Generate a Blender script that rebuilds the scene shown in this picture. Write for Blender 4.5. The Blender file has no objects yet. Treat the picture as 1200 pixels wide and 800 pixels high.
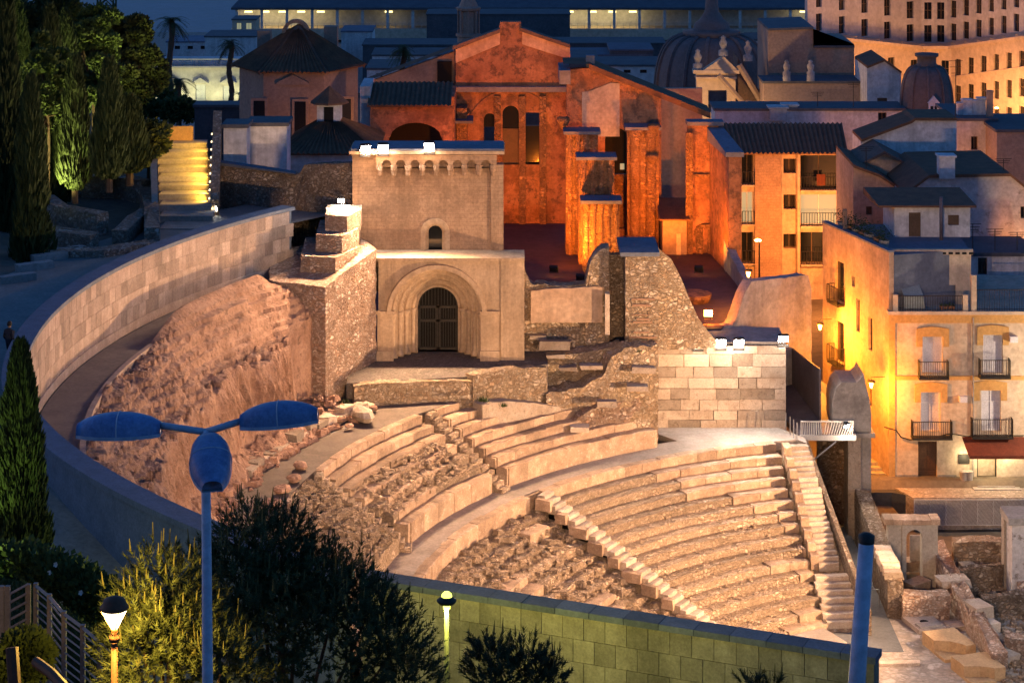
import bpy, math, random
from mathutils import Vector, Matrix, noise
R = math.radians
pi = math.pi
random.seed(7)
S = bpy.context.scene
COL = S.collection

# ------------------------------------------------------------------ camera, sky, exposure
FPX, HOR, CAMZ = 2624.6, -248.8, 41.0          # focal length in photo pixels, horizon row, eye height above the orchestra
cd = bpy.data.cameras.new('camera'); cam = bpy.data.objects.new('camera', cd); COL.objects.link(cam)
cam.location = (0, 0, CAMZ); cam.rotation_euler = (R(90), 0, 0)
cd.sensor_fit = 'HORIZONTAL'; cd.sensor_width = 36; cd.lens = FPX / 1200 * 36
cd.shift_y = -(400 - HOR) / 1200                # view camera with a lowered back: verticals stay parallel
cd.clip_start = 0.5; cd.clip_end = 5000
S.camera = cam

W = bpy.data.worlds.new('World'); S.world = W; W.use_nodes = True
wn, wl = W.node_tree.nodes, W.node_tree.links
bg = wn['Background']
sky = wn.new('ShaderNodeTexSky'); sky.sky_type = 'NISHITA'; sky.sun_disc = False
sky.sun_elevation = R(3.0); sky.sun_rotation = R(-70); sky.altitude = 40; sky.ozone_density = 5.0; sky.dust_density = 0.3
tint = wn.new('ShaderNodeMix'); tint.data_type = 'RGBA'; tint.blend_type = 'MULTIPLY'; tint.inputs[0].default_value = 1
wl.new(sky.outputs[0], tint.inputs[6]); tint.inputs[7].default_value = (2.9, 2.15, 2.2, 1)
wl.new(tint.outputs[2], bg.inputs['Color']); bg.inputs['Strength'].default_value = 0.15

sd = bpy.data.lights.new('afterglow_sun', 'SUN'); sd.energy = 0.02; sd.angle = R(30); sd.color = (0.75, 0.8, 1.0)
so = bpy.data.objects.new('afterglow_sun', sd); COL.objects.link(so)
so.rotation_euler = (R(60), 0, R(-70)); so.location = (0, 0, 200)

S.view_settings.view_transform = 'Standard'; S.view_settings.look = 'None'
S.view_settings.exposure = 0.15; S.view_settings.gamma = 1.0; S.view_settings.use_curve_mapping = False
S.cycles.use_denoising = True
S.cycles.max_bounces = 5; S.cycles.diffuse_bounces = 3; S.cycles.glossy_bounces = 2; S.cycles.transmission_bounces = 2
S.cycles.transparent_max_bounces = 6
S.cycles.sample_clamp_indirect = 3.0
S.cycles.caustics_reflective = False; S.cycles.caustics_refractive = False

# ------------------------------------------------------------------ helpers
def P(x, y, z):
    """point of the photo ray through pixel (x, y) at height z"""
    Y = FPX * (CAMZ - z) / (y - HOR)
    return ((x - 600) * Y / FPX, Y, z)
def Q(x, y, Y):
    """point of the photo ray through pixel (x, y) at distance Y"""
    return ((x - 600) * Y / FPX, Y, CAMZ - (y - HOR) * Y / FPX)

ORG = {}
def link(o, parent=None):
    COL.objects.link(o)
    if parent is not None: o.parent = parent
    return o
def tag(o, label=None, cat=None, group=None, kind=None):
    if label: o['label'] = label
    if cat: o['category'] = cat
    if group: o['group'] = group
    if kind: o['kind'] = kind
    return o
def thing(name, label, cat, loc=(0, 0, 0), group=None):
    o = bpy.data.objects.new(name, None); o.empty_display_size = .2
    o.location = loc; link(o); ORG[o.name] = Vector(loc)
    return tag(o, label, cat, group)

class MB:
    def __init__(s): s.v = []; s.f = []
    def add(s, vs, fs):
        n = len(s.v); s.v.extend([tuple(p) for p in vs]); s.f.extend([tuple(i + n for i in f) for f in fs]); return s
    def box(s, x0, y0, z0, x1, y1, z1):
        if x0 > x1: x0, x1 = x1, x0
        if y0 > y1: y0, y1 = y1, y0
        if z0 > z1: z0, z1 = z1, z0
        return s.add([(x0,y0,z0),(x1,y0,z0),(x1,y1,z0),(x0,y1,z0),(x0,y0,z1),(x1,y0,z1),(x1,y1,z1),(x0,y1,z1)],
              [(0,3,2,1),(4,5,6,7),(0,1,5,4),(1,2,6,5),(2,3,7,6),(3,0,4,7)])
    def obox(s, c, size, rz=0, tilt=0):
        m = Matrix.Rotation(rz, 4, 'Z') @ Matrix.Rotation(tilt, 4, 'Y')
        h = [d / 2 for d in size]
        vs = [Vector(c) + m @ Vector((a*h[0], b*h[1], d*h[2])) for a, b, d in
              ((-1,-1,-1),(1,-1,-1),(1,1,-1),(-1,1,-1),(-1,-1,1),(1,-1,1),(1,1,1),(-1,1,1))]
        return s.add(vs, [(0,3,2,1),(4,5,6,7),(0,1,5,4),(1,2,6,5),(2,3,7,6),(3,0,4,7)])
    def prism(s, poly, z0, z1):
        """plan polygon (ccw) from z0 to z1; z1 may be a list per corner"""
        n = len(poly); zz = z1 if isinstance(z1, (list, tuple)) else [z1] * n
        vs = [(x, y, z0) for x, y in poly] + [(poly[i][0], poly[i][1], zz[i]) for i in range(n)]
        fs = [tuple(range(n - 1, -1, -1)), tuple(range(n, 2 * n))] + [(i, (i+1) % n, n + (i+1) % n, n + i) for i in range(n)]
        return s.add(vs, fs)
    def slab(s, poly, y0, y1):
        """elevation polygon of (x, z) extruded from y0 to y1"""
        n = len(poly)
        vs = [(x, y0, z) for x, z in poly] + [(x, y1, z) for x, z in poly]
        fs = [tuple(range(n)), tuple(range(2*n - 1, n - 1, -1))] + [(i, n + i, n + (i+1) % n, (i+1) % n) for i in range(n)]
        return s.add(vs, fs)
    def tube(s, pts, r, n=8, cap=True):
        pts = [Vector(p) for p in pts]; rr = r if isinstance(r, (list, tuple)) else [r] * len(pts)
        base = len(s.v); up = None
        for i, p in enumerate(pts):
            d = (pts[min(i+1, len(pts)-1)] - pts[max(i-1, 0)]).normalized()
            if up is None:
                up = Vector((1, 0, 0)) if abs(d.z) > .7 else Vector((0, 0, 1))
            a = d.cross(up); a.normalize(); b = a.cross(d); b.normalize(); up = b if abs(d.z) <= .7 else up
            for k in range(n):
                t = 2 * pi * k / n
                s.v.append(tuple(p + (a * math.cos(t) + b * math.sin(t)) * rr[i]))
        for i in range(len(pts) - 1):
            for k in range(n):
                q = base + i * n
                s.f.append((q + k, q + (k+1) % n, q + n + (k+1) % n, q + n + k))
        if cap:
            s.f.append(tuple(base + k for k in range(n-1, -1, -1))); q = base + (len(pts)-1) * n
            s.f.append(tuple(q + k for k in range(n)))
        return s
    def lathe(s, prof, c=(0, 0, 0), n=16, a0=0, a1=2*pi):
        base = len(s.v); full = abs(a1 - a0 - 2*pi) < 1e-6; m = n if full else n + 1
        for r, z in prof:
            for k in range(m):
                t = a0 + (a1 - a0) * k / n
                s.v.append((c[0] + r*math.cos(t), c[1] + r*math.sin(t), c[2] + z))
        for i in range(len(prof) - 1):
            for k in range(n):
                k2 = (k + 1) % m
                s.f.append((base + i*m + k, base + i*m + k2, base + (i+1)*m + k2, base + (i+1)*m + k))
        return s
    def arcband(s, cx, cz, r0, r1, y0, y1, a0=0, a1=pi, n=18):
        """half ring in the x-z plane, extruded in y"""
        for k in range(n):
            t, u = a0 + (a1-a0)*k/n, a0 + (a1-a0)*(k+1)/n
            pt = lambda r, a: (cx + r*math.cos(a), cz + r*math.sin(a))
            q = [pt(r0, t), pt(r1, t), pt(r1, u), pt(r0, u)]
            vs = [(x, y0, z) for x, z in q] + [(x, y1, z) for x, z in q]
            fs = [(3,2,1,0), (4,5,6,7), (0,4,7,3), (1,2,6,5)]
            if k == 0: fs.append((0,1,5,4))
            if k == n-1: fs.append((3,7,6,2))
            s.add(vs, fs)
        return s
    def wall(s, x0, x1, z0, z1, y0, y1, holes=(), tf=None):
        """wall panel in the x-z plane from y0 (front) to y1 with rectangular (xa,xb,za,zb) or arched (…,True) openings"""
        tf = tf or (lambda x, y, z: (x, y, z))
        xs = sorted({x0, x1} | {h[i] for h in holes for i in (0, 1)}); zs = sorted({z0, z1} | {h[i] for h in holes for i in (2, 3)})
        xs = [x for x in xs if x0 - 1e-6 <= x <= x1 + 1e-6]; zs = [z for z in zs if z0 - 1e-6 <= z <= z1 + 1e-6]
        q = lambda *p: s.add([tf(*a) for a in p], [(0, 1, 2, 3)])
        for i in range(len(xs) - 1):
            for j in range(len(zs) - 1):
                mx, mz = (xs[i] + xs[i+1]) / 2, (zs[j] + zs[j+1]) / 2
                if any(h[0] < mx < h[1] and h[2] < mz < h[3] for h in holes): continue
                a, b, c, d = xs[i], xs[i+1], zs[j], zs[j+1]
                q((a,y0,c),(b,y0,c),(b,y0,d),(a,y0,d)); q((b,y1,c),(a,y1,c),(a,y1,d),(b,y1,d))
        q((x0,y1,z0),(x0,y0,z0),(x0,y0,z1),(x0,y1,z1)); q((x1,y0,z0),(x1,y1,z0),(x1,y1,z1),(x1,y0,z1))
        q((x0,y0,z1),(x1,y0,z1),(x1,y1,z1),(x0,y1,z1)); q((x0,y1,z0),(x1,y1,z0),(x1,y0,z0),(x0,y0,z0))
        for h in holes:
            a, b, c, d = h[:4]
            q((a,y0,c),(a,y1,c),(a,y1,d),(a,y0,d)); q((b,y1,c),(b,y0,c),(b,y0,d),(b,y1,d))
            q((a,y0,d),(a,y1,d),(b,y1,d),(b,y0,d)); q((a,y1,c),(a,y0,c),(b,y0,c),(b,y1,c))
            if len(h) > 4 and h[4]:
                r = (b - a) / 2; cx = (a + b) / 2; cz = d - r; n = 10; d2 = d - 1e-3
                for k in range(n):
                    t, u = pi - pi*k/n, pi - pi*(k+1)/n
                    p1 = (cx + r*math.cos(t), cz + r*math.sin(t)); p2 = (cx + r*math.cos(u), cz + r*math.sin(u))
                    q((p1[0],y0,p1[1]),(p2[0],y0,p2[1]),(p2[0],y0,d2),(p1[0],y0,d2))
                    q((p2[0],y1,p2[1]),(p1[0],y1,p1[1]),(p1[0],y1,d2),(p2[0],y1,d2))
                    q((p1[0],y0,p1[1]),(p1[0],y1,p1[1]),(p2[0],y1,p2[1]),(p2[0],y0,p2[1]))
        return s
    def mesh(s, name, m, org=(0, 0, 0), smooth=False):
        me = bpy.data.meshes.new(name); o = Vector(org)
        me.from_pydata([tuple(Vector(p) - o) for p in s.v], [], s.f); me.materials.append(m)
        if smooth:
            me.polygons.foreach_set('use_smooth', [True] * len(me.polygons))
        me.update(); return me
    def build(s, name, m, parent=None, smooth=False, loc=None):
        """one mesh object; given world coordinates, its origin is the parent's (or loc)"""
        if parent is not None: org = ORG[parent.name]
        else: org = Vector(loc) if loc is not None else Vector((0, 0, 0))
        o = bpy.data.objects.new(name, s.mesh(name, m, org, smooth)); link(o, parent)
        if parent is None: o.location = org
        ORG[o.name] = org
        return o

def inst(name, me, parent, loc, rz=0, scale=None, rx=0):
    """a piece that shares mesh data; loc in world coordinates"""
    o = bpy.data.objects.new(name, me); link(o, parent)
    o.location = Vector(loc) - (ORG[parent.name] if parent is not None else Vector((0, 0, 0)))
    o.rotation_euler = (rx, 0, rz)
    if scale: o.scale = scale
    return o
def copy_tree(o, parent=None):
    c = o.copy(); COL.objects.link(c); c.parent = parent
    for ch in list(o.children): copy_tree(ch, c)
    return c

def nz(x, y, z, sc=1.0): return noise.noise(Vector((x*sc, y*sc, z*sc)))
def lerp(a, b, t): return a + (b - a) * t
def sstep(a, b, x):
    t = min(1, max(0, (x - a) / (b - a))); return t*t*(3 - 2*t)
def interp(pts, x):
    if x <= pts[0][0]: return pts[0][1]
    for (a, b), (c, d) in zip(pts, pts[1:]):
        if x <= c: return b + (d - b) * (x - a) / (c - a)
    return pts[-1][1]

# ------------------------------------------------------------------ materials
MATS = {}
def mat(name, c1, c2=None, scale=1.5, rough=.9, bump=.3, bscale=14, kind='noise', vary=.12, metal=0, c3=None, bd=.03, stain=0, streak=0, c3t=(.56, .66)):
    """world-space procedural surface: two-tone grain, blotches, per-object variation and relief"""
    m = bpy.data.materials.new(name); m.use_nodes = True; N, L = m.node_tree.nodes, m.node_tree.links
    bs = N['Principled BSDF']; bs.inputs['Roughness'].default_value = rough; bs.inputs['Metallic'].default_value = metal
    bs.inputs['Specular IOR Level'].default_value = .25
    c2 = c2 or tuple(x * .7 for x in c1)
    geo = N.new('ShaderNodeNewGeometry'); oi = N.new('ShaderNodeObjectInfo')
    pos = geo.outputs['Position']
    def mixc(fac, a, b, bt='MIX'):
        n = N.new('ShaderNodeMix'); n.data_type = 'RGBA'; n.blend_type = bt
        for sock, val in ((n.inputs[0], fac), (n.inputs[6], a), (n.inputs[7], b)):
            if hasattr(val, 'is_linked'): L.new(val, sock)
            elif isinstance(val, (int, float)): sock.default_value = val
            else: sock.default_value = (*val, 1)
        return n.outputs[2]
    def nnode(sc, det=5, rg=.6, vec=pos):
        n = N.new('ShaderNodeTexNoise'); n.inputs['Scale'].default_value = sc; n.inputs['Detail'].default_value = det
        n.inputs['Roughness'].default_value = rg; L.new(vec, n.inputs['Vector']); return n
    def ramp(sock, a, b):
        n = N.new('ShaderNodeMapRange'); n.inputs[1].default_value = a; n.inputs[2].default_value = b; L.new(sock, n.inputs[0]); return n.outputs[0]
    big = nnode(scale); fine = nnode(scale * 7, 6, .7)
    col = mixc(ramp(big.outputs[0], .35, .65), c1, c2)
    h = fine.outputs[0]
    if kind == 'rubble':
        # stones in mortar
        wob = N.new('ShaderNodeVectorMath'); wob.operation = 'MULTIPLY_ADD'; nn = nnode(3.0)
        L.new(nn.outputs['Color'], wob.inputs[0]); wob.inputs[1].default_value = (.35, .35, .35); L.new(pos, wob.inputs[2])
        sq = N.new('ShaderNodeVectorMath'); sq.operation = 'MULTIPLY'; sq.inputs[1].default_value = (1, 1, 1.5); L.new(wob.outputs[0], sq.inputs[0])
        def cells(k):
            vo = N.new('ShaderNodeTexVoronoi'); vo.inputs['Scale'].default_value = k; L.new(sq.outputs[0], vo.inputs['Vector'])
            ve = N.new('ShaderNodeTexVoronoi'); ve.feature = 'DISTANCE_TO_EDGE'; ve.inputs['Scale'].default_value = k; L.new(sq.outputs[0], ve.inputs['Vector'])
            bw = N.new('ShaderNodeSeparateColor'); L.new(vo.outputs['Color'], bw.inputs[0]); return bw, ramp(ve.outputs['Distance'], 0, .16)
        (v1, e1), (v2, e2) = cells(bscale), cells(bscale * 2.2)
        msk = ramp(nnode(1.3, 3, .5).outputs[0], .44, .56)
        def fmix(a, b):
            n = N.new('ShaderNodeMix'); L.new(msk, n.inputs[0]); L.new(a, n.inputs[2]); L.new(b, n.inputs[3]); return n.outputs[0]
        cv, hue, edge = fmix(v1.outputs[0], v2.outputs[0]), fmix(v1.outputs[1], v2.outputs[1]), fmix(e1, e2)
        col = mixc(ramp(hue, .35, .9), col, c3 or tuple(x * .45 for x in c2))
        sh = N.new('ShaderNodeMapRange'); L.new(cv, sh.inputs[0]); sh.inputs[3].default_value = .66; sh.inputs[4].default_value = 1.22
        col = mixc(1, col, sh.outputs[0], 'MULTIPLY')
        col = mixc(edge, tuple(x * .72 for x in c1), col)
        h = edge
    elif kind == 'brick':
        sp = N.new('ShaderNodeSeparateXYZ'); L.new(pos, sp.inputs[0])
        ad = N.new('ShaderNodeMath'); L.new(sp.outputs[0], ad.inputs[0]); L.new(sp.outputs[1], ad.inputs[1])
        cb = N.new('ShaderNodeCombineXYZ'); L.new(ad.outputs[0], cb.inputs[0]); L.new(sp.outputs[2], cb.inputs[1])
        br = N.new('ShaderNodeTexBrick'); L.new(cb.outputs[0], br.inputs['Vector']); br.inputs['Scale'].default_value = 1
        br.inputs['Brick Width'].default_value = bscale; br.inputs['Row Height'].default_value = bscale * .42; br.inputs['Mortar Size'].default_value = .018
        br.inputs['Color1'].default_value = (1, 1, 1, 1); br.inputs['Color2'].default_value = (.88, .88, .88, 1); br.inputs['Mortar'].default_value = (.80, .80, .80, 1)
        col = mixc(1, col, br.outputs['Color'], 'MULTIPLY'); h = br.outputs['Fac']
        inv = N.new('ShaderNodeMath'); inv.operation = 'SUBTRACT'; inv.inputs[0].default_value = 1; L.new(h, inv.inputs[1]); h = inv.outputs[0]
    if c3 and kind == 'noise':
        sp_ = nnode(scale * 2.3, 4, .75); col = mixc(ramp(sp_.outputs[0], *c3t), col, c3)
    if stain:
        st = nnode(.45, 6, .75); col = mixc(ramp(st.outputs[0], .5, .62), col, tuple(x * (1 - stain) for x in c1))
    if streak:   # weathering runs: noise stretched down the wall
        mp = N.new('ShaderNodeVectorMath'); mp.operation = 'MULTIPLY'; mp.inputs[1].default_value = (1.6, 1.6, .16); L.new(pos, mp.inputs[0])
        st = nnode(1.0, 5, .7, mp.outputs[0]); f_ = N.new('ShaderNodeMath'); f_.operation = 'MULTIPLY'; f_.inputs[1].default_value = streak
        L.new(ramp(st.outputs[0], .45, .65), f_.inputs[0]); col = mixc(f_.outputs[0], col, tuple(x * .35 for x in c1))
    g = mixc(ramp(fine.outputs[0], .3, .7), (.72, .72, .72), (1.15, 1.15, 1.15)); col = mixc(1, col, g, 'MULTIPLY')
    if vary:
        hs = N.new('ShaderNodeHueSaturation'); vv = N.new('ShaderNodeMapRange'); L.new(oi.outputs['Random'], vv.inputs[0])
        vv.inputs[3].default_value = 1 - vary * 2; vv.inputs[4].default_value = 1 + vary * 1.4
        L.new(vv.outputs[0], hs.inputs['Value']); L.new(col, hs.inputs['Color']); col = hs.outputs[0]
    L.new(col, bs.inputs['Base Color'])
    if bump:
        fh = nnode(bscale if kind == 'noise' else 14, 6, .7)
        if kind != 'noise':
            mm = N.new('ShaderNodeMath'); mm.operation = 'MULTIPLY_ADD'; L.new(fh.outputs[0], mm.inputs[0]); mm.inputs[1].default_value = .5; L.new(h, mm.inputs[2]); hh = mm.outputs[0]
        else: hh = fh.outputs[0]
        b = N.new('ShaderNodeBump'); b.inputs['Strength'].default_value = bump; b.inputs['Distance'].default_value = bd
        L.new(hh, b.inputs['Height']); L.new(b.outputs[0], bs.inputs['Normal'])
    MATS[name] = m; return m
def emit(name, c, s):
    m = bpy.data.materials.new(name); m.use_nodes = True; bs = m.node_tree.nodes['Principled BSDF']
    bs.inputs['Base Color'].default_value = (*[x * .12 for x in c], 1); bs.inputs['Emission Color'].default_value = (*c, 1); bs.inputs['Emission Strength'].default_value = s
    MATS[name] = m; return m
def emit_clear(name, c, s):
    """glowing glass that lets the light inside it out"""
    m = bpy.data.materials.new(name); m.use_nodes = True; N, L = m.node_tree.nodes, m.node_tree.links
    e = N.new('ShaderNodeEmission'); e.inputs[0].default_value = (*c, 1); e.inputs[1].default_value = s; t = N.new('ShaderNodeBsdfTransparent'); a = N.new('ShaderNodeAddShader')
    L.new(e.outputs[0], a.inputs[0]); L.new(t.outputs[0], a.inputs[1]); L.new(a.outputs[0], N['Material Output'].inputs['Surface']); MATS[name] = m; return m
def glassy(name, c, rough=.08):
    m = bpy.data.materials.new(name); m.use_nodes = True; bs = m.node_tree.nodes['Principled BSDF']
    bs.inputs['Base Color'].default_value = (*c, 1); bs.inputs['Roughness'].default_value = rough; bs.inputs['Specular IOR Level'].default_value = .6
    MATS[name] = m; return m

mat('seat_stone', (.50,.365,.265), (.37,.255,.18), 1.8, .92, .8, 14, c3=(.62,.48,.38), bd=.06, stain=.35)
mat('rubble_seat', (.62,.47,.34), (.48,.35,.245), 2.2, .95, 1, 4.4, 'rubble', c3=(.66,.50,.38), bd=.10)
mat('step_stone', (.54,.45,.37), (.40,.32,.26), 2.5, .9, .4, 16, c3=(.62,.56,.5), stain=.3)
mat('rock', (.50,.32,.24), (.32,.19,.14), .9, .95, 1, 4, c3=(.22,.14,.11), bd=.2, streak=.18)
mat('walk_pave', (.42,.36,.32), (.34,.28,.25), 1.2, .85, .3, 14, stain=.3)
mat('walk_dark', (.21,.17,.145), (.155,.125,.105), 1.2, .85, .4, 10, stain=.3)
mat('ring_road', (.20,.17,.16), (.15,.13,.13), 1.0, .8, .2, 25)
mat('wall_slab', (.47,.36,.30), (.38,.28,.23), 1.5, .9, .4, 12, vary=.15, stain=.3, streak=.3)
mat('wall_coping', (.15,.17,.22), (.11,.13,.17), 1.5, .8, .2, 16)
mat('block_front', (.38,.34,.25), (.28,.25,.18), 2, .88, .5, 10, vary=.12, stain=.4, streak=.4)
mat('rubble_tan', (.60,.45,.31), (.42,.28,.18), 1.1, .95, 1, 3.6, 'rubble', c3=(.70,.58,.46), bd=.10)
mat('rubble_pink', (.54,.37,.28), (.36,.23,.165), 1.1, .95, 1, 4.0, 'rubble', c3=(.66,.54,.46), bd=.10)
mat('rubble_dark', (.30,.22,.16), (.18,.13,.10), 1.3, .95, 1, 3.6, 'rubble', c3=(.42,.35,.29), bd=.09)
mat('ashlar', (.55,.46,.38), (.42,.33,.26), 1.6, .9, .8, 8, c3=(.30,.23,.18), vary=.24, bd=.04, stain=.2)
mat('tower_stone', (.44,.30,.205), (.34,.225,.155), .9, .9, .3, .5, 'brick', vary=0, bd=.015, stain=.35, streak=.35)
mat('portal_stone', (.54,.40,.28), (.42,.30,.20), .9, .88, .3, 18, vary=.03, streak=.45, stain=.15)
mat('cobble', (.17,.145,.13), (.12,.10,.095), 1.0, .85, .8, 5, 'rubble', c3=(.2,.18,.165), bd=.04)
mat('church_plaster', (.46,.24,.15), (.28,.14,.09), .6, .92, .9, 6, c3=(.17,.10,.075), vary=.06, bd=.14, stain=.5, streak=.2, c3t=(.50, .60))
mat('church_stone', (.48,.29,.17), (.32,.18,.10), 1.2, .92, 1, 3.4, 'rubble', c3=(.26,.15,.09), vary=.1, bd=.10, stain=.35)
mat('church_floor', (.12,.075,.08), (.08,.055,.06), .35, .7, .2, 12, stain=.3)
mat('grey_render', (.42,.39,.37), (.33,.30,.29), .5, .92, .3, 10, vary=.05, stain=.35, streak=.3)
mat('tile_roof', (.20,.13,.10), (.13,.09,.075), 1.4, .9, .4, 10, c3=(.09,.075,.07), vary=.05)
mat('tile_dark', (.20,.105,.062), (.13,.072,.046), 1.4, .9, .4, 10, vary=.05)
mat('plaster_cream', (.60,.49,.38), (.52,.41,.31), .6, .9, .25, 14, vary=.03, stain=.22, streak=.25)
mat('plaster_ochre', (.52,.32,.12), (.46,.27,.10), .8, .9, .15, 18, vary=.02)
mat('plaster_orange', (.60,.43,.31), (.50,.34,.24), .5, .92, .3, 12, vary=.05, stain=.3, streak=.3)
mat('plaster_white', (.70,.69,.70), (.58,.57,.59), .5, .9, .3, 12, vary=.05, stain=.3, streak=.35)
mat('plaster_old', (.58,.55,.55), (.44,.41,.41), .6, .92, .3, 10, c3=(.26,.22,.2), vary=.05, stain=.25)
mat('plaster_brown', (.36,.27,.22), (.29,.21,.17), .6, .9, .2, 14, vary=.05, stain=.15)
mat('brick_plain', (.45,.28,.19), (.36,.22,.15), 1.2, .92, .3, .5, 'brick', vary=.04)
mat('far_white', (.60,.56,.55), (.55,.51,.5), .2, .85, .05, 6, vary=.03)
mat('far_warm', (.62,.48,.36), (.56,.43,.32), .2, .85, .05, 6, vary=.03)
mat('roof_grey', (.115,.115,.13), (.085,.085,.10), .5, .75, .15, 8, vary=.06)
mat('roof_flat', (.17,.19,.25), (.13,.145,.19), .6, .8, .15, 8, vary=.1)
mat('dome_slate', (.17,.14,.14), (.13,.11,.11), .6, .75, .3, 8, vary=.05)
mat('iron', (.035,.032,.032), (.05,.045,.04), 3, .55, .1, 30, vary=0, metal=.4)
mat('steel', (.42,.43,.45), (.36,.37,.4), 3, .4, .05, 30, vary=.03, metal=.7)
mat('rail_white', (.62,.60,.57), (.52,.5,.48), 3, .5, .05, 30, vary=.03)
mat('lamp_dark', (.035,.04,.03), (.028,.03,.024), 3, .55, .05, 30, vary=0)
mat('corten', (.14,.12,.14), (.10,.085,.1), 1, .6, .1, 20, vary=.05)
mat('pole_grey', (.50,.52,.60), (.42,.44,.52), 2, .45, .08, 30, vary=.05)
mat('lamp_shell', (.21,.30,.50), (.13,.19,.36), 5, .42, .3, 18, vary=.06, c3=(.22,.3,.48), streak=.4)
mat('rail_wood', (.25,.215,.19), (.19,.16,.14), 2.5, .6, .25, 20, vary=.06)
mat('lamp_rust', (.13,.055,.028), (.1,.042,.022), 3, .6, .15, 25, vary=0)
mat('wood_door', (.09,.05,.03), (.065,.037,.024), 2, .6, .3, 20, vary=.05)
mat('dark_inside', (.012,.011,.012), (.01,.01,.01), 1, .95, 0, 8, vary=0)
mat('window_frame', (.68,.67,.72), (.6,.59,.64), 2, .6, .05, 20, vary=.04)
mat('shutter', (.62,.62,.70), (.55,.55,.63), 2, .6, .1, 20, vary=.05)
mat('shutter_brown', (.12,.075,.05), (.09,.06,.04), 2, .6, .1, 20, vary=.1)
mat('awning_red', (.15,.04,.022), (.11,.03,.018), 2, .8, .1, 20, vary=0)
mat('awning_grey', (.32,.36,.36), (.26,.30,.3), 2, .8, .1, 20, vary=0)
mat('soil', (.16,.13,.10), (.11,.09,.07), .4, .95, .5, 6, vary=0)
mat('grass', (.055,.075,.025), (.035,.05,.018), .8, .95, .7, 20, vary=0)
mat('path_paving', (.26,.25,.23), (.20,.195,.185), .8, .85, .3, 12, vary=0, stain=.2)
mat('asphalt', (.06,.058,.06), (.05,.048,.05), .8, .85, .2, 22, vary=0)
mat('plaza_pave', (.36,.30,.25), (.29,.24,.2), .7, .85, .3, 3.5, 'rubble', c3=(.45,.40,.35), vary=0, bd=.02)
mat('orch_floor', (.42,.36,.31), (.33,.28,.24), .8, .85, .4, 1.6, 'rubble', c3=(.48,.43,.39), vary=0, bd=.03)
mat('aditus_floor', (.13,.135,.15), (.10,.105,.115), .8, .8, .2, 14, vary=0)
mat('concrete', (.35,.32,.30), (.27,.25,.235), .8, .9, .35, 12, vary=.05, stain=.3)
mat('brick_step', (.40,.36,.31), (.34,.30,.26), 1, .9, .3, 14, vary=.05, stain=.25)
mat('wood_modern', (.50,.30,.12), (.43,.25,.1), 1.2, .7, .2, 20, vary=.04)
mat('plinth_tan', (.52,.36,.20), (.44,.29,.16), 1.2, .85, .4, 12, vary=.04, stain=.2)
mat('bark', (.10,.07,.05), (.07,.05,.035), 3, .95, .6, 12, vary=.05)
mat('leaf_pine', (.055,.072,.022), (.036,.052,.016), 1.1, .75, 0, 12, vary=.1, c3=(.10,.10,.03))
mat('leaf_tip', (.12,.115,.04), (.09,.09,.03), 1.5, .7, 0, 12, vary=.05)
mat('leaf_cypress', (.040,.062,.018), (.028,.045,.014), 1.2, .8, 0, 12, vary=.12)
mat('leaf_hedge', (.06,.095,.025), (.04,.065,.018), 1.4, .7, 0, 12, vary=.1)
mat('leaf_palm', (.05,.062,.025), (.045,.06,.022), 1.2, .7, 0, 12, vary=.1)
mat('flower_white', (.7,.72,.65), (.6,.62,.55), 1, .8, 0, 12, vary=0)
mat('cloth_dark', (.02,.022,.035), (.015,.017,.027), 3, .9, .1, 20, vary=0)
mat('skin', (.40,.25,.18), (.36,.22,.16), 3, .6, .05, 20, vary=0)
mat('hair', (.02,.013,.01), (.015,.01,.008), 5, .7, .2, 30, vary=0)
mat('water', (.08,.10,.18), (.06,.08,.14), .05, .4, .35, .5, vary=0, bd=.4)
mat('terracotta', (.45,.22,.13), (.38,.18,.1), 2, .8, .1, 20, vary=.1)
glassy('glass_dark', (.012,.014,.018)); glassy('glass_blue', (.02,.03,.05))
emit('lit_white', (1,.97,.88), 60); emit('lit_flood', (1,.95,.85), 400); emit('lit_orange', (1,.45,.06), 60); emit('lit_warm', (1,.72,.35), 12)
emit_clear('lit_lantern', (1,.78,.46), 4); emit('lit_green', (.75,1,.15), 14); emit('lit_shop', (1,.70,.28), .8); emit('lit_room', (.85,.85,.5), .3)
emit_clear('lit_mushroom', (.7,.85,.08), 4); emit('lit_cap', (.75,.85,.12), 3); emit('lit_quay', (1,.80,.30), 3); emit('lit_far', (1,.75,.4), 3)
M = MATS

def lamp(name, kind, loc, power, color, target=None, size=R(100), blend=.6, radius=.25, parent=None):
    """light of a fixture, parented to it; loc and target in world coordinates"""
    d = bpy.data.lights.new(name, kind); d.energy = power; d.color = color
    if kind == 'SPOT': d.spot_size = size; d.spot_blend = blend
    d.shadow_soft_size = radius
    o = bpy.data.objects.new(name, d); COL.objects.link(o)
    org = ORG[parent.name] if parent is not None else Vector((0, 0, 0))
    o.location = Vector(loc) - org
    if parent is not None: o.parent = parent
    if target is not None: o.rotation_euler = (Vector(target) - Vector(loc)).to_track_quat('-Z', 'Y').to_euler()
    return o

C1 = (21.2, 95.44); C2 = (23.83, 94.78)         # centres of the seating and of the outer ring wall
def pol(r, a, c=C1): return (c[0] + r*math.cos(R(a)), c[1] + r*math.sin(R(a)))

# lamp strengths in watts, by place
KW = dict(tower=12500, buttress=3500, ashlar=1400, bridge=1200, near=16500, stage=66000, church=6500, sod_small=1800, alley=3400, street=4200, far=3200, garden=5000, ramp=500, hedge=900)
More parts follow.
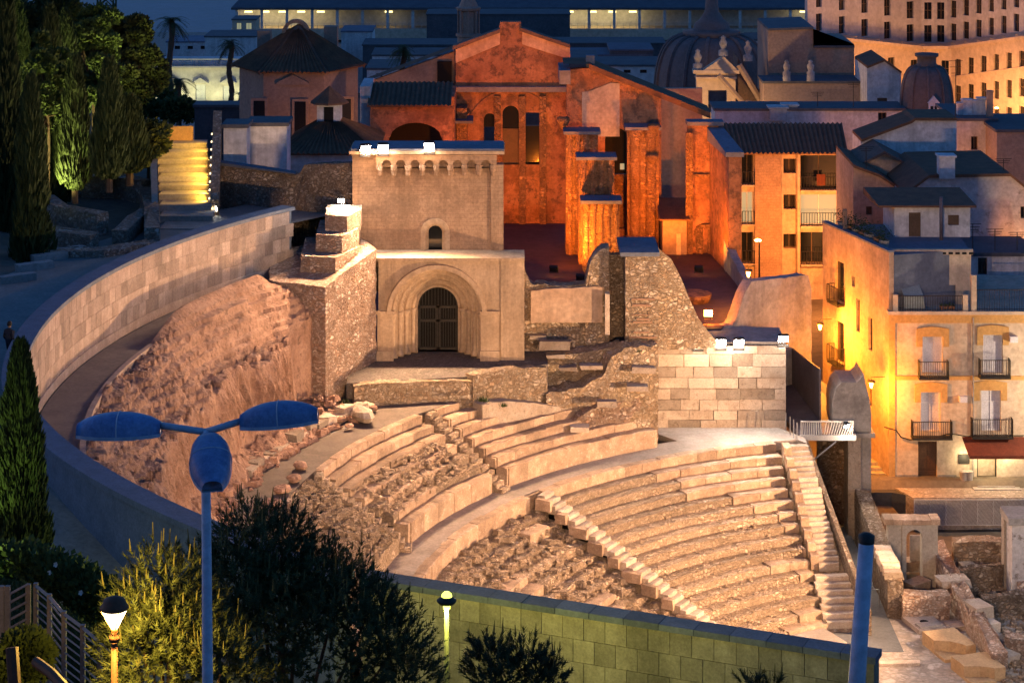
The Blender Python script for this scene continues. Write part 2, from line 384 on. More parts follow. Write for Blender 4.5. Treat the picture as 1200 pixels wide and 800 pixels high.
# ------------------------------------------------------------------ terrain
ZP, ZRING, ZTOP = 17.5, 15.21, 18.57            # outer path, ring road, crest of the ring wall
def ground_z(X, Y):
    near = interp([(-20,39.3),(1.5,39.3),(8,35),(20,28.0),(35,22.8),(45,19.4),(55,15.2),(64,12.5)], Y)
    near = lerp(near, interp([(-20,38),(5,34),(20,26),(35,19),(50,11),(64,4)], Y), sstep(6, 16, X))
    left = 17.35 + 3.2 * sstep(-13, -22, X) * sstep(72, 52, Y) + 5.5 * sstep(-22, -50, X) * sstep(60, 110, Y)
    left = lerp(left, 10, sstep(140, 165, Y)); left = lerp(left, -1.5, sstep(165, 215, Y))
    back = 9.6
    back = lerp(back, 1.7, sstep(10.5, 13.5, X)); back = lerp(back, 0.5, sstep(172, 200, Y)); back = lerp(back, -6.2, sstep(200, 330, Y))
    left = lerp(left, -6.2, sstep(230, 380, Y))
    d = math.hypot(X - C2[0], Y - C2[1]) - 46.6
    out = lerp(left, back, sstep(-17, -11, X + .02*(Y-120)) if Y > 117 else 0) if Y > 66 else lerp(near, left, sstep(-6, -12, X) * sstep(50, 66, Y))
    if Y <= 66 and X < -6: out = max(out, near * .999) if Y < 55 else out
    if d < 0:
        e = sstep(0, -1.2, d)
        if Y > 118 and X > -8: e = 1 - sstep(124.5, 127, Y)
        out = lerp(out, -.5, e)
    if X > 14 and 66 < Y < 126.5: out = min(out, -.5)
    if -13 < X < 13 and 112 < Y < 124.5: out = min(out, 5.0)
    if X > 14 and 60 < Y <= 66: out = min(out, 6)
    return out
def heightfield(name, x0, x1, nx, y0, y1, ny, fn, m):
    mb = MB(); 
    for j in range(ny + 1):
        for i in range(nx + 1):
            X = lerp(x0, x1, i/nx); Y = lerp(y0, y1, j/ny); mb.v.append((X, Y, fn(X, Y)))
    for j in range(ny):
        for i in range(nx):
            a = j*(nx+1) + i; mb.f.append((a, a+1, a+nx+2, a+nx+1))
    o = mb.build(name, m, smooth=True); o['kind'] = 'structure'; return o
heightfield('hillside', -130, 150, 280, -20, 430, 300, lambda X, Y: ground_z(X, Y) + .12*nz(X, Y, 0, .35), M['soil'])
def sheet(name, poly, z, m, th=.0):
    mb = MB(); mb.add([(x, y, z if not callable(z) else z(x, y)) for x, y in poly], [tuple(range(len(poly)))])
    return tag(mb.build(name, m), kind='structure')
g = MB(); g.add([(-1500,-400,-9.5),(1500,-400,-9.5),(1500,440,-9.5),(-1500,440,-9.5)], [(0,1,2,3)]); tag(g.build('ground', M['soil']), kind='structure')
g = MB(); g.add([(-3000,425,-8),(3000,425,-8),(3000,4800,-8),(-3000,4800,-8)], [(0,1,2,3)]); tag(g.build('harbour_water', M['water']), kind='structure')
g = MB(); g.box(-400,395,-9,400,431,-6.1); tag(g.build('quay', M['plaza_pave']), kind='structure')

def ring(name, r0, r1, a0, a1, z, m, c=C1, n=60, c_out=None, th=.25, kind='structure', zf=None):
    """annular slab"""
    mb = MB()
    for k in range(n + 1):
        a = lerp(a0, a1, k/n); zz = zf(a) if zf else z
        p, q = pol(r0, a, c), pol(r1, a, c_out or c)
        mb.v += [(*p, zz), (*q, zz), (*p, zz - th), (*q, zz - th)]
    for k in range(n):
        i = 4*k; mb.f += [(i, i+4, i+5, i+1), (i+2, i+3, i+7, i+6), (i, i+2, i+6, i+4), (i+1, i+5, i+7, i+3)]
    o = mb.build(name, m)
    if kind: o['kind'] = kind
    return o
# ring road inside the wall, outer path, the two walkways of the seating
ring('ring_road', 41.30, 43.35, 145, 222, ZRING, M['ring_road'], C2, 80, th=.6)
# outer path: hugs the ring wall on the left, then falls towards the viewer along its foot
def path_z(a): return ZP - 4.3 * sstep(200, 236, a) 
mb = MB(); n = 90
for k in range(n + 1):
    a = lerp(138, 246, k/n); w = lerp(5.8, 4.2, sstep(170, 215, a)); z = path_z(a)
    r0 = 44.2 - (0 if a < 192 else 1.75*sstep(192, 230, a))
    for t in (0, .33, .66, 1): mb.v.append((*pol(r0 + w*t, a, C2), z + .02*nz(a*.3, t, 2)))
for k in range(n):
    for t in range(3):
        i = 4*k + t; mb.f.append((i, i+4, i+5, i+1))
tag(mb.build('footpath', M['path_paving']), kind='structure')
# orchestra and stage floor, sunken passage beside the end stairs
sheet('orchestra_floor', [(8,84),(40,84),(40,112),(15.4,112),(13,106)], .0, M['orch_floor'])
mb = MB(); mb.box(15.6,106.3,-.4,18.6,124.5,.012); tag(mb.build('passage', M['aditus_floor']), kind='structure')
# street level at the houses, courtyard before the portal, church floors
mb = MB(); mb.prism([(18.9,126.2),(21.4,126.2),(22.6,125.4),(60,125.4),(60,176),(12,176),(12,137),(17.2,134),(18.5,128)], -.4, 1.3); tag(mb.build('street', M['asphalt']), kind='structure')
mb = MB(); mb.prism([(22.4,125.0),(60,125.0),(60,127.95),(21.2,127.95)], -.4, 1.38); tag(mb.build('pavement', M['plaza_pave']), kind='structure')
mb = MB(); mb.prism([(-8.5,115.0),(-2,116.4),(1.9,118.9),(1.9,121.5),(-8.5,121.5)], 8.0, 10.42); tag(mb.build('courtyard', M['cobble']), kind='structure')
mb = MB(); mb.prism([(-14,123.2),(.5,123.2),(4.7,122.8),(7.6,123.4),(14.5,131),(14.5,165),(-14,165)], 7, 10.46); tag(mb.build('church_floor', M['church_floor']), kind='structure')
# ------------------------------------------------------------------ the Roman theatre
TH = thing('roman_theatre', 'ruined semicircular stone seating of an ancient theatre with stairs and walkways', 'theatre', (C1[0], C1[1], 0))
ZA, RA, RAO, RM, ZM = 5.9, 25.47, 27.33, 31.21, 9.31
def end_x(Y): return 14.37 + (119.36 - Y) * .094                 # line on which the seats end
def end_az(r):
    a = 100.0
    for _ in range(60):
        p = pol(r, a)
        if p[0] > end_x(p[1]): a += .5
        else: break
    return a
def stair_az(r): return lerp(135.6, 141.2, (r - 15) / 10.4)
def rough_row(rl, rb, zt, zb, a0, a1, amp, step=.16, seed=0, wear=0):
    """one seat step as a ring sector: worn lip, uneven riser and tread"""
    mb = MB(); arc = R(abs(a1 - a0)) * rl; n = max(4, int(arc / step))
    prof = [(0, 0, 0), (0, .38, .7), (0, .75, .9), (.0, 1, 1), (.22, 1, .6), (.6, 1, .5), (1.0, 1, .2)]
    m = len(prof)
    for k in range(n + 1):
        a = lerp(a0, a1, k/n); s = R(a) * rl
        low = wear * max(0, nz(s*.45, seed*3.1, 5) + .12)
        for i, (t, u, w) in enumerate(prof):
            j1 = nz(s*2.3, i*.8, seed, 1) * .6 + nz(s*5.1, i*1.7, seed + 9, 1) * .5
            j2 = nz(s*2.1, i*.9, seed + 40, 1) * .6 + nz(s*6, i*1.5, seed + 60, 1) * .4
            rr = rl + (rb - rl)*t + j1*amp*w*1.2 + (low*.5 if i in (2, 3) else 0)
            z = lerp(zb, zt, u) + j2*amp*w*.7 - (low if u > .5 and t < .9 else 0)
            mb.v.append((*pol(rr, a), z))
    for k in range(n):
        for i in range(m - 1):
            q = k*m + i; mb.f.append((q, q+1, q+m+1, q+m) if a1 < a0 else (q, q+m, q+m+1, q+1))
    # end caps
    for k in (0, n):
        q = k*m; zb_ = len(mb.v); p = mb.v[q + m - 1]; mb.v.append((p[0], p[1], zb)); mb.f.append(tuple(range(q, q+m)) + (zb_,))
    return mb
def smooth_blocks(parent, name, rl, rb, zt, zb, a0, a1, m, length=1.35, gap=.02):
    """dressed blocks laid end to end along a row, each its own piece"""
    if a0 > a1: a0, a1 = a1, a0
    L = R(a1 - a0) * rl; n = max(1, round(L / length)); da = (a1 - a0) / n
    me = None
    for k in range(n):
        if me is None or random.random() < .3:
            mb = MB(); g_ = math.degrees(gap / rl) / 2; s = 3; j = random.uniform(-.015, .015)
            A0, A1 = g_ - da/2, da/2 - g_; mb_v = []
            for i in range(s + 1):
                a = 90 + lerp(A0, A1, i/s)
                c = lambda r: (r*math.cos(R(a)), r*math.sin(R(a)) - rl)
                e = .02 if i in (0, s) else 0
                dents = random.uniform(-.03, .03)
                mb.v += [(*c(rl + dents), zb - zt), (*c(rl + dents), -.035 - e), (*c(rl + .035), 0 - e), (*c(rb), -e*.3), (*c(rb), zb - zt)]
            for i in range(s):
                for t in range(4):
                    q = 5*i + t; mb.f.append((q, q+5, q+6, q+1)) 
            mb.f += [(0,1,2,3,4), tuple(5*s + t for t in (4,3,2,1,0))]
            me = mb.mesh(name, m)
        a = a0 + da*(k + .5); p = pol(rl, a)
        if name == 'seat_block' and n > 3 and 0 < k < n - 1 and random.random() < .07: continue
        inst(name, me, parent, (p[0], p[1], zt + random.uniform(-.03, .022)), R(a - 90) + random.uniform(-.012, .012))
rise, tread = .36, .72
smooth_from = {0: 740, 1: 782, 2: 790, 3: 851, 4: 882, 5: 917, 6: 925, 8: 948}
def az_of(x, y, z):
    p = P(x, y, z); return math.degrees(math.atan2(p[1] - C1[1], p[0] - C1[0])) % 360
# rim of the lower seating: dressed blocks under the walkway
rimc = rough_row(RA + .25, RA + .6, ZA - .06, ZA - 1.0, end_az(RA), 186, .02, .4).build('rim_core', M['seat_stone'], TH)
smooth_blocks(TH, 'rim_block', RA, RA + .5, ZA + .012, ZA - .62, end_az(RA) + .1, 140.2, M['seat_stone'], 1.2)
smooth_blocks(TH, 'rim_block', RA, RA + .5, ZA + .012, ZA - 1.0, 142.8, 186, M['seat_stone'], 1.2)
for k in range(15):
    rl = RA - tread*(k + 1); zt = ZA - .5 - rise*k; a0, a1 = end_az(rl), stair_az(rl) - 1.4*12/rl
    row = rough_row(rl + .03, rl + tread + .05, zt - .02, zt - rise - .08, a0, a1, .075 if k > 0 else .05, .14, k, .05).build('seat_row', M['rubble_seat'], TH)
    if k in smooth_from:
        y_ = 534 + 13.8*k
        a1s = az_of(smooth_from[k], y_ + (10 if k < 3 else 3), zt)
        smooth_blocks(row, 'seat_block', rl - .035, rl + tread - .02, zt + .03, zt - rise - .06, a0, a1s, M['seat_stone'], 1.6)
    elif k in (9, 13, 14, 10):
        smooth_blocks(row, 'seat_block', rl - .03, rl + tread - .02, zt + .025, zt - rise - .06, a0, a0 + {9: 7, 13: 5, 14: 9, 10: 2.5}[k], M['seat_stone'], 1.3)
# worn wedge left of the stairs
for k in range(15):
    rl = RA - tread*(k + 1) + .1*nz(k, 3, 3); zt = ZA - .75 - rise*k; a0 = stair_az(rl) + 1.4*12/rl
    row = rough_row(rl, rl + tread + .35, zt, zt - rise - .35, a0, 188, .17, .13, 30 + k, .24).build('seat_row', M['rubble_seat'], TH)
    if k in (1, 3, 4, 7, 8, 10, 11):
        aa, ab = {1: (144, 148), 3: (155.5, 161), 4: (155, 160.5), 7: (146, 152), 8: (147, 153), 10: (144.5, 149), 11: (150, 157)}[k]
        smooth_blocks(row, 'seat_block', rl - .10, rl + tread - .05, zt + .12, zt - rise - .05, aa, ab, M['seat_stone'], 1.5)
# stairs between the wedges: two steps to each seat
def step_mesh(w, d, h, m):
    mb = MB(); b = .025
    vs = []
    for sx in (-w/2, w/2):
        vs += [(sx, -d/2, -h), (sx, -d/2 - .0, -b), (sx, -d/2 + b, 0), (sx, d/2, 0), (sx, d/2, -h)]
    mb.add(vs, [(0,1,2,3,4), (9,8,7,6,5), (0,5,6,1), (1,6,7,2), (2,7,8,3), (3,8,9,4)])
    return mb.mesh('step', m)
def radial_stair(name, pts, n, w, m, label=None, cheek=None):
    """n steps from the first to the last of two (x, y, z) points"""
    (x0, y0, z0), (x1, y1, z1) = pts
    st = bpy.data.objects.new(name, None); link(st, TH); ORG[st.name] = ORG[TH.name]
    rz = math.atan2(y1 - y0, x1 - x0) - pi/2; d = math.hypot(x1-x0, y1-y0) / n; h = (z1 - z0) / n
    ms = [step_mesh(w*random.uniform(.95, 1.03), d + .06, h + .22, m) for _ in range(3)]
    for k in range(n):
        t = (k + .5) / n
        inst('step', ms[k % 3], st, (lerp(x0, x1, t) + random.uniform(-.05, .05), lerp(y0, y1, t), lerp(z0, z1, (k + 1)/n) + random.uniform(-.025, .01)), rz + random.uniform(-.05, .05))
    return st
bA, tA = pol(14.7, 135.4), pol(RA - .1, 140.9)
radial_stair('stair', [(*bA, .3), (*tA, ZA + .05)], 30, .98, M['step_stone'])
# pale guard blocks on the left cheek of those stairs
cmes = []
for L_ in (.3, .4, .5): ck = MB(); ck.box(-.15, -L_, -.5, .15, L_, .0); ck.v = [(x + random.uniform(-.03, .03), y + random.uniform(-.04, .04), z + random.uniform(-.04, .02)) for x, y, z in ck.v]; cmes.append(ck.mesh('cheek_block', M['seat_stone']))
for k in range(11):
    cme = cmes[k*7 % 3]
    t = (k + .5) / 11; x, y = lerp(bA[0], tA[0], t), lerp(bA[1], tA[1], t); rz = math.atan2(tA[1]-bA[1], tA[0]-bA[0]) - pi/2
    inst('cheek_block', cme, TH, (x - .62*math.cos(rz), y - .62*math.sin(rz), lerp(.3, ZA, t) + .16 + random.uniform(-.08, .05)), rz + random.uniform(-.05, .05))
# end stairs: a narrow long flight above a broad short one
e0, e1 = (end_x(119.6) + .95, 119.75, ZA), (end_x(112.6) + .95, 112.4, 1.95)
radial_stair('stair', [(e1[0], e1[1], 1.95), (e0[0], e0[1], ZA)], 22, 1.05, M['step_stone'])
radial_stair('stair', [(end_x(109.3) + .95, 109.0, .25), (end_x(112.2) + .95, 112.0, 1.75)], 7, 1.95, M['step_stone'])
ck = MB(); ck.box(-.2, -.5, -.7, .2, .5, 0); cme = ck.mesh('cheek_block', M['seat_stone'])
for k in range(10):
    t = (k + .5) / 10; y = lerp(112.6, 119.6, t); inst('cheek_block', cme, TH, (end_x(y) + .24, y, lerp(1.95, ZA, t) + .3), random.uniform(-.03, .03))
ew = MB(); ew.prism([(end_x(108.3)+1.75, 108.3), (end_x(108.3)+1.98, 108.3), (end_x(121)+1.75, 121), (end_x(121)+1.5, 121)], -.1, [1.2, 1.2, ZA-.1, ZA-.1])
ew.build('end_wall', M['rubble_dark'], TH)
core = MB(); core.prism([(end_x(109)+.02, 108.6), (end_x(109)+1.75, 108.6), (end_x(121)+1.55, 121), (end_x(121), 121)], -.3, [-.05, -.05, ZA-.35, ZA-.35]); core.build('stair_core', M['rubble_tan'], TH)
# lowest flat tiers in the orchestra
ring('orchestra_tier', 12.6, 14.9, end_az(14.2), 190, .24, M['walk_pave'], C1, 50, th=.5, kind='structure')
ring('orchestra_tier', 11.6, 12.6, end_az(12.6), 190, .12, M['walk_pave'], C1, 50, th=.5, kind='structure')
# walkway between lower and middle seating, widening towards the ashlar wall
ring('walkway', RA + .42, RAO + .5, 112, 192, ZA, M['walk_pave'], C1, 70, th=.5)
mb = MB(); pts = [pol(RA + .42, a) for a in range(103, 116)]; mb.prism([(end_x(120)+1.5, 119.9)] + pts + [pol(RA + 1.9, 116), (6.6, 123.4), (14.3, 123.4), (end_x(120)+1.5, 121)], ZA - .5, ZA - .006); tag(mb.build('walkway', M['walk_pave']), kind='structure')
# middle seating: podium and six rows in three wedges
S2b, S2t = az_of(597, 577, ZA), az_of(508, 484, ZM); S3b, S3t = az_of(500, 646, ZA), az_of(376, 556, ZM)
def s2(r): return lerp(S2b, S2t, (r - RAO) / (RM - RAO))
def s3(r): return lerp(S3b, S3t, (r - RAO) / (RM - RAO))
pod = .95; mr = (ZM - ZA - pod) / 6; mt = (RM - RAO) / 6
for k in range(7):
    rl = RAO + mt*k; zt = ZA + pod + mr*k; zb = ZA - .05 if k == 0 else zt - mr - .1
    hw = math.degrees(.62 / rl)
    for w, (a0, a1, amp, wear) in enumerate(((interp([(0,119.5),(1,121),(2,123),(3,127),(4,133),(5,137),(6,140)], k), s2(rl) - hw, .035, 0), (s2(rl) + hw, s3(rl) - hw, .06 if k in (1, 2, 3) else .03, .12 if k in (1, 2, 3) else 0), (s3(rl) + hw, 190, .16, .22))):
        back = rl + mt + .1 if k < 6 else rl + .5
        row = rough_row(rl + .03, back, zt - .02, zb, a0, a1, amp, .16, 60 + 10*k + w, wear).build('seat_row', M['rubble_seat'] if w == 2 or (w == 1 and k in (1, 2)) else M['seat_stone'], TH)
        if w == 0 and k < 6: smooth_blocks(row, 'seat_block', rl - .02, back - .12, zt + .03, zb, a0 + .4, a1 - .2, M['seat_stone'], 1.5)
        if w == 1:
            lo, hi = {0: (.02, .98), 1: (.45, .95), 2: (.25, .9), 3: (.35, .8), 4: (.0, .55), 5: (0, .72), 6: (0, 1)}[k]
            smooth_blocks(row, 'seat_block', rl - .03, back - .12, zt + .03, zb, lerp(a0, a1, lo) + .3, lerp(a0, a1, hi) - .3, M['seat_stone'], 1.7)
radial_stair('stair', [(*pol(RAO - .35, S2b), ZA), (*pol(RM + .1, S2t), ZM)], 15, .8, M['rubble_seat'])
radial_stair('stair', [(*pol(RAO - .35, S3b), ZA), (*pol(RM + .1, S3t), ZM)], 15, .8, M['rubble_seat'])
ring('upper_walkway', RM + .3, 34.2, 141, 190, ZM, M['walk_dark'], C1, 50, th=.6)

# ------------------------------------------------------------------ rock behind the seating
def rock():
    mb = MB(); na, nr = 420, 120; A0, A1 = 147.6, 200
    for i in range(na + 1):
        a = lerp(A0, A1, i/na); p = Vector(pol(33.3, a)); q = Vector(pol(41.35, a, C2)); s = a * .62
        edge = .28 + .10*nz(s*.35, 1, 1) + .06*nz(s*1.1, 2, 1)
        cut = sstep(150, 153, a)*sstep(170, 163, a)
        for j in range(nr + 1):
            t = j/nr; x, y = p.lerp(q, t); px = 600 + FPX*x/y
            base = 9.15 + 1.0*sstep(.02, edge, t) + .45*nz(x*.6, y*.6, 0)*sstep(0, .15, t)
            top = lerp(13.3, ZRING + .06, sstep(edge + .12, .95, t)) + .5*nz(x*.5, y*.5, 4)*sstep(1, .8, t)
            c = sstep(edge, edge + .15, t)
            ledge = sum(.34 * sstep(tt - .008, tt + .008, t) for tt in (.60, .70, .80)) * cut - .55*cut*sstep(.52, .60, t)*sstep(1, .85, t)
            z = lerp(base, top, c) + ledge
            e = sstep(1, .95, t)
            z += (.30*nz(x*.9, y*.9, 2) + .22*nz(x*2.1, y*2.1, 5)*sstep(0, .08, t) + .12*nz(x*5, y*5, 6) + .06*nz(x*11, y*11, 8))*e*(1 - .7*cut*sstep(.5, .6, t))
            zq = round(z/.34)*.34; z = lerp(z, zq, .5*sstep(edge + .05, edge + .2, t)*sstep(.96, .9, t))
            z = lerp(9.15 + .25*nz(x, y, 3), z, sstep(352, 338, px + 10*nz(x*1.5, y*1.5, 1)) if t < .62 else 1)
            f = c*(1 - c)*4
            rill = (.55*nz(s*1.1, z*.22, 7) + .45*(.5 - abs(nz(s*2.4, z*.28, 9))*2) + .16*nz(s*5.5, z*1.2, 11) + .07*nz(s*11, z*3.5, 13)) * f * e
            d = Vector((C1[0] - x, C1[1] - y)).normalized()
            mb.v.append((x + d.x*rill, y + d.y*rill, z))
    m = nr + 1
    for i in range(na):
        for j in range(nr): q = i*m + j; mb.f.append((q, q+m, q+m+1, q+1))
    tag(mb.build('rock_slope', M['rock'], smooth=False), kind='structure')
rock()
# yellowish kerb of broken blocks along the upper walkway
kb = thing('broken_kerb', 'row of broken yellowish blocks edging the upper walkway below the cliff', 'kerb', (*pol(34.1, 155), ZM))
for k in range(15):
    a = 147 + k*1.45 + random.uniform(-.3, .3); h = random.uniform(.35, .75); w = random.uniform(.7, .95)
    mb = MB(); mb.box(-w/2, -.32, -.1, w/2, .32, h)
    mb.v = [(x + random.uniform(-.05, .05), y + random.uniform(-.05, .05), z + (random.uniform(-.12, .03) if z > 0 else 0)) for x, y, z in mb.v]
    inst('block', mb.mesh('block', M['ashlar']), kb, (*pol(34.15 + random.uniform(-.1, .1), a), ZM), R(a - 90))
# loose stones lying on the worn wedges: too many to count, one part
def loose(nm, n, zone, s0, s1, m):
    mb = MB()
    for _ in range(n):
        x, y, z = zone(); s = s0 + (s1 - s0)*random.random()**2; a = random.uniform(0, pi)
        o = [(-1,-1,-.6),(1,-1,-.6),(1,1,-.6),(-1,1,-.6),(-.7,-.8,.7),(.8,-.6,.6),(.7,.8,.7),(-.8,.7,.55)]
        mb.add([(x + s*(u*math.cos(a) - v*math.sin(a))*random.uniform(.7, 1.2), y + s*(u*math.sin(a) + v*math.cos(a))*.8*random.uniform(.7, 1.2), z + s*w*random.uniform(.6, 1)) for u, v, w in o], [(4,5,6,7),(0,1,5,4),(1,2,6,5),(2,3,7,6),(3,0,4,7)])
    o = mb.build(nm, m, TH); o['kind'] = 'stuff'
def z_low():
    r = random.uniform(15, RA - .2); a = random.uniform(stair_az(r) + 1.5*12/r, 178); return (*pol(r, a), ZA - .75 - rise*max(0, (RA - r)/tread - .6))
def z_mid():
    r = random.uniform(RAO + .1, RM); a = random.uniform(s3(r) + 1.6, 186); return (*pol(r, a), ZA + pod + (r - RAO)/mt*mr)
def z_mid2():
    r = random.uniform(RAO + mt, RAO + mt*4); a = random.uniform(s2(r) + 3, s3(r) - 1.5); return (*pol(r, a), ZA + pod + (r - RAO)/mt*mr - .1)
def z_tread():
    k = random.randrange(3, 15); rl = RA - tread*(k + 1); a = random.uniform(end_az(rl) + 2, stair_az(rl) - 2); return (*pol(rl + random.uniform(.1, tread), a), ZA - .5 - rise*k)
loose('loose_stones', 700, z_low, .08, .34, M['rubble_seat']); loose('loose_stones', 800, z_mid, .06, .26, M['rubble_seat']); loose('loose_stones', 350, z_mid2, .05, .2, M['rubble_seat']); loose('loose_stones', 220, z_tread, .03, .10, M['rubble_seat'])
def z_cliff(): a = random.uniform(149, 190); t = random.random(); p = Vector(pol(33.4 + 2.2*t, a)); return (p.x, p.y, 9.35 + .9*t)
loose('loose_stones', 500, z_cliff, .06, .3, M['rock'])
# boulders fallen at the foot of the cliff
def boulder(parent, c, s, m, name='boulder', label=None, cat=None, group=None):
    mb = MB(); mb.lathe([(.05, -.5), (.7, -.42), (1, 0), (.82, .42), (.4, .62), (.02, .66)], n=9)
    sd_ = random.uniform(0, 99)
    mb.v = [(x*s[0]*(1 + .35*nz(x*1.5, y*1.5, z + sd_)), y*s[1]*(1 + .35*nz(y*1.5, x*1.5, z + sd_ + 7)), z*s[2]*(1 + .3*nz(x*2, z*2, sd_ + 3))) for x, y, z in mb.v]
    o = inst(name, mb.mesh(name, m), parent, c, random.uniform(0, 6))
    if label: tag(o, label, cat, group)
    return o
boulder(None, P(425, 486, ZM + .4), (.85, .5, .6), M['ashlar'], 'boulder', 'large pale boulder lying beside the upper walkway below the portal terrace', 'boulder')
for x, y, s in ((398,492,.32),(409,499,.28),(331,573,.45),(345,560,.4),(318,590,.5),(437,478,.3),(352,545,.42)):
    boulder(None, P(x, y, ZM + .2), (s, s*.8, s*.7), M['rock'], 'boulder', 'rough pinkish boulder at the foot of the rock cliff', 'boulder', 'boulders below the cliff')

# ------------------------------------------------------------------ ring wall with slab facing
RW = thing('ring_wall', 'long curved retaining wall of pale pinkish slabs round the ring road', 'wall', (*pol(43.6, 165, C2), ZRING))
def wall_pt(a):
    return pol(43.6, a, C2)
def ring_part(name, r0, r1, z0, z1, a0, a1, m, parent, n=70, taper=None):
    mb = MB()
    for k in range(n + 1):
        a = lerp(a0, a1, k/n)
        rr0, rr1 = (r0, r1) if taper is None else (r0 - taper(a), r1 - taper(a))
        for r, z in ((rr0, z0), (rr0, z1), (rr1, z1), (rr1, z0)): mb.v.append((*pol(r, a, C2), z))
    for k in range(n):
        for t in range(4): i = 4*k + t; j = 4*k + (t + 1) % 4; mb.f.append((i, i+4, j+4, j))
    mb.f += [(0,1,2,3), tuple(4*n + t for t in (3,2,1,0))]
    return mb.build(name, m, parent)
# shrinks inwards on the near side, where the wall runs straight
def tp(a): return 0 if a < 192 else 1.75 * sstep(192, 230, a)
ring_part('wall_core', 43.62, 44.2, 11.5, ZTOP - .18, 144.8, 227.2, M['wall_coping'], RW, 110, tp)
ring_part('coping', 43.42, 44.3, ZTOP - .18, ZTOP, 144.7, 227.2, M['wall_coping'], RW, 110, tp)
ring_part('plinth', 43.40, 43.62, ZRING, ZRING + .42, 144.8, 200, M['wall_slab'], RW, 90)
ch = (ZTOP - .18 - ZRING - .42) / 4
na = 60; da = (198 - 144.8) / na
sm = MB(); w = R(da) * 43.55; sm.box(-w/2 + .007, -.08, .007, w/2 - .007, .07, ch - .007); sme = [sm.mesh('slab', M['wall_slab'])]
for j in range(4):
    for i in range(na):
        a = 144.8 + da * (i + .5 + (.5 if j % 2 else 0)); 
        if a > 198: continue
        inst('slab', sme[0], RW, (*pol(43.55 + random.uniform(-.006, .006), a, C2), ZRING + .42 + ch*j), R(a - 90))
# near straight stretch with big blocks on its outer face
A_, B_ = Vector(P(424, 674, ZTOP)[:2]), Vector(P(1026, 768, ZTOP)[:2]); dv = (B_ - A_).normalized(); nv = Vector((dv.y, -dv.x)); LW = (B_ - A_).length
RF = thing('block_wall', 'straight near wall of large greenish grey blocks with dark coping, closing the theatre', 'wall', (A_.x, A_.y, 14))
def pw(s, d, z): p = A_ + dv*s + nv*d; return (p.x, p.y, z)
def wbox(s0, s1, d0, d1, z0, z1): 
    mb = MB(); mb.prism([pw(s0, d0, 0)[:2], pw(s0, d1, 0)[:2], pw(s1, d1, 0)[:2], pw(s1, d0, 0)[:2]], z0, z1); return mb
wbox(.0, LW - .02, -.45, .0, 6, ZTOP - .16).build('wall_core', M['block_front'], RF)
for k in range(round(LW / 1.0)):
    s0 = k*1.0; wbox(s0 + .008, min(s0 + .992, LW + .04), -.52, .16, ZTOP - .17, ZTOP + random.uniform(-.006, .006)).build('coping_stone', M['wall_coping'], RF)
bw_, bh_ = .62, .62; bmB = MB(); bmB.box(-bw_/2 + .008, -.05, .008, bw_/2 - .008, .06, bh_ - .008); bme = bmB.mesh('block', M['block_front'])
rzw = math.atan2(dv.y, dv.x)
for j in range(7):
    for i in range(int(LW / bw_) + 1):
        s = bw_/2 + i*bw_ + (bw_/2 if j % 2 else 0); z = ZTOP - .17 - (j + 1)*bh_
        if s > LW - bw_/2 + .02: continue
        inst('block', bme, RF, pw(s, .03 + random.uniform(0, .012), z), rzw)
# ------------------------------------------------------------------ ruined walls: uneven faces, broken crest
def ruin(name, top, Y0, Y1, zb, thick, m, parent=None, amp=.10, crest=.18, step=.22, seed=0, loc=None, smooth=False):
    """top: photo pixels (x, y) along the crest at distances Y0..Y1; the wall stands on zb (number or pixel-free function of X)"""
    x0, x1 = top[0][0], top[-1][0]; mb = MB()
    Pa, Pb = Q(x0, top[0][1], Y0), Q(x1, top[-1][1], Y1)
    n = max(3, int(math.hypot(Pb[0]-Pa[0], Pb[1]-Pa[1]) / step)); rows = 14
    dx, dy = Pb[0]-Pa[0], Pb[1]-Pa[1]; l = math.hypot(dx, dy); nx, ny = dy/l, -dx/l
    if ny > 0: nx, ny = -nx, -ny
    for k in range(n + 1):
        t = k/n; px = lerp(x0, x1, t); Y = lerp(Y0, Y1, t)
        X, _, zt = Q(px, interp(top, px), Y)
        zt += crest*(nz(k*.33, seed, 1) + .6*nz(k*.9, seed, 2)); b = zb(X) if callable(zb) else zb
        zt = max(zt, b + .1)
        for j in range(rows + 1):
            z = lerp(b, zt, j/rows); o = amp*(nz(X*1.1 + seed, z*1.1, Y) + .7*nz(X*3, z*3, seed) )
            mb.v.append((X + nx*o, Y + ny*o, z))
        for j in range(2): mb.v.append((X - nx*thick, Y - ny*thick, (zt + crest*.8*nz(k*.5, seed, 8), b)[j]))
    m_ = rows + 3
    for k in range(n):
        for j in range(m_):
            j2 = (j + 1) % m_; a, b, c, d = k*m_ + j, (k+1)*m_ + j, (k+1)*m_ + j2, k*m_ + j2; mb.f.append((a, b, c, d))
    mb.f += [tuple(range(m_ - 1, -1, -1)), tuple(n*m_ + j for j in range(m_))]
    return mb.build(name, m, parent, smooth=smooth, loc=loc)
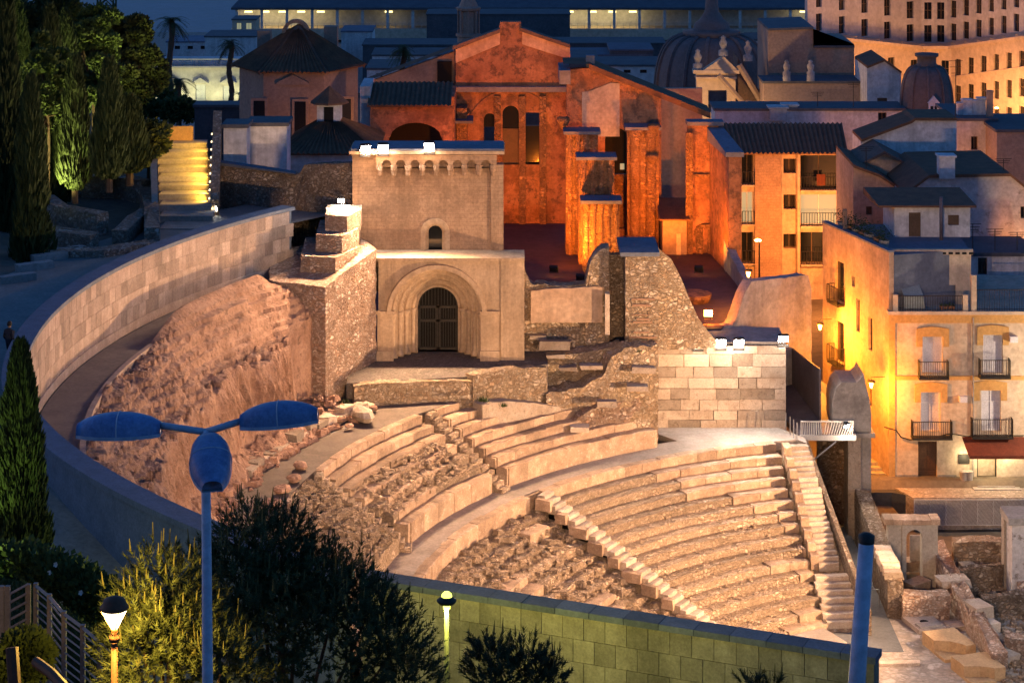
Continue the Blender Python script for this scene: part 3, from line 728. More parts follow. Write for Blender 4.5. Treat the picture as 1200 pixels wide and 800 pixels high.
def chunk(name, poly, z0, zt, m, parent=None, amp=.1, crest=.15, seed=0, loc=None):
    """rough mass on a plan polygon; sides subdivided and uneven; zt number or list per corner"""
    mb = MB(); n = len(poly); zl = zt if isinstance(zt, (list, tuple)) else [zt]*n; per = []
    for i in range(n):
        (xa, ya), (xb, yb) = poly[i], poly[(i+1) % n]; L = math.hypot(xb-xa, yb-ya); k = max(1, int(L/.35))
        for t in range(k): per.append((lerp(xa, xb, t/k), lerp(ya, yb, t/k), lerp(zl[i], zl[(i+1) % n], t/k)))
    rows = max(4, int((max(zl) - z0)/.4)); cx, cy = sum(p[0] for p in per)/len(per), sum(p[1] for p in per)/len(per); mcol = rows + 1
    for x, y, z1 in per:
        z1 += crest*(nz(x*1.3, y*1.3, seed) + .5*nz(x*3, y*3, seed))
        for j in range(mcol):
            z = lerp(z0, z1, j/rows); d = Vector((x - cx, y - cy)).normalized(); o = amp*(nz(x + seed, y, z*1.0) + .7*nz(x*3, y*3, z*3))
            mb.v.append((x + d.x*o, y + d.y*o, z))
    N_ = len(per); mb.v.append((cx, cy, sum(zl)/n))
    for i in range(N_):
        i2 = (i+1) % N_
        for j in range(rows): mb.f.append((i*mcol + j, i2*mcol + j, i2*mcol + j + 1, i*mcol + j + 1))
        mb.f.append((i*mcol + rows, i2*mcol + rows, N_*mcol))
    return mb.build(name, m, parent, loc=loc)

# ------------------------------------------------------------------ gate tower with portal
YP, YT = 119.7, 121.6
def X_(x, Y): return (x - 600)*Y/FPX
def Z_(y, Y): return CAMZ - (y - HOR)*Y/FPX
GT = thing('gate_tower', 'square stone tower with round arched portal, corbel cornice and small arched window', 'tower', (X_(512, YP), YP, 10.5))
x0, x1 = X_(443.5, YP), X_(614, YP); cx = X_(512, YP); zs = Z_(368, YP); ro = 2.46
body = MB(); body.wall(x0, x1, 10.3, Z_(305, YP), YP, YP + .42, [(cx - ro, cx + ro, 10.3, zs + ro, True)])
body.build('portal_wall', M['portal_stone'], GT)
pb = MB(); pb.wall(x0 + .01, x1 - .01, 10.3, Z_(306, YP), YP + 1.75, YP + 2.5, [(cx - 1.09, cx + 1.09, 10.3, zs + 1.09, True)]); pb.box(x0 + .01, YP + .42, 10.3, x0 + .5, YP + 1.75, Z_(306, YP)); pb.box(x1 - .5, YP + .42, 10.3, x1 - .01, YP + 1.75, Z_(306, YP))
pb.build('inner_wall', M['portal_stone'], GT)
co = MB(); co.box(x0 - .22, YP - .2, Z_(305, YP), x1 + .03, YT + .1, Z_(305, YP) + .16); co.build('ledge', M['portal_stone'], GT)
# hood moulding and stepped archivolts with jambs
hd = MB(); hd.arcband(cx, zs, 2.44, 2.68, YP - .26, YP + .1); hd.build('hood_mould', M['portal_stone'], GT)
rs = [2.46, 2.12, 1.80, 1.45, 1.09]
for i in range(4):
    ra, rb = rs[i+1], rs[i]; ya = YP + .2 + i*.42
    am = MB(); am.arcband(cx, zs, ra, rb + .05, ya + .1, ya + .6)
    for sgn in (-1, 1): am.box(cx + sgn*ra, ya + .1, 10.3, cx + sgn*(rb + .05), ya + .6, zs)
    ar = am.build('archivolt', M['portal_stone'], GT)
    roll = MB(); n = 20
    roll.tube([(cx + (rb - .09)*math.cos(pi*k/n), ya - .0, zs + (rb - .09)*math.sin(pi*k/n)) for k in range(n + 1)], .12, 8); roll.build('roll_mould', M['portal_stone'], ar, smooth=True)
    if i < 2:   # chevron bosses on the outer orders
        bm_ = MB()
        for k in range(26):
            t = pi*(k + .5)/26; bm_.obox((cx + (ra + rb)/2*math.cos(t), ya - .02, zs + (ra + rb)/2*math.sin(t)), (.12, .14, .2), 0, -t + pi/4)
        bm_.build('tooth_ornament', M['portal_stone'], ar)
    for sgn in (-1, 1):
        cl = MB(); xx = cx + sgn*(rb - .1); yy = ya - .03
        cl.lathe([(0, 0), (.2, 0), (.2, .18), (.14, .25), (.15, .32), (.125, .4), (.12, zs - 10.5 - .55), (.12, zs - 10.5 - .5), (.11, zs - 10.5 - .42), (.2, zs - 10.5 - .12), (.22, zs - 10.5), (0, zs - 10.5)], (xx, yy, 10.5), 10)
        cl.build('column', M['portal_stone'], GT, smooth=True)
for sgn, a, b in ((-1, x0 - .05, cx - 2.35), (1, cx + 2.35, cx + 3.3)):
    im = MB(); im.box(a, YP - .14, 10.3, b, YP - .003, zs + .02); im.box(a - .06, YP - .22, zs + .02, b + .06, YP - .003, zs + .2); im.box(a - .04, YP - .24, 10.3, b + .04, YP - .143, 10.95); im.build('pier', M['portal_stone'], GT)
rb_ = MB(); rb_.box(cx + 3.42, YP - .05, 10.3, x1 + .02, YP - .003, Z_(305, YP) - .03); rb_.build('side_panel', M['portal_stone'], GT)
# door: two barred leaves under a barred fanlight
dy = YP + 1.9
dr = MB(); dr.box(cx - 1.1, dy + .12, 10.5, cx + 1.1, dy + .16, zs + 1.05); door = dr.build('door', M['dark_inside'], GT)
for sgn in (-1, 1):
    lf = MB(); a, b = sorted((cx + sgn*.02, cx + sgn*1.08))
    lf.box(a, dy, 10.5, b, dy + .1, 10.62); lf.box(a, dy, 12.0, b, dy + .1, 12.14); lf.box(a, dy, zs - .12, b, dy + .1, zs); lf.box(a, dy, 10.5, a + .08, dy + .1, zs); lf.box(b - .08, dy, 10.5, b, dy + .1, zs)
    for k in range(7): xx = lerp(a + .12, b - .12, k/6); lf.box(xx - .018, dy + .03, 10.55, xx + .018, dy + .07, zs - .02)
    lf.build('door_leaf', M['iron'], door)
ft = MB()
for k in range(13):
    xx = -1.02 + 2.04*k/12; ft.box(cx + xx - .018, dy + .03, zs, cx + xx + .018, dy + .07, zs + math.sqrt(max(.02, 1.09**2 - xx*xx)))
ft.arcband(cx, zs, 1.0, 1.09, dy, dy + .1); ft.build('fanlight_grille', M['iron'], door)
# upper storey
ux0, ux1 = X_(413, YT), X_(575, YT); zt0, zt1 = Z_(304, YT) - .4, Z_(180, YT); wc = X_(510, YT); ww = X_(521, YT) - wc
up = MB(); up.wall(ux0, ux1, zt0, zt1, YT, YT + .6, [(wc - ww, wc + ww, Z_(298, YT), Z_(262, YT), True)]); up.box(ux0, YT + .6, zt0, ux0 + .6, YT + 2.6, zt1 - .01); up.box(ux1 - .6, YT + .6, zt0, ux1, YT + 2.6, zt1 - .01); up.box(ux0 + .6, YT + 2.2, zt0, ux1 - .6, YT + 2.6, zt1 - .01)
up.build('upper_wall', M['tower_stone'], GT)
wi = MB(); wi.arcband(wc, Z_(262, YT) - ww, ww - .0, ww + .28, YT - .1, YT + .02, n=14)
for sgn in (-1, 1): wi.box(wc + sgn*ww, YT - .1, Z_(298, YT), wc + sgn*(ww + .28), YT + .02, Z_(262, YT) - ww)
win = wi.build('window', M['portal_stone'], GT)
w2 = MB(); w2.arcband(wc, Z_(262, YT) - ww, ww - .14, ww + .01, YT + .15, YT + .35, n=14)
for sgn in (-1, 1): w2.box(wc + sgn*(ww - .14), YT + .15, Z_(298, YT), wc + sgn*(ww + .01), YT + .35, Z_(262, YT) - ww)
w2.build('window_reveal', M['portal_stone'], win)
wg = MB(); wg.box(wc - ww, YT + .4, Z_(298, YT), wc + ww, YT + .45, Z_(262, YT)); wg.build('pane', M['glass_dark'], win)
st = MB(); st.box(X_(575.5, YT), YT - .12, zt0, X_(590, YT), YT + .7, zt1 - .6); st.build('corner_buttress', M['tower_stone'], GT)
# corbel table: little arches on brackets
cz0, cz1 = Z_(205, YT), Z_(184, YT); pitch = X_(16.6 + 600, YT); k0 = X_(445, YT)
cb = MB(); cb.lathe([(.03, -.02), (.13, .06), (.16, .3), (.2, .34), (.2, .62)], n=8); cbm = cb.mesh('corbel', M['tower_stone'])
for k in range(9): inst('corbel', cbm, GT, (k0 + pitch*k, YT - .16, cz0 - .05))
cp_w = MB(); cp_w.wall(k0 - .2, k0 + pitch*8 + .2, cz0 + .42, zt1 - .02, YT - .30, YT - .02, [(k0 + pitch*k + .13, k0 + pitch*(k + 1) - .13, cz0 + .42, cz0 + .86, True) for k in range(8)]); cp_w.build('corbel_arcade', M['tower_stone'], GT)
cn = MB(); cn.box(ux0 - .15, YT - .42, zt1 + .02, ux1 + .75, YT + 2.6, zt1 + .2); cn.build('cornice', M['portal_stone'], GT)
rf = MB(); rf.box(ux0 - .05, YT - .32, zt1 + .2, ux1 + .7, YT + 2.5, zt1 + .3); rf.build('roof', M['roof_flat'], GT)

# terrace wall below the courtyard
TW = thing('terrace_wall', 'low rubble terrace wall of orange stones under the cobbled courtyard', 'wall', Q(540, 478, 115))
ruin('wall_face', [(415,452),(440,449),(500,447),(556,446)], 114.6, 116.0, 7.9, .6, M['rubble_tan'], TW, .09, .06, .2, 3)
ruin('wall_face', [(554,440),(590,433),(641,430)], 115.9, 118.5, 7.0, .7, M['rubble_tan'], TW, .09, .06, .2, 5)
ruin('wall_face', [(566,475),(576,472),(600,470),(640,474),(690,484)], 115.2, 119.3, 5.9, 1.2, M['ashlar'], TW, .08, .05, .2, 6)
# stone buttress left of the portal, stepped on top
BU = thing('rubble_buttress', 'massive rubble stone buttress with three steps on top, left of the portal', 'buttress', (-9.4, 115, 9.3))
chunk('buttress_body', [(-12.5,115.4),(-9.5,114.1),(-7.25,119.45),(-8.2,121.5),(-13.2,121.5)], 9.0, [15.6,15.6,16.4,16.6,15.9], M['rubble_pink'], BU, .10, .06, 4)
chunk('buttress_step', [(-11.0,116.6),(-9.15,116.0),(-8.2,118.6),(-8.2,121.4),(-11.2,121.4)], 15.3, 16.65, M['rubble_pink'], BU, .06, .03, 5)
chunk('buttress_step', [(-10.3,117.6),(-8.9,117.2),(-8.2,118.9),(-8.2,121.4),(-10.4,121.4)], 16.5, 17.55, M['rubble_pink'], BU, .05, .03, 6)
chunk('buttress_step', [(-9.9,118.6),(-8.7,118.2),(-8.1,119.8),(-8.1,121.4),(-10,121.4)], 17.4, 18.4, M['rubble_pink'], BU, .05, .03, 7)
RT = thing('rubble_retaining_wall', 'tall dark rubble retaining wall between the lit ramp and the tower', 'wall', Q(330, 262, 124))
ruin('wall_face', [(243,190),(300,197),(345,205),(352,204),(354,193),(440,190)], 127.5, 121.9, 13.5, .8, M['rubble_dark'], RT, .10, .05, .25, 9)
cap = MB(); p, q = Q(244, 188, 127.6), Q(346, 203, 124.2); cap.prism([(p[0], p[1]-.1), (q[0], q[1]-.1), (q[0], q[1]+.7), (p[0], p[1]+.7)], p[2]-.2, [p[2], q[2], q[2], p[2]]); cap.build('coping', M['wall_coping'], RT)

# ------------------------------------------------------------------ ruined walls right of the portal
RU = thing('ruined_wall', 'ruined rubble wall with plaster remains and upright slots beside the portal', 'wall', Q(660, 480, 120))
ruin('wall_body', [(604,296),(612,300),(617,325),(622,333),(660,335),(686,333)], 121.6, 121.7, 7, 1.0, M['rubble_tan'], RU, .08, .10, .2, 11)
pl = MB(); n = 0
ruin('plaster_patch', [(622,341),(650,338),(706,336)], 121.35, 121.35, Z_(378, 121.35), .3, M['plaster_orange'], RU, .03, .05, .2, 12)
ruin('wall_body', [(686,332),(692,305),(704,292),(714,290)], 121.5, 121.5, 8.5, 1.4, M['rubble_tan'], RU, .07, .05, .2, 13)
sl = MB(); sl.box(X_(714, 122), 122.4, 8, X_(735, 122), 123, Z_(300, 122)); sl.build('recess_back', M['rubble_dark'], RU)
pr = MB(); pr.box(X_(709, 121), 120.9, Z_(392, 121), X_(714.5, 121), 121.5, Z_(344, 121)); pr.build('pilaster', M['ashlar'], RU)
PR = thing('masonry_pier', 'square masonry pier of banded brick and stone with blue grey capping, beside the ruined wall', 'pier', Q(752, 480, 120))
chunk('pier_body', [(X_(733,120.6),120.6),(X_(771.5,120.6),120.6),(X_(771.5,120.6),123.4),(X_(733,120.6),123.4)], 6.2, Z_(300, 120.6), M['rubble_tan'], PR, .05, .03, 15)
cp = MB(); cp.box(X_(727,120.5), 120.45, Z_(300,120.6), X_(773,120.5), 124.6, Z_(300,120.6)+.22); cp.build('capping', M['roof_flat'], PR)
bb = MB(); bb.box(-.86, -.04, 0, .86, .1, .085); bbm = bb.mesh('brick_band', M['brick_plain'])
for k in range(9): inst('brick_band', bbm, PR, (X_(752,120.5) + random.uniform(-.1, .1), 120.56, Z_(402 - k*random.uniform(5, 8), 120.5)), 0, (random.uniform(.4, .95), 1, random.uniform(.6, 1.3)))
GA = thing('sloping_wall', 'pale rubble wall with crest sloping down beside the masonry pier', 'wall', Q(800, 400, 122))
ruin('wall_body', [(771,290),(788,305),(800,330),(808,350),(818,372),(833,392),(842,402)], 121.8, 122.4, 10.4, 1.0, M['rubble_tan'], GA, .07, .06, .18, 17)
LR = thing('rubble_bank', 'collapsed rubble bank below the pier with a dark curved crack', 'wall', Q(700, 500, 119))
def lowtop(x, y): return (x, y)
ruin('bank_body', [(638,424),(650,418),(690,412),(712,408),(728,404)], 119.9, 120.2, 6.8, 1.2, M['rubble_tan'], LR, .16, .10, .18, 18)
ruin('bank_body', [(640,462),(668,456),(690,450),(708,438),(716,420),(733,408),(771,404)], 118.2, 119.6, 5.6, 1.3, M['rubble_tan'], LR, .18, .16, .18, 19)
ruin('bank_body', [(655,515),(675,492),(695,478),(730,470),(771,466)], 117.4, 119.9, 5.4, 1.0, M['rubble_pink'], LR, .25, .2, .16, 20)
for x, y, s in ((690,533,.3),(702,528,.35),(715,524,.3),(678,538,.28),(722,520,.22),(740,512,.25),(755,510,.2)):
    boulder(None, P(x, y, ZA + .12), (s, s*.8, s*.7), M['ashlar'], 'stone_block', 'fallen stone lying on the pale walkway below the rubble bank', 'stone', 'fallen stones on the walkway')

for a, b, c, d, Y in ((632,668,400,409,119.7),(655,676,430,434,119.0),(640,662,415,420,119.7),(680,706,428,433,119.2),(740,768,430,437,118.9),(735,760,452,458,118.6),(700,722,470,476,117.9),(668,690,500,506,117.2),(620,640,392,398,121.4)):
    w = MB(); w.box(X_(a,Y), Y - .12, Z_(d,Y), X_(b,Y), Y + .5, Z_(c,Y)); w.v = [(x + random.uniform(-.05, .05), y + random.uniform(-.04, .04), z + random.uniform(-.04, .04)) for x, y, z in w.v]; w.build('ledge_stone', M['ashlar'], LR)
for x, y, Y, s, lb in ((566,470,115.0,.32,'small green weed tuft at the corner of the terrace wall'),(590,476,115.1,.2,'little weed tuft on the pale block wall below the terrace'),(748,412,119.4,.22,'weed tuft on the crest of the rubble bank'),(405,472,113.8,.25,'weed tuft at the foot of the buttress')):
    q = Vector(Q(x, y, Y)); o = thing('weed_tuft', lb, 'plant', q); w = MB()
    for k in range(90):
        a = random.uniform(0, 6.3); e = random.uniform(.2, 1.5); l = s*random.uniform(.6, 1.2); d = Vector((math.cos(a)*math.cos(e), math.sin(a)*math.cos(e), math.sin(e)))*l; t = Vector((-math.sin(a), math.cos(a), 0))*.02; p = q + Vector((random.gauss(0, s*.4), random.gauss(0, s*.3), 0)); w.add([p - t, p + t, p + d], [(0, 1, 2)])
    w.build('foliage', M['leaf_hedge'], o)
# ashlar wall of big dressed blocks
AW = thing('ashlar_wall', 'broad wall of large pale dressed blocks at the end of the walkway', 'wall', Q(845, 505, 122.9))
YA = 122.9; ax0, ax1 = X_(770, YA), X_(921, YA); zb_, zt_ = ZA - .1, Z_(405, YA)
cm = MB(); cm.box(ax0, YA + .1, zb_, ax1, YA + 1.2, zt_ - .03); cm.build('wall_core', M['rubble_dark'], AW)
zc = zb_; row = 0
while zc < zt_ - .2:
    h = random.choice((.52, .6, .68)); h = min(h, zt_ - zc)
    if zt_ - zc - h < .3: h = zt_ - zc
    xx = ax0 - (random.uniform(0, .5))
    while xx < ax1 - .05:
        w = random.uniform(.8, 1.9); xe = min(xx + w, ax1)
        if ax1 - xe < .5: xe = ax1
        a = max(xx, ax0); mb = MB(); mb.box(a + .012, YA - random.uniform(-.02, .05), zc + .012, xe - .012, YA + .12, zc + h - .012)
        mb.v = [(x + random.uniform(-.015, .015), y, z + random.uniform(-.012, .012)) for x, y, z in mb.v]
        mb.build('block', M['ashlar'], AW); xx = xe
    zc += h
ruin('wall_crest', [(771,403),(800,399),(830,402),(880,400),(921,401)], YA + .5, YA + .5, zt_ - .4, 3.4, M['grey_render'], AW, .04, .04, .3, 21)
# grey rendered ruin and bank behind the floodlights
GR = thing('grey_ruin', 'grey rendered ruin wall stained with damp behind the floodlights', 'wall', Q(900, 400, 128))
ruin('wall_body', [(836,388),(846,385),(860,380),(872,345),(880,330),(947,322),(951,340)], 126.0, 131.0, 6, .7, M['grey_render'], GR, .05, .05, .25, 22)
ruin('wall_body', [(848,280),(856,300),(866,318),(874,330),(882,352)], 142, 131.5, 6, .5, M['grey_render'], GR, .05, .05, .25, 23)
tb = MB(); tb.prism([(X_(774,126),126.2),(X_(845,126),126.2),(X_(880,131),131),(X_(868,141),141),(X_(775,141),141)], 7, 10.52); tb.build('terrace', M['church_floor'], GR)
lowp = MB(); q = Q(832, 337, 128.5); lowp.lathe([(0, 0), (.95, 0), (1.1, .3), (1.1, .5), (0, .52)], (q[0]-.6, 133, 10.5), 12); bs_ = lowp.build('stone_basin', M['church_plaster'], loc=(q[0]-.6, 133, 10.5)); tag(bs_, 'round pinkish stone basin on the dark terrace behind the sloping wall', 'basin')

# ------------------------------------------------------------------ the roofless church
CH = thing('roofless_church', 'tall roofless church ruin glowing orange, gabled end wall with arched windows', 'church', Q(600, 262, 157))
YB = 157
XB = lambda x: X_(x, YB)
ZB = lambda y: Z_(y, YB)
gx0, gx1, gxm = XB(534), XB(664), XB(598)
bk = MB(); bk.wall(gx0, gx1, 9, ZB(104), YB, YB + .8, [(XB(567), XB(581), ZB(196), ZB(133), True), (XB(589), XB(608), ZB(193), ZB(124), True), (XB(616), XB(632), ZB(193), ZB(132))])
bk.build('end_wall', M['church_plaster'], CH)
gb = MB(); gb.slab([(gx0, ZB(104) + .003), (gx1, ZB(104) + .003), (XB(668), ZB(58)), (XB(640), ZB(45)), (XB(612), ZB(36)), (XB(610), ZB(26)), (XB(586), ZB(26)), (XB(584), ZB(38)), (XB(560), ZB(47)), (gx0, ZB(60))], YB, YB + .8); gb.build('gable', M['church_plaster'], CH)
for a, b, c, d in ((534,58,586,38),(612,36,668,56)):
    gw = MB(); gw.slab([(XB(a), ZB(b + 16)), (XB(c), ZB(d + 14)), (XB(c), ZB(d)), (XB(a), ZB(b))], YB - .1, YB - .003); gw.build('plaster_band', M['plaster_orange'], CH)
    ge = MB(); ge.slab([(XB(a) - .2, ZB(b)), (XB(c), ZB(d)), (XB(c), ZB(d) + .25), (XB(a) - .2, ZB(b) + .25)], YB - .35, YB + .9); ge.build('gable_coping', M['tile_roof'], CH)
# window fillings seen through the openings
for a, b, c, d in ((567, 581, 150, 133), (589, 608, 160, 124), (616, 632, 193, 150)):
    w = MB(); w.box(XB(a) - .1, YB + .5, ZB(c), XB(b) + .1, YB + .55, ZB(d) + .1); w.build('window', M['glass_dark'], CH)
w = MB(); w.box(XB(589), YB + .4, ZB(193), XB(608), YB + .6, ZB(152)); w.build('wooden_panel', M['shutter_brown'], CH)
bl = MB(); bl.box(gx0 - .1, YB - .5, ZB(107), gx1 + .1, YB - .003, ZB(101)); bl.build('string_course', M['roof_flat'], CH)
ac = MB(); ac.arcband(XB(600), ZB(160), 3.0, 3.3, YB - .12, YB - .002); ac.build('blind_arch', M['church_plaster'], CH)
for a in (583, 612, 636): w = MB(); w.box(XB(a) - .22, YB - .35, 9.5, XB(a) + .22, YB - .002, ZB(112)); w.build('pilaster', M['church_stone'], CH)
for a, b in ((520, 533), (536, 548)): w = MB(); w.box(XB(a), YB - 2.2, 9.5, XB(b), YB - .1 if a > 530 else YB + .5, ZB(122)); w.build('side_pier', M['church_stone'], CH)
w = MB(); w.box(XB(528), YB - 6, 9.5, XB(535), YB - .002, ZB(100)); w.build('side_wall', M['church_plaster'], CH)
tr = MB(); tr.prism([(XB(520), YB - 3.2), (XB(555), YB - 3.2), (XB(555), YB - .6), (XB(520), YB - .6)], ZB(137), ZB(134)); tr.build('canopy_roof', M['roof_flat'], CH)
# left roof slope from the gable down to the chapel side (the side aisle)
ai = MB(); ai.slab([(XB(424), ZB(120)), (XB(424), ZB(101)), (XB(531), ZB(63)), (XB(534), ZB(60)), (XB(534), ZB(120))], YB + 1, YB + 1.6); ai.build('aisle_wall', M['plaster_brown'], CH)
dk = MB(); dk.box(XB(512), YB + .7, ZB(120), XB(529), YB + .998, ZB(74)); dk.build('dark_opening', M['dark_inside'], CH)
rfv = MB(); rfv.add([(XB(423), YB + .6, ZB(99)), (XB(535), YB + .6, ZB(57)), (XB(598), YB + .6, ZB(33)), (XB(598), YB + 2, ZB(33) + .1), (XB(535), YB + 2, ZB(57) + .1), (XB(423), YB + 2, ZB(99) + .1)], [(0,1,4,5), (1,2,3,4)]); rfv.build('roof', M['tile_dark'], CH)
# right wing: tall wall with sloping roof, engaged piers, doorway
YR = 150
XR = lambda x: X_(x, YR)
ZR = lambda y: Z_(y, YR)
rw = MB(); rw.wall(XR(664), XR(775), 9, ZR(128), YR, YR + .9, [(XR(709), XR(736), ZR(268), ZR(150), True)]); rw.build('wing_wall', M['church_plaster'], CH)
rg = MB(); rg.slab([(XR(664), ZR(128) + .003), (XR(775), ZR(128) + .003), (XR(775), ZR(112)), (XR(690), ZR(80)), (XR(664), ZR(82))], YR, YR + .9); rg.build('wing_gable', M['church_plaster'], CH)
dk = MB(); dk.box(XR(708), YR + .5, ZR(205), XR(737), YR + .6, ZR(150)); dk.build('window', M['dark_inside'], CH)
gl = MB(); gl.box(XR(709), YR + .45, ZR(268), XR(736), YR + .6, ZR(206)); gl.build('lower_door', M['church_stone'], CH)
li = MB(); li.box(XR(727), YR + .42, ZR(200), XR(732), YR + .449, ZR(193)); li.build('lit_pane', M['lit_room'], CH)
gp = MB(); gp.slab([(XR(682), ZR(160)), (XR(726), ZR(160)), (XR(726), ZR(98)), (XR(716), ZR(97)), (XR(690), ZR(107)), (XR(682), ZR(108))], YR - .06, YR - .003); gp.build('grey_patch', M['grey_render'], CH)
ra_ = MB(); ra_.add([(XR(660), YR - .5, ZR(74)), (XR(690), YR - .5, ZR(74)), (XR(832), YR - .5, ZR(131)), (XR(832), YR + 2.2, ZR(131) + .1), (XR(690), YR + 2.2, ZR(74) + .1), (XR(660), YR + 2.2, ZR(74) + .1), (XR(690), YR - .5, ZR(80)), (XR(832), YR - .5, ZR(138))], [(0,1,4,5), (1,2,3,4), (6,7,2,1)]); ra_.build('wing_roof', M['tile_dark'], CH)
pk = MB(); pk.box(XR(655), YR - 1.3, ZR(96), XR(668), YR + 3, ZR(80)); pk.box(XR(687), YR + .3, ZR(80), XR(697), YR + 1, ZR(66)); pk.build('roof_pier', M['roof_flat'], CH)
cw = MB(); cw.box(XR(776), YR + 6, 9, XR(832), YR + 6.6, ZR(118)); cw.build('recess_wall', M['plaster_brown'], CH)
# clustered piers standing forward, with slate coloured caps
def cluster(x0, x1, ytop, Y, zb, m, shafts, name='clustered_pier'):
    a, b = X_(x0, Y), X_(x1, Y); z1 = Z_(ytop, Y); mb = MB(); mb.box(a, Y, zb, b, Y + 1.6, z1)
    o = mb.build(name, m, CH)
    for k in range(shafts):
        sh = MB(); xx = lerp(a, b, (k + .5)/shafts); r = (b - a)/shafts*.36
        sh.lathe([(r*1.35, 0), (r*1.35, .5), (r, .7), (r*.96, z1 - zb - .7), (r*1.3, z1 - zb - .35), (r*1.35, z1 - zb - .002)], (xx, Y + .05, zb), 10); sh.build('shaft', m, o, smooth=True)
    c = MB(); c.prism([(a - .15, Y - .35), (b + .15, Y - .35), (b + .15, Y + 1.7), (a - .15, Y + 1.7)], z1, z1 + .2); c.build('cap', M['roof_flat'], o)
    return o
cluster(663, 701, 157, 146.6, 10.3, M['church_stone'], 4)
cluster(678, 720, 187, 143.6, 10.3, M['church_stone'], 4)
cluster(683, 726, 238, 141.4, 10.3, M['church_stone'], 5)
cluster(735, 772, 152, 148.4, 10.3, M['church_stone'], 2, 'wall_pier')
for x, y in ((766,150),(764,185),(660,142)):
    w = MB(); q = Q(x, y, 148.2); w.lathe([(.1, -.5), (.3, -.2), (.45, .05), (.4, .25), (0, .3)], q, 9); w.build('capital', M['church_stone'], CH, smooth=True)
# far right fragment of the church with raking blue capping
FR = thing('orange_wall_fragment', 'tall glowing orange wall fragment with blue slate coping, beside the apartments', 'wall', Q(835, 300, 146))
fa = MB(); fa.box(X_(806,147), 147, 9, X_(842,147), 147.8, Z_(147,147)); fa.build('wall_body', M['church_plaster'], FR)
p0, p1 = Q(842, 152, 147), Q(868, 182, 140.5)
fb = MB(); fb.prism([(p0[0]-.6, p0[1]), (p1[0]-.75, p1[1]), (p1[0]+.05, p1[1]), (p0[0]+.05, p0[1])], 9, [p0[2], p1[2], p1[2], p0[2]]); fb.build('return_wall', M['church_plaster'], FR)
fc = MB(); fc.prism([(p0[0]-.8, p0[1]+.6), (p1[0]-.95, p1[1]-.1), (p1[0]+.2, p1[1]-.1), (p0[0]+.25, p0[1]+.6)], p1[2]-.1, [p0[2]+.2, p1[2]+.2, p1[2]+.2, p0[2]+.2]); fc.build('coping', M['roof_flat'], FR)
fd = MB(); fd.box(X_(805,147), 146.8, Z_(147,147), X_(848,147), 148.2, Z_(147,147)+.25); fd.build('coping', M['roof_flat'], FR)
for a, yt in ((806, 155), (818, 265), (832, 262), (842, 150)): w = MB(); w.box(X_(a,147)-.15, 146.7, 10.3, X_(a,147)+.3, 146.998, Z_(yt,147)); w.build('pilaster', M['church_stone'], FR)
w = MB(); w.arcband(X_(826,147), Z_(275,147), .55, .75, 146.75, 146.998); w.build('small_arch', M['church_stone'], FR); w = MB(); w.box(X_(806,147), 146.8, Z_(207,147), X_(842,147), 146.998, Z_(204,147)); w.build('moulding', M['church_stone'], FR)
DA = thing('tiled_shed', 'small dark tiled shed in the gap between the orange walls', 'shed', Q(790, 290, 147))
w = MB(); w.box(X_(776,147), 146.5, 9, X_(804,147), 149, Z_(256,147)); w.build('wall', M['plaster_brown'], DA)
w = MB(); w.prism([(X_(772,147),146.2),(X_(807,147),146.2),(X_(807,147),149.5),(X_(772,147),149.5)], Z_(256,147), [Z_(256,147)+.1, Z_(256,147)+.1, Z_(256,147)+.9, Z_(256,147)+.9]); w.build('roof', M['tile_dark'], DA)
w = MB(); w.box(X_(792,147), 146.44, 10.4, X_(797,147), 146.498, Z_(272,147)); w.build('door', M['plaster_cream'], DA)
# ------------------------------------------------------------------ houses
def window(root, Y, a, b, zt, zb, style, name='window', recess=.2, div=True):
    """frame with its pane or shutter, set back in the opening"""
    fw = min(.07, (b - a)*.12); y = Y + recess; f = MB()
    f.box(a, y, zb, a + fw, y + .06, zt); f.box(b - fw, y, zb, b, y + .06, zt); f.box(a + fw, y, zt - fw, b - fw, y + .06, zt); f.box(a + fw, y, zb, b - fw, y + .06, zb + fw)
    if div and style in ('dark', 'lit', 'curtain'): f.box((a+b)/2 - .03, y - .004, zb + fw, (a+b)/2 + .03, y + .05, zt - fw)
    if style == 'curtain': f.box(a + fw, y - .002, lerp(zb, zt, .68), b - fw, y + .05, lerp(zb, zt, .68) + .05)
    w = f.build(name, M['shutter_brown'] if style in ('brown', 'dark') else M['window_frame'], root)
    p = MB(); p.box(a + fw, y + .03, zb + fw, b - fw, y + .045, zt - fw)
    p.build({'shutter': 'shutter', 'brown': 'shutter'}.get(style, 'pane'), {'dark': M['glass_dark'], 'lit': M['lit_room'], 'shutter': M['shutter'], 'brown': M['shutter_brown'], 'curtain': M['shutter']}[style], w)
    if style == 'shutter':
        g_ = MB(); n = max(4, int((b - a)/.11))
        for k in range(1, n): xx = lerp(a + fw, b - fw, k/n); g_.box(xx - .012, y + .012, zb + fw, xx + .012, y + .031, zt - fw)
        g_.build('slats', M['window_frame'], w)
    return w
def facade(root, Y, x0, x1, y0, zb, wins, m, thick=.35, name='wall', recess=.2, div=True):
    holes = [(X_(a, Y), X_(b, Y), Z_(d, Y), Z_(c, Y)) for a, b, c, d, *_ in wins]
    mb = MB(); mb.wall(X_(x0, Y), X_(x1, Y), zb, Z_(y0, Y), Y, Y + thick, holes); o = mb.build(name, m, root)
    for (a, b, c, d, *s), h in zip(wins, holes): window(root, Y, h[0], h[1], h[3], h[2], s[0] if s else 'dark', recess=recess, div=div)
    return o
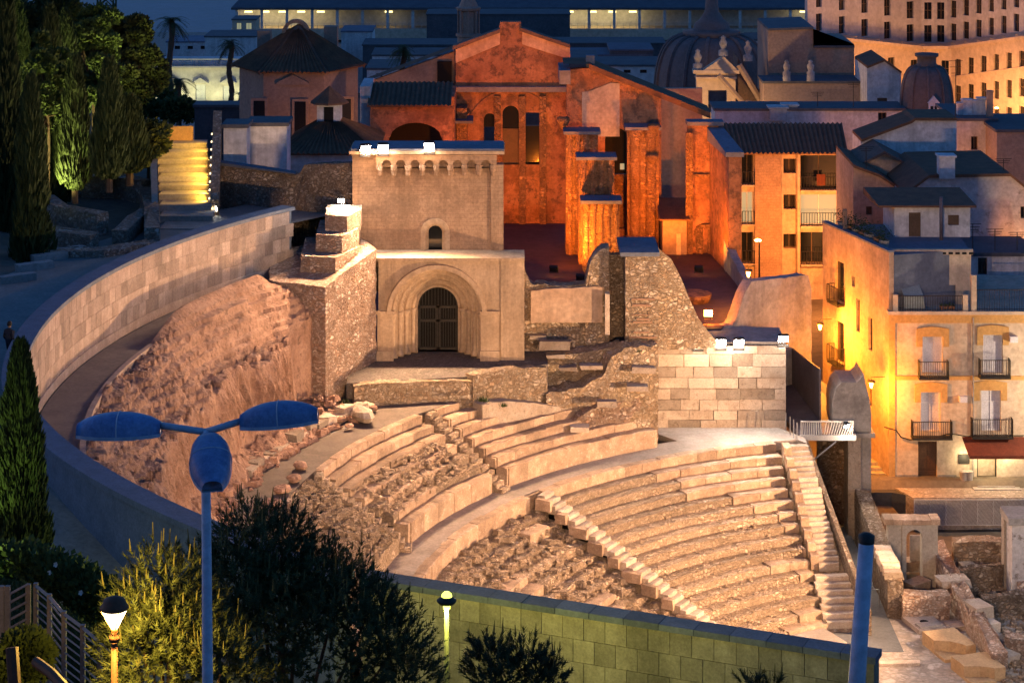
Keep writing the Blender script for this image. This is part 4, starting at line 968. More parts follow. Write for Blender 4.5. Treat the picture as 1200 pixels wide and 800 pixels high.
def block(root, Y, x0, x1, y0, zb, depth, m, name='house_body', th=.35):
    mb = MB(); mb.box(X_(x0, Y) + .02, Y + th + .02, zb, X_(x1, Y) - .02, Y + depth, Z_(y0, Y) - .02); return mb.build(name, m, root)
def tiles(root, name, corners, m, pitch=.28, amp=.07, th=.12):
    """barrel tile roof plane: corners eave-left, eave-right, ridge-right, ridge-left"""
    A, B, C, D = [Vector(c) for c in corners]; n = max(3, int((B - A).length / pitch)) * 4; nr = max(2, int((D - A).length / .9)); mb = MB(); nn = (B - A).cross(D - A).normalized()
    for j in range(nr + 1):
        for i in range(n + 1):
            p = A.lerp(B, i/n).lerp(D.lerp(C, i/n), j/nr); mb.v.append(tuple(p + nn*(amp*(math.cos(i*pi/2)) + .03*nz(i*.3, j, 3) + th)))
    for j in range(nr):
        for i in range(n): q = j*(n+1) + i; mb.f.append((q, q+1, q+n+2, q+n+1))
    b0 = len(mb.v); mb.v += [tuple(A), tuple(B)]; mb.f.append(tuple(range(n, -1, -1)) + (b0, b0 + 1))
    return mb.build(name, m, root)
def railing(root, pts, h, m=None, gap=.13, name='railing', bar=.014):
    mb = MB()
    for p, q in zip(pts, pts[1:]):
        p, q = Vector(p), Vector(q); L = (q - p).length; n = max(1, int(L/gap)); u = Vector((0, 0, h))
        mb.tube([p + u, q + u], .025, 5); mb.tube([p + u*.08, q + u*.08], .018, 4)
        for k in range(n + 1): c = p.lerp(q, k/n); mb.tube([c, c + u], bar*1.6 if k in (0, n) else bar, 4, False)
    return mb.build(name, m or M['iron'], root)

# --- cream corner house with balconies and bar
YH = 127.8
HX = lambda x: X_(x, YH)
HZ = lambda y: Z_(y, YH)
H = thing('corner_house', 'cream corner house with ochre trim, iron balconies and a bar with red awning', 'house', (HX(1042), YH, 2))
zst = 1.38
wins = [(1081,1105,390,437,'shutter'),(1152,1175,388,437,'shutter'),(1079,1102,458,505,'curtain'),(1150,1173,456,505,'curtain'),(1076,1098,517,568,'brown'),(1145,1168,531,564,'dark')]
holes = [(HX(a), HX(b), HZ(d), HZ(c)) for a, b, c, d, s in wins]
fw_ = MB(); fw_.wall(HX(1042), HX(1260), zst - .2, HZ(366), YH, YH + .35, holes); fw_.build('front_wall', M['plaster_cream'], H)
for (a, b, c, d, s), h in zip(wins[:4], holes): window(H, YH, h[0], h[1], h[3], h[2], s)
for a, b, c in ((1074,1112,385),(1145,1182,383),(1072,1110,450),(1141,1180,448)):   # ochre hood trim with ears
    t = MB(); xa, xb = HX(a), HX(b); ins = HX(a + 7) - xa; z1 = HZ(c); z0 = HZ(c + 9)
    n = 8; arch = [(lerp(xa, xb, k/n), z1 + .12*math.sin(pi*k/n)) for k in range(n, -1, -1)]
    t.slab([(xa, HZ(c + 21)), (xa + ins, HZ(c + 21)), (xa + ins, z0), (xb - ins, z0), (xb - ins, HZ(c + 21)), (xb, HZ(c + 21))] + arch, YH - .07, YH - .003); t.build('window_trim', M['plaster_ochre'], H)
for a, b, yt, yb in ((1075,1110,421,440),(1146,1182,419,439),(1067,1114,491,510),(1137,1185,488,509)):
    sl = MB(); sl.box(HX(a), YH - .62, HZ(yb) - .1, HX(b), YH - .003, HZ(yb)); bal = sl.build('balcony', M['iron'], H)
    railing(bal, [(HX(a) + .03, YH - .05, HZ(yb)), (HX(a) + .03, YH - .58, HZ(yb)), (HX(b) - .03, YH - .58, HZ(yb)), (HX(b) - .03, YH - .05, HZ(yb))], HZ(yt) - HZ(yb), gap=.12)
tr = MB(); tr.box(HX(1042) - .02, YH - .06, zst - .2, HX(1049), YH - .004, HZ(378)); tr.build('corner_strip', M['plaster_ochre'], H)
tr = MB(); tr.box(HX(1042) - .02, YH - .09, HZ(378), HX(1260), YH - .003, HZ(368)); tr.build('cornice_band', M['plaster_ochre'], H)
tr = MB(); tr.box(HX(1049) + .003, YH - .055, HZ(445), HX(1260), YH - .003, HZ(440)); tr.build('string_course', M['plaster_ochre'], H)
tr = MB(); tr.box(HX(1042) - .1, YH - .2, HZ(368) + .003, HX(1260), YH + 2.6, HZ(364)); tr.build('terrace_slab', M['plaster_cream'], H)
for a, b in ((1049, 1076), (1098, 1121)): pl_ = MB(); pl_.box(HX(a) + .01, YH - .05, zst - .2, HX(b) - .01, YH - .003, HZ(556)); pl_.build('plinth', M['concrete'], H)
# entrance door with panels
d0, d1, dz0, dz1 = holes[4]; dm = MB(); dm.box(d0, YH + .18, dz0, d1, YH + .24, dz1); dd = dm.build('door', M['wood_door'], H)
for k in range(3):
    for sx in (0, 1):
        pm = MB(); xx = lerp(d0, d1, .06 + .47*sx); zz = lerp(dz0, dz1, .05 + .31*k); pm.box(xx, YH + .155, zz, xx + (d1-d0)*.41, YH + .179, zz + (dz1-dz0)*.25); pm.build('panel', M['wood_door'], dd)
# bar: glazed door, lit interior, awning
s0, s1, sz0, sz1 = holes[5]; bar = MB(); bar.box(s0 - .3, YH + 1.6, sz0, s1 + .3, YH + 1.65, sz1 + .1); bar.build('bar_interior', M['lit_shop'], H)
for k in range(4):
    sh = MB(); zz = lerp(sz0, sz1, .2 + .2*k); sh.box(s0, YH + 1.3, zz, s1 - .2, YH + 1.55, zz + .04)
    for j in range(6): sh.lathe([(.04, 0), (.04, .16), (.015, .2), (.015, .26)], (lerp(s0 + .1, s1 - .3, j/5), YH + 1.42, zz + .04), 6)
    sh.build('bar_shelf', M['wood_door'], H)
df = MB(); df.box(s0, YH + .1, sz0, s0 + .07, YH + .16, sz1); df.box(s1 - .07, YH + .1, sz0, s1, YH + .16, sz1); df.box(s0, YH + .098, sz1 - .1, s1, YH + .158, sz1); df.build('bar_door_frame', M['iron'], H)
aw = MB(); za, zb2 = HZ(511), HZ(526)
aw.add([(HX(1127), YH - .1, za), (HX(1200), YH - .1, za), (HX(1196), YH - 1.3, zb2), (HX(1131), YH - 1.3, zb2), (HX(1131), YH - 1.3, zb2 - .18), (HX(1196), YH - 1.3, zb2 - .18), (HX(1127), YH - .1, za - .05), (HX(1200), YH - .1, za - .05)], [(0,3,2,1), (3,4,5,2), (0,6,4,3), (1,2,5,7), (6,7,5,4)])
aw.build('awning', M['awning_red'], H)
lamp('bar_light', 'POINT', (HX(1152), YH - .7, HZ(536)), 110, (1, .78, .42), radius=.3, parent=H)
for x_ in (1130, 1180): lamp('bar_light', 'POINT', (HX(x_), YH - .45, HZ(534)), 45, (1, .82, .45), radius=.2, parent=H)
sg = MB(); sg.box(HX(1123), YH - .06, HZ(543), HX(1136), YH - .003, HZ(532)); sg.build('menu_board', M['iron'], H)
# third floor set back behind the terrace
YU = YH + 1.6
uw = MB(); uw.wall(X_(1046, YU), X_(1138, YU), HZ(366), Z_(298, YU), YU, YU + .3, [(X_(1058,YU), X_(1076,YU), Z_(362,YU), Z_(326,YU)), (X_(1103,YU), X_(1120,YU), Z_(362,YU), Z_(334,YU))]); uw.build('upper_wall', M['plaster_cream'], H)
window(H, YU, X_(1058,YU), X_(1076,YU), Z_(326,YU), Z_(362,YU), 'dark'); window(H, YU, X_(1103,YU), X_(1120,YU), Z_(334,YU), Z_(362,YU), 'shutter')
ub = MB(); ub.box(X_(1047,YU), YU + .32, HZ(366), X_(1137,YU), YU + 9, Z_(300,YU)); ub.build('upper_body', M['plaster_cream'], H)
lb = MB(); lb.box(HX(1042.5), YH + .37, zst - .2, HX(1260), YH + 10, HZ(367)); lb.build('house_body', M['plaster_cream'], H)
pp = MB(); pp.box(X_(1042,YU), YU - .12, Z_(298,YU), X_(1140,YU), YU - .003, Z_(294,YU)); pp.box(X_(1042,YU), YU - .1, Z_(294,YU) , X_(1140,YU), YU + .25, Z_(292,YU)); pp.build('parapet', M['plaster_cream'], H)
for k in range(11):
    hm = MB(); xx = X_(1050 + 8*k + (5 if k > 5 else 0), YU); hm.box(xx, YU - .126, Z_(298,YU) + .02, xx + .26, YU - .1, Z_(295,YU)); hm.build('vent_slot', M['dark_inside'], H)
for a in (1046, 1128, 1138): t = MB(); t.box(HX(a), YH - .12, HZ(364) - .002, HX(a + 6), YH + .2, HZ(345 if a != 1138 else 322)); t.build('terrace_post', M['plaster_cream'], H)
railing(H, [(HX(1052), YH - .02, HZ(364)), (HX(1128), YH - .02, HZ(364))], .85, gap=.14)
railing(H, [(HX(1145), YH - .02, HZ(364)), (HX(1215), YH - .02, HZ(364))], 1.2, gap=.14)
ab = MB(); ab.add([(HX(1056), YU - .05, Z_(325,YU)), (HX(1080), YU - .05, Z_(325,YU)), (HX(1083), YH + .1, HZ(348)), (HX(1060), YH + .1, HZ(348)), (HX(1060), YH + .1, HZ(362)), (HX(1084), YH + .1, HZ(362))], [(0,3,2,1), (3,4,5,2)]); ab.build('sun_blind', M['awning_grey'], H)
for i, x_ in enumerate((1104, 1109, 1114, 1118)):
    pt = MB(); q = (HX(x_), YH + .25, HZ(364)); pt.lathe([(0,0),(.08,0),(.12,.22),(.1,.22)], q, 8); o = pt.build('plant_pot', M['terracotta'], loc=q); tag(o, 'small flower pot behind the terrace railing of the cream corner house', 'flower pot', 'pots on the house terrace')
    lf = MB()
    for k in range(26): a = random.uniform(0, 6.3); e = random.uniform(.3, 1.4); l = random.uniform(.12, .26); d = Vector((math.cos(a)*math.cos(e), math.sin(a)*math.cos(e), math.sin(e)))*l; s_ = Vector((-math.sin(a), math.cos(a), 0))*.025; p = Vector(q) + Vector((0,0,.2)); lf.add([p - s_, p + s_, p + d + s_*.4, p + d - s_*.4], [(0,1,2,3)])
    lf.build('foliage', M['leaf_hedge'], o)
# side wall along the alley, lit by the street lamps
c0 = Vector((HX(1042), YH)); c1 = Vector((18.95, 136.6)); sv = (c1 - c0).normalized(); LS = (c1 - c0).length
def side_tf(s, d, z): p = c0 + sv*s + Vector((sv.y, -sv.x))*d; return (p.x, p.y, z)
zs1 = HZ(296)
sw = MB(); sh_ = [(2.2, 2.75, 8.3, 10.2), (3.9, 4.4, 9.0, 10.9), (4.6, 5.0, 11.5, 12.1), (6.1, 7.3, 10.2, 12.6), (6.1, 7.3, 6.6, 9.0), (2.3, 2.8, 5.0, 6.6)]
sw.wall(.02, LS, zst - .3, zs1, 0, .3, sh_, side_tf); sw.v = [(x, y, z) for x, y, z in sw.v]; sw.build('side_wall', M['plaster_orange'], H)
for a, b, c, d in sh_:
    w = MB(); w.wall(a, b, c, d, .16, .2, (), side_tf); w.build('window', M['glass_dark'], H)
for z_ in (10.15, 6.55):
    p_ = [side_tf(5.95, -.02, z_), side_tf(5.95, -.5, z_), side_tf(7.45, -.5, z_), side_tf(7.45, -.02, z_)]; bm_ = MB(); bm_.prism([x[:2] for x in p_][::-1], z_ - .1, z_); bl_ = bm_.build('balcony', M['iron'], H); railing(bl_, p_, 1.0)
pc = MB(); pc.wall(0, LS, zs1 + .003, zs1 + .12, -.06, .34, (), side_tf); pc.build('side_coping', M['roof_flat'], H)
rt = MB(); rt.prism([side_tf(.4, .34, 0)[:2], (X_(1138,YU), YU + .4), (X_(1138,YU) + .4, YU + 9), side_tf(LS, .34, 0)[:2]], HZ(366), zs1 - .25); rt.build('roof_terrace', M['roof_flat'], H)
# rooftop room with sloping roof, chimney pipe
YQ = 133.5
q0, q1, qb = X_(1048, YQ), X_(1137, YQ), zs1 - .26
RR = thing('rooftop_room', 'small white rooftop room with dark flat roof and doors on the corner house', 'rooftop room', ((q0+q1)/2, YQ, qb))
w = MB(); w.wall(q0, q1, qb, Z_(242,YQ), YQ, YQ + .25, [(X_(1065,YQ), X_(1079,YQ), qb + .02, Z_(249,YQ)), (X_(1111,YQ), X_(1124,YQ), qb + .7, Z_(252,YQ))]); w.box(q0, YQ + .26, qb, q1, YQ + 4, Z_(242,YQ)); w.build('wall', M['plaster_white'], RR)
for a, b, c in ((1065,1079,249),(1111,1124,252)): w = MB(); w.box(X_(a,YQ), YQ + .12, qb + (.02 if a < 1100 else .7), X_(b,YQ), YQ + .18, Z_(c,YQ)); w.build('door' if a < 1100 else 'window', M['shutter_brown'], RR)
w = MB(); w.prism([(q0 - 1.0, YQ - .4), (q1 + .3, YQ - .4), (q1 + .2, YQ + 4.2), (q0 - 1.2, YQ + 4.2)], Z_(242,YQ), [Z_(242,YQ)+.12]*2 + [Z_(242,YQ)+.4]*2); w.build('roof', M['tile_dark'], RR)
cp_ = MB(); cp_.tube([(X_(1103,132.6), 132.6, qb), (X_(1103,132.6), 132.6, Z_(231,132.6))], .11, 10); tag(cp_.build('chimney_pipe', M['corten'], loc=(X_(1103,132.6), 132.6, qb), smooth=True), 'tall thin chimney pipe standing before the white rooftop room', 'chimney')
# rooftop planters and posts along the alley edge
for i, (s, kind) in enumerate(((7.9, 0), (6.9, 1), (5.9, 0), (5.0, 1), (4.2, 1), (3.0, 1), (2.2, 1))):
    x, y, _ = side_tf(s, .75, 0); z = zs1 - .25
    pt = MB(); pt.lathe([(0, 0), (.22, 0), (.32, .5), (.27, .5), (.25, .42), (0, .42)], (x, y, z), 10); o = pt.build('planter', M['terracotta'] if i % 2 else M['concrete'], loc=(x, y, z)); tag(o, 'bushy plant in a %s pot on the roof terrace edge above the alley' % ('terracotta' if i % 2 else 'grey'), 'planter', '%s planters on the roof terrace' % ('terracotta' if i % 2 else 'grey'))
    lf = MB()
    for k in range(160):
        d = Vector((random.gauss(0, .22), random.gauss(0, .22), abs(random.gauss(.3, .25)))); a = random.uniform(0, 6.3); u = Vector((math.cos(a), math.sin(a), random.uniform(-.5, .8)))*.07; v = Vector((-math.sin(a), math.cos(a), .3))*.04; p = Vector((x, y, z + .42)) + d; lf.add([p - u, p + v, p + u, p - v], [(0,1,2,3)])
    lf.build('foliage', M['leaf_hedge'], o)
for s in (8.4, 7.4, 6.4): pass
pw_ = MB(); x, y, _ = side_tf(6.4, .2, 0); pw_.box(x - .12, y - .12, zs1, x + .12, y + .12, zs1 + 1.3); pw_.build('terrace_post', M['roof_grey'], H)
dpx = MB(); dpx.tube([(HX(1140), YH - .09, 1.4), (HX(1140), YH - .09, HZ(372))], .05, 8); dpx.build('drainpipe', M['concrete'], H)
for x_, y_ in ((1128, 470), (1187, 400)): bx_ = MB(); bx_.box(HX(x_) - .22, YH - .3, HZ(y_), HX(x_) + .22, YH - .004, HZ(y_) + .34); bx_.build('meter_box', M['window_frame'], H)
# cable swagging along the front
cbk = MB(); cpx = [(1036,500),(1044,502),(1050,504),(1056,512),(1066,515),(1080,515),(1096,512),(1112,508),(1122,509),(1132,511),(1200,510)]
cbk.tube([Q(x, y, YH - .06 - (.6 if 1060 < x < 1190 else 0)*0) for x, y in cpx], .035, 5); tag(cbk.build('cable', M['iron'], loc=Q(1042, 503, YH)), 'thick black cable sagging across the cream corner house front', 'cable')
al = thing('alley_steps', 'worn steps climbing into the yellow lit alley', 'steps', (18.9, 127.5, 1.3))
for k in range(5): w = MB(); w.box(X_(1010,128) - .2, 127.2 + .5*k, 1.2, HX(1041) - .05, 134, 1.42 + .17*k); w.build('step', M['brick_step'], al)
# steps and bins before the bar
stp = thing('bar_steps', 'three broad pale steps before the bar door of the corner house', 'steps', (HX(1160), YH - 1.4, 1.38))
for k in range(3): w = MB(); w.box(HX(1135) + .3*k, YH - 1.5 + .45*k, 1.3, HX(1190) - .25*k, YH - .02 - .001*k, 1.43 + .05*k); w.build('step', M['concrete'], stp)
for x_ in (1127, 1133): 
    bn = MB(); bn.lathe([(0, 0), (.2, 0), (.24, .75), (.25, .8), (.05, .86), (0, .86)], (HX(x_), YH - .6, 1.39), 12); tag(bn.build('rubbish_bin', M['concrete'], loc=(HX(x_), YH - .6, 1.39)), 'squat grey bin standing left of the bar door', 'bin', 'bins beside the bar')

# --- apartments glowing orange behind
YO = 172
O = thing('apartment_house', 'orange lit apartment house with tiled roof and stacked barred loggias', 'house', Q(925, 340, YO))
ow = [(918,933,186,203,'dark'),(918,933,228,245,'dark'),(918,933,274,291,'dark'),(869,883,178,216,'dark'),(869,883,225,262,'lit'),(869,883,272,308,'dark'),(938,982,182,222,'dark'),(938,982,228,264,'lit'),(938,966,272,309,'dark')]
facade(O, YO, 866, 985, 178, 1.2, [(a,b,max(c,180),d,s) for a,b,c,d,s in ow], M['plaster_orange'], recess=.5)
w = MB(); w.box(X_(884,YO), YO - .5, 1.2, X_(914,YO), YO - .003, Z_(180,YO)); w.build('brick_bay', M['brick_plain'], O)
w = MB(); w.box(X_(934,YO), YO - .25, 1.2, X_(937,YO), YO - .003, Z_(178,YO)); w.build('pilaster', M['plaster_orange'], O)
for a, b, c in ((938,983,222),(938,983,264),(938,967,309),(869,884,216),(869,884,262),(869,884,308)):
    sl = MB(); sl.box(X_(a,YO), YO - .35, Z_(c,YO) - .15, X_(b,YO), YO - .003, Z_(c,YO)); b_ = sl.build('balcony', M['plaster_orange'], O)
    railing(b_, [(X_(a,YO) + .03, YO - .3, Z_(c,YO)), (X_(b,YO) - .03, YO - .3, Z_(c,YO))], 1.0, gap=.2, bar=.02)
block(O, YO, 866, 985, 178, 1.2, 9, M['plaster_orange'], th=.9)
z_ = Z_(178, YO); tiles(O, 'roof', [(X_(848,YO), YO - .7, z_ - .1), (X_(992,YO), YO - .7, z_ - .1), (X_(1000,YO), YO + 6, z_ + 1.2), (X_(848,YO), YO + 6, z_ + 1.2)], M['tile_dark'], .34, .085)
# red cloth over a loggia rail
cl = MB(); q = Q(957, 212, YO - .4); n = 6
for k in range(n + 1): cl.v += [(q[0] + .11*k, q[1] + .04*math.sin(k*1.7), q[2] + .5), (q[0] + .11*k, q[1] - .05 + .05*math.sin(k*1.7), q[2] - .35)]
for k in range(n): cl.f.append((2*k, 2*k+1, 2*k+3, 2*k+2))
tag(cl.build('hanging_cloth', M['awning_red'], loc=q), 'red cloth hung over the top loggia rail of the orange apartment house', 'cloth')
# white gabled house behind the rooftop room
def simple_house(name, label, Y, x0, x1, ytop, zb, depth, m, wins=(), roofm=None, par=.0, gable=None, group=None, cat='house', div=True):
    o = thing(name, label, cat, ((X_(x0,Y)+X_(x1,Y))/2, Y, zb), group); facade(o, Y, x0, x1, ytop, zb, list(wins), m, div=div); block(o, Y, x0, x1, ytop, zb, depth, m)
    if gable:   # list of pixels of the gable outline above the wall head, left to right
        z0 = Z_(ytop, Y); g_ = MB(); g_.slab([(X_(x0,Y), z0 + .003), (X_(x1,Y), z0 + .003)] + [(X_(a,Y), Z_(b,Y)) for a, b in reversed(gable)], Y, Y + depth); g_.build('gable', m, o)
        for (a, b), (c, d) in zip(gable, gable[1:]):
            r = MB(); r.slab([(X_(a,Y), Z_(b,Y) + .004), (X_(c,Y), Z_(d,Y) + .004), (X_(c,Y), Z_(d,Y) + .2), (X_(a,Y), Z_(b,Y) + .2)], Y - .25, Y + depth); r.build('roof', roofm or M['tile_dark'], o)
    else:
        r = MB(); r.box(X_(x0,Y) - .12, Y - .12, Z_(ytop,Y) + .003, X_(x1,Y) + .12, Y + depth + .1, Z_(ytop,Y) + .22 + par); r.build('roof', roofm or M['roof_grey'], o)
    return o
simple_house('peeling_house', 'long low house with peeling grey white plaster gable behind the rooftop terrace', 146, 1060, 1215, 240, 1.2, 9, M['plaster_old'], [(1196,1206,232+10,256,'dark')], gable=[(1060,229),(1088,208),(1183,206),(1215,232)])
simple_house('white_house', 'white house with raking tiled roof and cables along its wall', 158, 1009, 1121, 180, 1.2, 4, M['plaster_white'], [(1090,1104,150+42,200,'shutter')], gable=[(1009,166),(1068,144),(1072,141),(1121,141)])
wh = simple_house('orange_gable_house', 'narrow orange lit house with dark raking roof behind the planters', 150, 1000, 1062, 240, 1.2, 8, M['plaster_orange'], [(1015,1022,218+24,252,'brown')], gable=[(1000,196),(1030,207),(1062,228)])
simple_house('brown_roof_house', 'low house with dark brown tiled slope between the white and peeling houses', 153, 1003, 1095, 230, 1.2, 5, M['plaster_orange'], [], M['tile_roof'], gable=[(1003,197),(1036,180),(1095,211)])
simple_house('blue_house', 'blue shadowed house block with chimneys right of the white house', 172, 1121, 1168, 142, 1.0, 8, M['plaster_white'], [(1138,1146,160,176,'dark')])
simple_house('blue_flat_house', 'flat roofed blue white house behind the orange apartment house', 186, 838, 1060, 130, 1.0, 4, M['plaster_white'], [(1029,1039,132,144,'dark')])
simple_house('bright_blue_house', 'plain blue white house wall beside the ribbed cupola', 196, 1016, 1056, 88, 1.0, 7, M['plaster_white'], [(1028,1040,115,128,'brown')], gable=[(1016,80),(1036,72),(1056,86)])
simple_house('brown_parapet_house', 'long brown house with high parapet and two stone urns', 200, 895, 1014, 98, 0, 4, M['plaster_brown'])
simple_house('dark_block', 'dark brown stair block above the long parapet house', 206, 900, 1001, 52, 0, 9, M['plaster_brown'], gable=[(900,36),(953,34),(953,56),(1001,56)], roofm=M['roof_grey'])
simple_house('low_brown_house', 'low dark house right of the blue block with flat roof', 168, 1168, 1240, 155, 1.0, 8, M['plaster_brown'])
simple_house('terrace_house', 'pale blue terrace house with railings right of the rooftop room', 139.5, 1138, 1215, 300, 1.2, 5, M['plaster_white'], [(1146,1157,302,322,'dark')])
for x_, Y in ((922, 199), (950, 199)):
    u = MB(); q = (X_(x_,Y), Y, Z_(98,Y) + .22); u.lathe([(.35, 0), (.35, .8), (.22, .9), (.3, 1.2), (.34, 1.4), (.15, 1.6), (.22, 1.75), (0, 1.9)], q, 10); tag(u.build('stone_urn', M['grey_render'], loc=q, smooth=True), 'stone urn on the parapet of the long brown house', 'urn', 'urns on the brown parapet')
for i, (x_, yb_, yt_, Y, w_) in enumerate(((1112,206,186,145,.5),(1163,142,110,172,.22),(1129,142,124,173,.3),(1136,142,120,173,.35),(1147,142,121,173,.35),(1153,142,118,173,.3),(927,132,125,186,.6),(913,138,128,185,.7))):
    c = MB(); q = (X_(x_,Y), Y + 1, Z_(yb_,Y) - .3); h = Z_(yt_,Y) - q[2]; c.box(q[0]-w_, q[1]-w_, q[2], q[0]+w_, q[1]+w_, q[2] + h); c.box(q[0]-w_*1.2, q[1]-w_*1.2, q[2] + h, q[0]+w_*1.2, q[1]+w_*1.2, q[2] + h + .12)
    lab = {0: 'pinkish plastered chimney on the ridge of the peeling house', 1: 'tall slim chimney shaft right of the blue house block'}.get(i, 'stubby chimney on the blue house block' if i < 6 else 'squat white roof vent on the flat blue house')
    tag(c.build('chimney', M['plaster_white'] if i != 1 else M['plaster_brown'], loc=q), lab, 'chimney', None if i < 2 else ('chimneys of the blue block' if i < 6 else 'roof vents'))
# dome of the town house with dormer
def dome(name, label, x, yb, yt, rpx, Y, m, ribs=10, drum=0):
    q = Q(x, yb, Y); r = rpx*Y/FPX; h = Z_(yt, Y) - q[2]; o = thing(name, label, 'dome', q)
    d = MB(); prof = [(r*math.cos(t)**.42 if t < pi/2 else .05, h*math.sin(t)) for t in [pi/2*k/12 for k in range(12)]] + [(r*.18, h)]; d.lathe([(r*1.02, -drum), (r*1.02, -.15), (r, 0)] + prof[1:], q, 40); d.build('shell', m, o, smooth=True)
    for k in range(ribs):
        a = 2*pi*k/ribs + .2; t = MB(); t.tube([(q[0] + (pr + .04)*math.cos(a), q[1] + (pr + .04)*math.sin(a), q[2] + pz) for pr, pz in prof], .09*r/2.5, 5); t.build('rib', m, o)
    return o, q, r, h
dm_, q, r, h = dome('ribbed_cupola', 'brown ribbed cupola with a white dormer window', 1086, 131, 77, 31, 188, M['dome_slate'])
c = MB(); c.lathe([(r*.4, h - .2), (r*.42, h), (r*.36, h + .2), (r*.36, h + .7), (r*.45, h + .8), (r*.45, h + 1), (0, h + 1.05)], q, 16); c.build('lantern_base', M['roof_grey'], dm_, smooth=True)
dw = MB(); dz = Z_(128,188); dw.box(X_(1082,188), 188 - r - .25, dz, X_(1094,188), 188 - r + 1, dz + .85); dw.slab([(X_(1081,188), dz + .85), (X_(1095,188), dz + .85), (X_(1088,188), dz + 1.45)], 188 - r - .3, 188 - r + 1.2); dmr = dw.build('dormer', M['window_frame'], dm_)
dp = MB(); dp.box(X_(1084,188), 188 - r - .28, dz + .05, X_(1087.3,188), 188 - r - .252, dz + .6); dp.box(X_(1088.7,188), 188 - r - .28, dz + .05, X_(1092,188), 188 - r - .252, dz + .6); dp.build('pane', M['glass_dark'], dmr)
db = MB(); db.box(X_(1056,188), 188 - r, 0, X_(1118,188), 188 + r, dz - .02); db.build('tower_base', M['plaster_white'], dm_)
big, q, r, h = dome('church_dome', 'large dark slate dome with lantern behind the church ruin', 834, 108, 40, 66, 225, M['dome_slate'], 16, 6)
c = MB(); c.lathe([(2.7, h - .5), (2.9, h + .1), (2.9, h + .3), (1.9, h + .35), (1.7, h + 1.1), (1.2, h + 1.5), (.7, h + 2.3), (.55, h + 4.5), (0, h + 6)], q, 16); c.build('lantern', M['dome_slate'], big, smooth=True)
b = MB(); b.lathe([(r*1.04, -14), (r*1.04, -.6), (r*1.08, -.4), (r*1.08, -.1)], q, 32); b.build('drum', M['plaster_brown'], big)
# pedimented gable lit warm, with three finials
PD = thing('pedimented_facade', 'warm lit classical pediment with stone finials before the dark dome', 'building', Q(840, 132, 205))
Y = 205; w = MB(); w.wall(X_(816,Y), X_(862,Y), 0, Z_(86,Y), Y, Y + .8, [(X_(830,Y), X_(852,Y), Z_(132,Y), Z_(106,Y))]); w.build('wall', M['far_warm'], PD)
for a, b, c_, d in ((812,866,86,82),(815,863,92,90)): w = MB(); w.box(X_(a,Y), Y - .4, Z_(c_,Y), X_(b,Y), Y + .9, Z_(d,Y)); w.build('cornice', M['far_warm'], PD)
w = MB(); w.slab([(X_(824,Y), Z_(82,Y)+.003), (X_(864,Y), Z_(82,Y)+.003), (X_(848,Y), Z_(66,Y))], Y - .3, Y + .8); w.build('pediment', M['far_warm'], PD)
for x_, yb_ in ((818,82),(848,66),(877,72)):
    w = MB(); w.lathe([(.45,0),(.45,.5),(.2,.6),(.35,1),(.4,1.2),(.2,1.5),(.25,1.7),(0,1.9)], (X_(x_,Y), Y + .3, Z_(yb_,Y)), 10); w.build('finial', M['grey_render'], PD, smooth=True)
w = MB(); w.tube([Q(842,88,203), Q(872,122,203)], .25, 6); w.tube([Q(866,76,203.4), Q(897,128,203.4)], .3, 6); w.tube([Q(877,118,203), Q(877,135,203)], .35, 6); w.build('raking_beam', M['plaster_brown'], PD)
w = MB(); w.slab([(X_(862,Y), Z_(135,Y)), (X_(898,Y), Z_(135,Y)), (X_(898,Y), Z_(118,Y)), (X_(866,Y), Z_(70,Y))], Y + 1, Y + 5); w.build('side_roof', M['tile_roof'], PD)

# aerials on the roofs
for i, (x_, yb_, yt_, Y) in enumerate(((1000,128,96,186.5),(1120,150,70,171),(1015,196,172,150.5),(1050,182,150,159),(1176,210,186,147),(958,132,108,187),(1140,300,262,139.8),(1166,302,268,140),(1192,300,272,140.2))):
    q = Vector(Q(x_, yb_, Y)); h = Z_(yt_, Y) - q.z; o = MB(); o.tube([q + Vector((0, 0, -.3)), q + Vector((0, 0, h))], .03, 5)
    at = thing('roof_aerial', ('thin television aerial on the flat blue house', 'tall thin aerial mast on the blue house block', 'small aerial above the orange gable house', 'aerial on the white house roof', 'bent aerial on the peeling house ridge', 'short aerial near the squat roof vent', 'aerial on the terrace house beside the parapet', 'second aerial on the terrace house', 'low aerial on the terrace house corner')[i], 'aerial', q)
    o.build('mast', M['iron'], at)
    for k in range(3): c = MB(); z = h*(.98 - .09*k); w_ = .55 - .1*k; c.tube([q + Vector((-w_, 0, z)), q + Vector((w_, .1, z))], .02, 4); c.build('crossbar', M['iron'], at)
